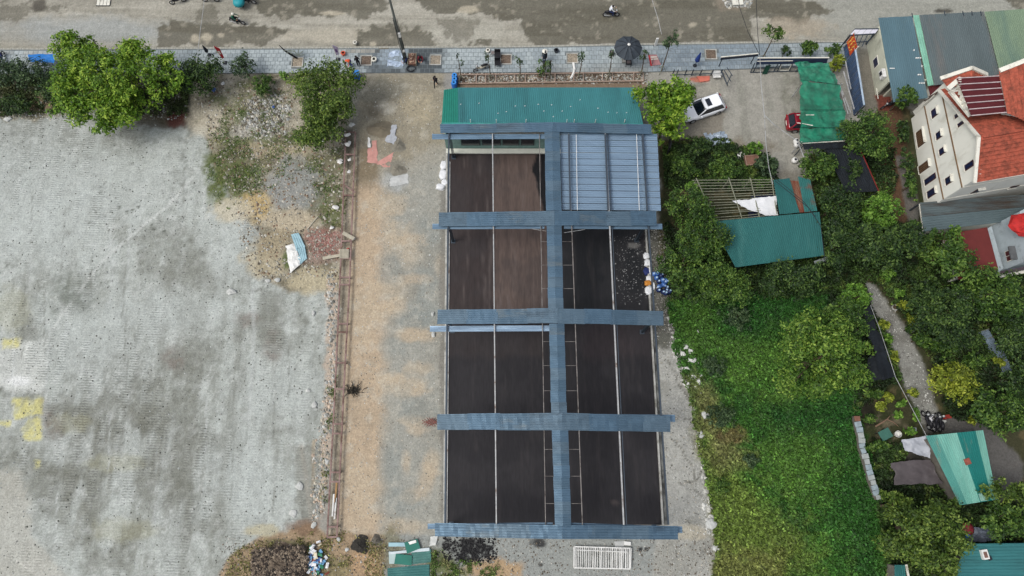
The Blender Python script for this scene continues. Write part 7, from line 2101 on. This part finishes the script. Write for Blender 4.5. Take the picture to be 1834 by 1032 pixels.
# ------------------------------------------------------------------ umbrella, furled banners, posters, chairs
def umbrella(label, x, y, r, z, m):
    t = thing("parasol", label, "umbrella", P(x, y, z)); c = P(x, y, z); t.location = (c.x, c.y, 0)
    n = 10
    for k in range(n):
        a0, a1 = 6.283 * k / n, 6.283 * (k + 1) / n
        am = (a0 + a1) / 2
        vs = [(c.x, c.y, z + .55)]
        for f, zf in ((.5, .42), (1.0, 0)):
            for a, s_ in ((a0, 1), (am, .955), (a1, 1)):
                vs.append((c.x + math.cos(a) * r * f * s_, c.y + math.sin(a) * r * f * s_, z + zf - (.05 if s_ < 1 else 0)))
        MB().add(vs, [(0, 1, 2), (0, 2, 3), (1, 4, 5, 2), (2, 5, 6, 3)]).build("canopy_panel", m, t)
        MB().tube([(c.x, c.y, z + .56), (c.x + math.cos(a0) * r * .5, c.y + math.sin(a0) * r * .5, z + .44), (c.x + math.cos(a0) * r, c.y + math.sin(a0) * r, z + .02)], .022, 5).build("rib", M_dark, t)
    MB().tube([(c.x, c.y, .3), (c.x, c.y, z + .6)], .035, 6).build("pole", M_steel, t)
    MB().lathe((c.x, c.y, z + .55), [(.15, 0), (.15, .05), (.05, .12)], 10).build("finial", M_white, t)
    MB().box((c.x, c.y, .25), (.6, .6, .2)).build("base_block", M_conc, t)
umbrella("large open charcoal parasol at the kerb", 1125, 86, 1.42, 2.3, mat("charcoal_fabric", A(58, 66, 74), .75, 0, .15, 2))
def furled(label, bx, by, h, r, m, cat="umbrella", name="furled_parasol", m2=None):
    c = P(bx, by); t = thing(name, label, cat, c)
    MB().tube([(c.x, c.y, .1), (c.x, c.y, h * .4)], .03, 6).build("pole", M_steel, t)
    MB().tube([(c.x, c.y, h * .35), (c.x, c.y, h * .45), (c.x, c.y, h * .7), (c.x, c.y, h)], [r * .4, r, r * .7, .03], 8).build("folded_canopy", m, t)
    MB().lathe((c.x, c.y, .08), [(.22, 0), (.2, .1), (.06, .14)], 10).build("base", M_dark, t)
furled("furled black parasol above the palm-like sapling", 975, 113, 2.2, .2, mat("black_fabric", A(30, 38, 48), .7))
furled("furled blue parasol on the blue-stained pavement", 1244, 119, 2.4, .26, mat("blue_fabric", A(34, 60, 128), .7, 0, .15, 3))
furled("furled dark parasol beside the round dark bush tree", 376, 100, 1.8, .2, mat("black_fabric", A(1, 1, 1)))
def banner(label, bx, by, h, wd, m, m2):
    c = P(bx, by); t = thing("banner_flag", label, "flag", c)
    MB().tube([(c.x, c.y, .1), (c.x, c.y, h)], .03, 6).build("pole", M_wht, t)
    MB().hexa([(c.x + .03, c.y - .02, .9), (c.x + wd * .6, c.y - .02, 1.0), (c.x + wd * .6, c.y + .02, 1.0), (c.x + .03, c.y + .02, .9)], [(c.x + .03, c.y - .02, h), (c.x + wd, c.y - .02, h - .4), (c.x + wd, c.y + .02, h - .4), (c.x + .03, c.y + .02, h)]).build("cloth", m, t)
    MB().box((c.x + wd * .4, c.y - .03, h * .65), (wd * .4, .01, .5)).build("print_patch", m2, t)
    MB().box((c.x, c.y, .14), (.4, .4, .06)).build("base", M_dark, t)
banner("red and white banner flag left of the blue-green bushy tree", 404, 114, 3.0, .45, mat("red_banner", A(176, 42, 50), .7), M_wht)
banner("white and purple banner flag left of the wooden prop", 606, 108, 2.6, .5, mat("pale_purple_banner", A(170, 160, 184), .7), mat("purple_print", A(96, 70, 120), .7))
pbd = thing("poster_board", "leaning red and white poster board under the taller leafy sapling", "poster board", P(1172, 108))
c0, c1, c2, c3 = P(1163, 98, .9), P(1176, 98, .9), P(1184, 116, .2), P(1168, 118, .2)
MB().thick([c0, c1, c2, c3], (0, .03, -.05)).build("board", mat("poster_pink", A(176, 130, 132), .6, 0, .15, 2), pbd)
for f in (.18, .38): MB().thick([c0.lerp(c3, f) + Vector((.08, 0, .02)), c1.lerp(c2, f) + Vector((-.08, 0, .02)), c1.lerp(c2, f + .1) + Vector((-.08, 0, .02)), c0.lerp(c3, f + .1) + Vector((.08, 0, .02))], (0, 0, -.012)).build("white_stripe", M_wht, pbd)
MB().thick([c0 + Vector((-.12, 0, -.02)), c0 + Vector((0, 0, .0)), c3, c3 + Vector((-.16, 0, 0))], (0, .02, -.05)).build("red_edge", mat("poster_red", A(180, 40, 46), .6), pbd)
for s_ in (c2, c3): MB().tube([(s_.x, s_.y, 0), (s_.x, s_.y + .4, .9)], .025, 5).build("leg", M_steel, pbd)
def stool(label, x, y, w_, m, name="stool", back=False):
    c = P(x, y, .45); t = thing(name, label, "stool" if not back else "chair", (c.x, c.y, .1))
    MB().box((c.x, c.y, .5), (w_, w_, .06), .05).build("seat", m, t)
    for a in (-1, 1):
        for b in (-1, 1): MB().box((c.x + a * w_ * .42, c.y + b * w_ * .42, .29), (.05, .05, .38)).build("leg", m, t)
    if back: MB().box((c.x, c.y + w_ * .47, .75), (w_, .05, .45)).build("backrest", m, t)
    else: MB().box((c.x, c.y, .535), (w_ * .6, w_ * .6, .012)).build("cushion", mat("grey_cushion", A(120, 110, 108), .8), t)
M_blk = mat("black_plastic", A(34, 34, 38), .5, 0, .15, 3)
stool("dark stool at the top of the pair left of the tree pit", 891, 98, .62, M_blk, back=True)
stool("dark stool at the bottom of the pair left of the tree pit", 891, 113, .62, M_blk, back=True)
stool("small white-topped box left of the upper dark stool", 882.5, 95, .45, mat("grey_box", A(130, 130, 130), .6))
stool("small dark bin-like stool left of the charcoal parasol", 1096, 94, .4, M_blk)
stool("small black seat under the charcoal parasol's lower edge", 1126, 112, .6, M_blk)
def pot(label, x, y, r, m):
    c = P(x, y); t = thing("round_pot", label, "pot", (c.x, c.y, .1))
    MB().lathe((c.x, c.y, .1), [(r * .7, 0), (r, .3), (r * .9, .34)], 14).build("pot_body", m, t); MB().lathe((c.x, c.y, .42), [(r * .5, 0), (r * .5, .02)], 10).build("inside", M_dark, t)
pot("white round pot left of the small white-topped box", 874, 94, .24, M_wht); pot("round pale pot beside the pavement's black wet patch", 671, 110, .3, M_wht)
pot("pair-like white round pot by the kerb above the black wet patch", 637, 80, .22, M_wht); pot("small dark umbrella-shaped pot right of the furled black parasol", 996, 94, .26, M_dark)
pot("orange-red round pot above the bent wooden prop", 616, 99, .26, mat("orange_pot", A(206, 92, 66), .6))
wp = tag(MB().tube([P(614, 107, 2.0), P(626, 134, .1)], .06, 6).build("wooden_prop", mat("prop_wood", A(96, 92, 78), .85)), "dark wooden prop leaning beside the orange-clad figure", "prop")
ps = thing("fallen_palm", "black drooping palm sapling hanging over the kerb", "young tree", P(533, 100))
MB().tube([P(531, 104, .2), P(520, 97, .9), P(510, 91, 1.3), P(500, 81, 1.5)], [.11, .13, .09, .03], 6).build("trunk", mat("black_trunk", A(28, 28, 26), .9), ps)
for a in range(9):
    t = a * .7; c = P(533, 100, .4); q_ = P(521, 90, 1.4)
    MB().beam(c if a < 5 else q_, (c if a < 5 else q_) + Vector((math.cos(t) * .7, math.sin(t) * .6, .2)), .08, .02).build("frond", mat("grey_frond", A(112, 120, 108), .8), ps)
for x, y, l_ in ((1173, 75, "white bollard-like board standing at the kerb right of the parasol"),):
    c = P(x, y + 8); t = thing("white_board_post", l_, "post", c); MB().box((c.x, c.y, .7), (.24, .12, 1.3)).build("board", M_white, t); MB().box((c.x, c.y, .06), (.4, .3, .1)).build("foot", M_dark, t)
gr = thing("drain_grate", "white slatted drain cover on the road at the upper left", "drain cover", P(186, 5)); c = P(186, 5)
MB().box((c.x, c.y, .03), (1.5, .9, .05)).build("frame", M_dark, gr)
for k in range(4): MB().box((c.x - .54 + .36 * k, c.y + .02, .07), (.31, .8, .03)).build("slat", M_wht, gr)
flat("pale square plate on the gravel heap at the top edge", [(1311, -3), (1330, -3), (1332, 8), (1312, 9)], M_wht, .2, False, "plate", "plate")
flat("dark wicker pallet between road and ash patch", [(680, 78), (696, 78), (696, 88), (678, 88)], mat("pallet", A(112, 108, 96), .9, 0, .5, 6), .12, False, "pallet", "pallet")

# ------------------------------------------------------------------ utility pole
up = thing("utility_pole", "tall dark utility pole rising from the black wet patch of pavement", "utility pole", P(727, 112))
c = P(727, 112)
MB().tube([(c.x, c.y, 0), (c.x, c.y, 5), (c.x, c.y, 11)], [.16, .13, .1], 10).build("pole", mat("pole_concrete", A(112, 116, 110), .85, 0, .3, 1.2, stretch=(1, 1, .4)), up)
for z in (2.2, 4.6, 5.0): MB().box((c.x + .1, c.y - .12, z), (.22, .2, .25)).build("meter_box", M_white, up)
for a in range(5):
    t = a * 1.3; MB().tube([(c.x + .2 * math.cos(t), c.y + .2 * math.sin(t), .3), (c.x + .22 * math.cos(t + 1), c.y + .22 * math.sin(t + 1), 3), (c.x + .2 * math.cos(t), c.y + .2 * math.sin(t), 7)], .03, 5).build("cable", M_dark, up)
tw = MB()
pts = [(c.x + .6 + .45 * math.cos(t_), c.y - .9 + .35 * math.sin(t_), .15 + .02 * t_) for t_ in np.linspace(0, 12, 40)]
tag(tw.tube(pts, .035, 5).build("cable_coil", M_dark), "coil of black cable at the foot of the utility pole", "cable")

# ------------------------------------------------------------------ cars
def car(label, cx, cy, rz, L, Wd, H, paint, suv=True):
    c = P(cx, cy, .8); t = thing("parked_car", label, "car", (c.x, c.y, 0), rz)
    hl, hw = L / 2, Wd / 2
    zb_ = 1.0 if suv else .92
    st = [(-hl, .70, .62), (-hl + .06, .86, .92), (-hl + .3, .96, zb_ + .02), (-hl + 1.2, 1, zb_), (0, 1, zb_ - .02), (hl - 1.5, 1, zb_ - .03), (hl - .7, .95, zb_ - .08), (hl - .25, .84, zb_ - .18), (hl - .05, .7, zb_ - .32), (hl, .55, .5)]
    vs, n = [], 10
    for y, wf, zt_ in st:
        w_ = hw * wf
        ring = [(-w_ * .9, .28), (-w_, .42), (-w_, .66), (-w_ * .97, zt_ - .1), (-w_ * .84, zt_), (w_ * .84, zt_), (w_ * .97, zt_ - .1), (w_, .66), (w_, .42), (w_ * .9, .28)]
        vs += [(x, y, z) for x, z in ring]
    fs = [(i_ * n + j, i_ * n + (j + 1) % n, (i_ + 1) * n + (j + 1) % n, (i_ + 1) * n + j) for i_ in range(len(st) - 1) for j in range(n)]
    fs += [tuple(range(n - 1, -1, -1)), tuple(range((len(st) - 1) * n, len(st) * n))]
    MB().add(vs, fs).build("body", paint, t, True)
    yb0, yb1, yr0, yr1 = -hl + .12, hl - 1.3, -hl + .5, hl - 2.05
    w0_, w1_ = hw * .9, hw * .72
    def ring2(y0, y1, w_, z, rr=.12): return [(-w_, y0 + rr, z), (-w_ + rr, y0, z), (w_ - rr, y0, z), (w_, y0 + rr, z), (w_, y1 - rr, z), (w_ - rr * 2, y1, z), (-w_ + rr * 2, y1, z), (-w_, y1 - rr, z)]
    b_, tp_ = ring2(yb0, yb1, w0_, zb_ - .04), ring2(yr0, yr1, w1_, H - .05)
    MB().add(b_ + tp_, [(i_, (i_ + 1) % 8, (i_ + 1) % 8 + 8, i_ + 8) for i_ in range(8)] + [tuple(range(8, 16))]).build("windows", mat("car_glass", A(24, 32, 44), .06, 0, .1, 1, spec=.8), t)
    r0_, r1_ = ring2(yr0 + .02, yr1 + .05, w1_ + .03, H - .045), ring2(yr0 + .15, yr1 - .08, w1_ - .08, H)
    MB().add(r0_ + r1_, [(i_, (i_ + 1) % 8, (i_ + 1) % 8 + 8, i_ + 8) for i_ in range(8)] + [tuple(range(8, 16)), tuple(range(7, -1, -1))]).build("roof", paint, t, True)
    if suv: MB().box((0, yr1 - .55, H + .008), (w1_ * 1.25, .5, .012)).build("sunroof", mat("car_glass", A(1, 1, 1)), t)
    for s_ in (-1, 1):
        MB().beam((s_ * w0_ * .985, yb1 - .06, zb_), (s_ * w1_ * .98, yr1 - .02, H - .04), .09, .06).build("pillar", paint, t)
        MB().beam((s_ * w0_ * .985, yb0 + .1, zb_), (s_ * w1_ * .98, yr0 + .08, H - .04), .14, .06).build("pillar", paint, t)
        MB().box((s_ * (hw + .1), yb1 - .25, zb_ + .06), (.2, .14, .14)).build("mirror", paint, t)
        MB().box((s_ * hw * .55, hl - .13, .64), (.42, .2, .12), -s_ * .35).build("headlight", mat("headlight", A(190, 200, 210), .1), t)
        MB().box((s_ * hw * .74, -hl + .05, .82), (.34, .12, .12)).build("taillight", mat("taillight", A(150, 20, 24), .2), t)
        for y in (-hl + .85, hl - .85):
            wh = MB().tube([(s_ * (hw - .22), y, .34), (s_ * (hw + .01), y, .34)], .345, 18).build("wheel", M_blk, t)
            MB().tube([(s_ * (hw + .012), y, .34), (s_ * (hw + .025), y, .34)], .21, 14).build("rim", M_galv, wh)
    MB().box((0, hl - .01, .5), (hw * 1.0, .06, .18)).build("grille", M_blk, t)
    MB().box((0, -hl + .0, .6), (.5, .03, .12)).build("number_plate", M_wht, t)
    return t
mw_ = mat("white_car_paint", A(250, 252, 255, 1.1), .25, 0, .03, 1, spec=.6)
mr2 = mat("red_car_paint", A(128, 22, 38), .2, 0, .06, 1, spec=.6)
pf_, pr_ = P(1231, 205), P(1290, 185)
ang = math.atan2(pf_.y - pr_.y, pf_.x - pr_.x) - math.pi / 2
car("white family car parked half under the bright yellow-green tree", 1259, 193, ang, 4.45, 1.84, 1.62, mw_)
car("dark red car parked with its bonnet under the green shade net", 1445, 218, -math.pi / 2 + .02, 3.95, 1.7, 1.5, mr2, False)

# ------------------------------------------------------------------ motorcycles
def moto(label, x, y, rz, body, rack=None, name="motorcycle", lean=0):
    c = P(x, y, .5); t = thing(name, label, "motorcycle", (c.x, c.y, 0), rz)
    for yy in (-.62, .62):
        vs = []; n = 18
        for i_ in range(n):
            a = 6.283 * i_ / n
            for j in range(6):
                u = 6.283 * j / 6; r = .25 + .05 * math.cos(u); vs.append((.055 * math.sin(u), yy + r * math.cos(a), .31 + r * math.sin(a)))
        w_ = MB().add(vs, [(i_ * 6 + j, i_ * 6 + (j + 1) % 6, ((i_ + 1) % n) * 6 + (j + 1) % 6, ((i_ + 1) % n) * 6 + j) for i_ in range(n) for j in range(6)]).build("wheel", M_blk, t)
        MB().tube([(-.04, yy, .31), (.04, yy, .31)], .12, 10).build("hub", M_galv, w_)
    MB().tube([(0, -.75, .62), (0, -.3, .66), (0, .05, .5), (0, .3, .52), (0, .45, .85)], [.08, .17, .14, .12, .09], 8).build("bodywork", body, t, True)
    MB().tube([(0, -.7, .74), (0, -.35, .8), (0, .0, .76)], [.09, .14, .1], 8).build("seat", M_blk, t, True)
    MB().tube([(0, .38, .98), (0, .5, .7), (0, .62, .31)], .035, 6).build("fork", M_galv, t)
    MB().tube([(-.33, .3, 1.0), (-.12, .4, 1.02), (.12, .4, 1.02), (.33, .3, 1.0)], .025, 6).build("handlebar", M_dark, t)
    MB().lathe((0, .48, .88), [(.05, 0), (.1, .04), (.1, .14), (.05, .17)], 10).build("headlight", M_galv, t)
    MB().tube([(.14, -.1, .3), (.16, -.75, .38)], .05, 7).build("exhaust", M_galv, t)
    for s_ in (-1, 1):
        MB().tube([(s_ * .25, .33, 1.0), (s_ * .32, .3, 1.18)], .012, 4).build("mirror_stem", M_dark, t)
    if rack: MB().box((0, -.72, .95), (.42, .4, .34)).build("carrier_box", rack, t)
    return t
# ------------------------------------------------------------------ people
def person(label, x, y, rz, pose, shirt, trousers, hair, zc=.9, helmet=None, z0=0.0, group=None, hat=None):
    J = dict(pel=(0, 0, .95), sp=(0, .01, 1.18), ch=(0, 0, 1.4), nk=(0, .01, 1.52), hd=(0, .03, 1.64), tp=(0, .02, 1.74))
    arm = [(.19, 0, 1.42), (.24, .02, 1.14), (.25, .14, .92), (.25, .2, .84)]; leg = [(.1, 0, .9), (.11, .03, .5), (.11, -.01, .09), (.11, .16, .04)]
    arms = {1: arm, -1: arm}; legs = {1: leg, -1: leg}
    if pose == 'walk':
        legs = {1: [(.1, 0, .9), (.11, .18, .52), (.11, .22, .09), (.11, .38, .06)], -1: [(.1, 0, .9), (.11, -.02, .5), (.11, -.28, .14), (.11, -.16, .05)]}
        arms = {1: [(.19, 0, 1.42), (.25, -.1, 1.16), (.24, -.1, .92), (.24, -.06, .85)], -1: [(.19, 0, 1.42), (.24, .1, 1.16), (.22, .3, 1.0), (.2, .36, .98)]}
    if pose == 'bend':
        J = dict(pel=(0, -.1, .9), sp=(0, .06, 1.06), ch=(0, .26, 1.16), nk=(0, .38, 1.2), hd=(0, .48, 1.2), tp=(0, .58, 1.18))
        arms = {s_: [(.19, .27, 1.16), (.22, .36, .9), (.16, .5, .68), (.14, .56, .6)] for s_ in (1, -1)}
        legs = {s_: [(.1, -.1, .85), (.13, .05, .48), (.12, -.05, .09), (.12, .12, .04)] for s_ in (1, -1)}
    if pose == 'squat':
        J = dict(pel=(0, -.12, .32), sp=(0, -.06, .5), ch=(0, .06, .7), nk=(0, .14, .8), hd=(0, .2, .9), tp=(0, .22, 1.0))
        arms = {s_: [(.19, .08, .72), (.26, .26, .52), (.14, .46, .42), (.1, .52, .38)] for s_ in (1, -1)}
        legs = {s_: [(.1, -.1, .3), (.18, .28, .48), (.14, .08, .09), (.15, .24, .04)] for s_ in (1, -1)}
    if pose == 'ride':
        J = dict(pel=(0, -.28, .9), sp=(0, -.24, 1.1), ch=(0, -.12, 1.32), nk=(0, -.06, 1.42), hd=(0, -.02, 1.53), tp=(0, -.01, 1.63))
        arms = {s_: [(.19, -.12, 1.33), (.3, .08, 1.12), (.3, .28, 1.05), (.28, .34, 1.04)] for s_ in (1, -1)}
        legs = {s_: [(.12, -.25, .86), (.2, .16, .72), (.19, .05, .32), (.2, .2, .27)] for s_ in (1, -1)}
    vs = [J['pel'], J['sp'], J['ch'], J['nk'], J['hd'], J['tp']]
    rad = [.15, .14, .16, .055, .10, .07]
    ed = [(0, 1), (1, 2), (2, 3), (3, 4), (4, 5)]
    for s_ in (1, -1):
        b0 = len(vs)
        for p_, r in zip(arms[s_], (.075, .05, .038, .04)): vs.append((p_[0] * s_, p_[1], p_[2])); rad.append(r)
        ed += [(2, b0), (b0, b0 + 1), (b0 + 1, b0 + 2), (b0 + 2, b0 + 3)]
        b0 = len(vs)
        for p_, r in zip(legs[s_], (.1, .07, .05, .045)): vs.append((p_[0] * s_, p_[1], p_[2])); rad.append(r)
        ed += [(0, b0), (b0, b0 + 1), (b0 + 1, b0 + 2), (b0 + 2, b0 + 3)]
    me = bpy.data.meshes.new("p"); me.from_pydata(vs, ed, [])
    o = bpy.data.objects.new("tmp", me); S.collection.objects.link(o)
    md_ = o.modifiers.new("s", 'SKIN')
    sv = me.skin_vertices[0].data
    for i_, r in enumerate(rad): sv[i_].radius = (r, r)
    sv[0].use_root = True
    ss = o.modifiers.new("u", 'SUBSURF'); ss.levels = 1; ss.render_levels = 1
    dg = bpy.context.evaluated_depsgraph_get(); dg.update()
    m2 = bpy.data.meshes.new_from_object(o.evaluated_get(dg))
    bpy.data.objects.remove(o)
    V = [tuple(v.co) for v in m2.vertices]; Fs = [tuple(p_.vertices) for p_ in m2.polygons]
    mats_ = [mat("skin", A(196, 150, 120), .6, 0, .05, 1), shirt, trousers]
    nb = len(Fs)
    k = MB(); k.add(V, Fs)
    for s_ in (1, -1):
        h_ = Vector((arms[s_][3][0] * s_, arms[s_][3][1], arms[s_][3][2])); w_ = Vector((arms[s_][2][0] * s_, arms[s_][2][1], arms[s_][2][2]))
        dr_ = (h_ - w_).normalized()
        sd = dr_.cross(Vector((0, 0, 1)))
        sd = sd.normalized() if sd.length > .1 else Vector((1, 0, 0))
        for j, ln in enumerate((.065, .08, .085, .07)):
            b__ = h_ + sd * (.014 * (j - 1.5)); k.tube([b__, b__ + dr_ * ln * .6, b__ + dr_ * ln - Vector((0, 0, .02))], [.009, .009, .006], 5)
        b__ = w_.lerp(h_, .5) + sd * .03 * s_; k.tube([b__, b__ + dr_ * .04 + sd * .03 * s_], [.011, .008], 5)
    # face: nose and ears
    hd = Vector(J['hd']); f_ = Vector((0, 1, 0)) if pose != 'bend' else Vector((0, .2, -1)).normalized()
    k.tube([hd + f_ * .08, hd + f_ * .115], [.018, .008], 5)
    t = thing("person", label, "person", (0, 0, 0), 0, group)
    ob = k.build("body", None, t)
    for m_ in mats_: ob.data.materials.append(m_)
    nk = Vector(J['nk']); ch = Vector(J['ch']); pel = Vector(J['pel'])
    up_ = (nk - ch).normalized()
    for i_, p_ in enumerate(ob.data.polygons):
        c_ = p_.center
        p_.use_smooth = True
        if i_ >= nb: p_.material_index = 0; continue
        tn_ = (c_ - nk).dot(up_)
        dist_hand = min((c_ - Vector((arms[s_][3][0] * s_, arms[s_][3][1], arms[s_][3][2]))).length for s_ in (1, -1))
        if tn_ > .0 and (c_ - hd).length < .2: p_.material_index = 0
        elif dist_hand < .09: p_.material_index = 0
        else:
            dleg = min((c_ - Vector((q_[0] * s_, q_[1], q_[2]))).length for s_ in (1, -1) for q_ in legs[s_])
            dtor = min((c_ - Vector(q_)).length for q_ in (J['sp'], J['ch'])); darm = min((c_ - Vector((q_[0] * s_, q_[1], q_[2]))).length for s_ in (1, -1) for q_ in arms[s_][:3])
            p_.material_index = 2 if dleg < min(dtor, darm) + .02 else 1
    hu = (Vector(J['tp']) - hd).normalized()
    hk = MB()
    cx = hd + hu * .03 - f_ * .01
    ax = hu; s1 = ax.cross(Vector((0.3, .9, .1))).normalized(); s2 = ax.cross(s1)
    rr_ = .145 if (helmet or hat) else .118
    vs = []; n = 12
    prof = [(1.0, -.25), (1.02, .15), (.85, .6), (.45, .92), (.05, 1.0)]
    if hat: prof = [(2.0, .1), (1.2, .5), (.5, .9), (.05, 1.15)]
    for r, z in prof:
        for j in range(n):
            a = 6.283 * j / n; vs.append(cx + (s1 * math.cos(a) + s2 * math.sin(a)) * r * rr_ + ax * z * rr_)
    fs = [(i_ * n + j, i_ * n + (j + 1) % n, (i_ + 1) * n + (j + 1) % n, (i_ + 1) * n + j) for i_ in range(len(prof) - 1) for j in range(n)]
    hk.add(vs, fs).build("helmet" if helmet else "hat" if hat else "hair", helmet or hat or hair, t, True)
    for s_ in (-1, 1):
        e = hd + f_ * .088 + Vector((s_ * .035, 0, 0)) + hu * .01
        MB().lathe((e.x, e.y, e.z - .008), [(.012, 0), (.012, .016)], 6).build("eye", M_dark, t)
    c = P(x, y, zc)
    t.location = (c.x, c.y, z0); t.rotation_euler = (0, 0, rz)
    return t
cl = lambda n_, c_: mat("cloth_" + n_, A(*c_), .8, 0, .12, 6)
HB = mat("black_hair", A(26, 22, 22), .6)
blk, nav = cl("black", (34, 34, 40)), cl("navy", (34, 48, 92))
person("standing person in orange vest and blue trousers by the pavement edge", 627, 113, 2.6, 'bend', cl("orange", (232, 96, 56)), cl("blue", (52, 62, 150)), HB, .6, None, .12)
person("person in black standing beside the brown tree pit", 641, 112, .3, 'stand', blk, blk, HB, .8, None, .12)
person("person in dark clothes crouching by the utility pole", 728, 107, 2.2, 'squat', nav, blk, HB, .5, None, .12)
person("person in red top and dark trousers crouching right of the firewood crate", 754, 104, 3.0, 'squat', cl("red", (140, 36, 52)), blk, HB, .5, None, .12)
person("person in black walking alone on the bare drive", 780, 146, 2.9, 'walk', blk, blk, HB, .8)
person("person in dark clothes with pale hat by the furled black parasol", 975, 103, 3.1, 'stand', blk, nav, HB, .7, None, .12, None, M_wht)
moto("green-trimmed motorcycle ridden along the left part of the road", 424, 37, -math.pi / 2 - .25, blk, None)
person("rider in green jacket and white helmet on the left part of the road", 424, 37, -math.pi / 2 - .25, 'ride', cl("green", (24, 92, 70)), blk, HB, .5, M_wht)
moto("motorcycle loaded with turquoise crates at the top edge of the photo", 443, 1, -math.pi / 2 - .1, blk, mat("turquoise_crate", A(40, 150, 160), .5, 0, .2, 2))
person("rider in white shirt on the crate-loaded motorcycle at the top edge", 443, 0, -math.pi / 2 - .1, 'ride', cl("white", (220, 224, 230)), blk, HB, .5, M_wht)
ld = thing("turquoise_load", "turquoise covered load on the motorcycle at the top edge", "load", P(426, 3, .9)); c = P(427, 3, .9)
MB().lathe((c.x, c.y, .55), [(.5, 0), (.62, .25), (.5, .55), (.2, .65)], 16).build("cover", mat("turquoise_crate", A(1, 1, 1)), ld, True); MB().box((c.x, c.y, .5), (.9, .7, .12)).build("tray", M_blk, ld)
moto("dark motorcycle ridden on the wet centre of the road", 1095, 24, -math.pi / 2, blk)
person("rider in white and navy on the wet centre of the road", 1096, 23, -math.pi / 2, 'ride', cl("white", (220, 224, 230)), nav, HB, .5)
moto("dark motorcycle cut by the top edge left of the thin pale wire", 317, 0, math.pi / 2 + .3, blk)
moto("dark motorcycle cut by the top edge beside the thin pale wire", 376, -2, math.pi / 2, blk)
moto("beige scooter parked by the thin sapling left of the dark stools", 862, 121, math.pi / 2 + .35, mat("beige_scooter", A(196, 190, 172), .4))
moto("blue-black motorcycle half hidden at the left edge of the pavement", 2, 104, .1, nav)
moto("dark motorcycle parked behind the largest left tree", 296, 117, .8, nav)
moto("leftmost motorcycle parked above the striped roof shed", 1661, 753, .25, blk); moto("white-fronted motorcycle second in the row above the striped roof shed", 1668, 754, .1, mat("white_fairing", A(206, 206, 210), .3))
moto("third motorcycle in the row above the striped roof shed", 1677, 757, -.25, blk); moto("rightmost motorcycle parked above the striped roof shed", 1685, 756, -.1, blk)
moto("dark motorcycle parked by the cream shop's alley end", 1592, 187, 2.0, blk)
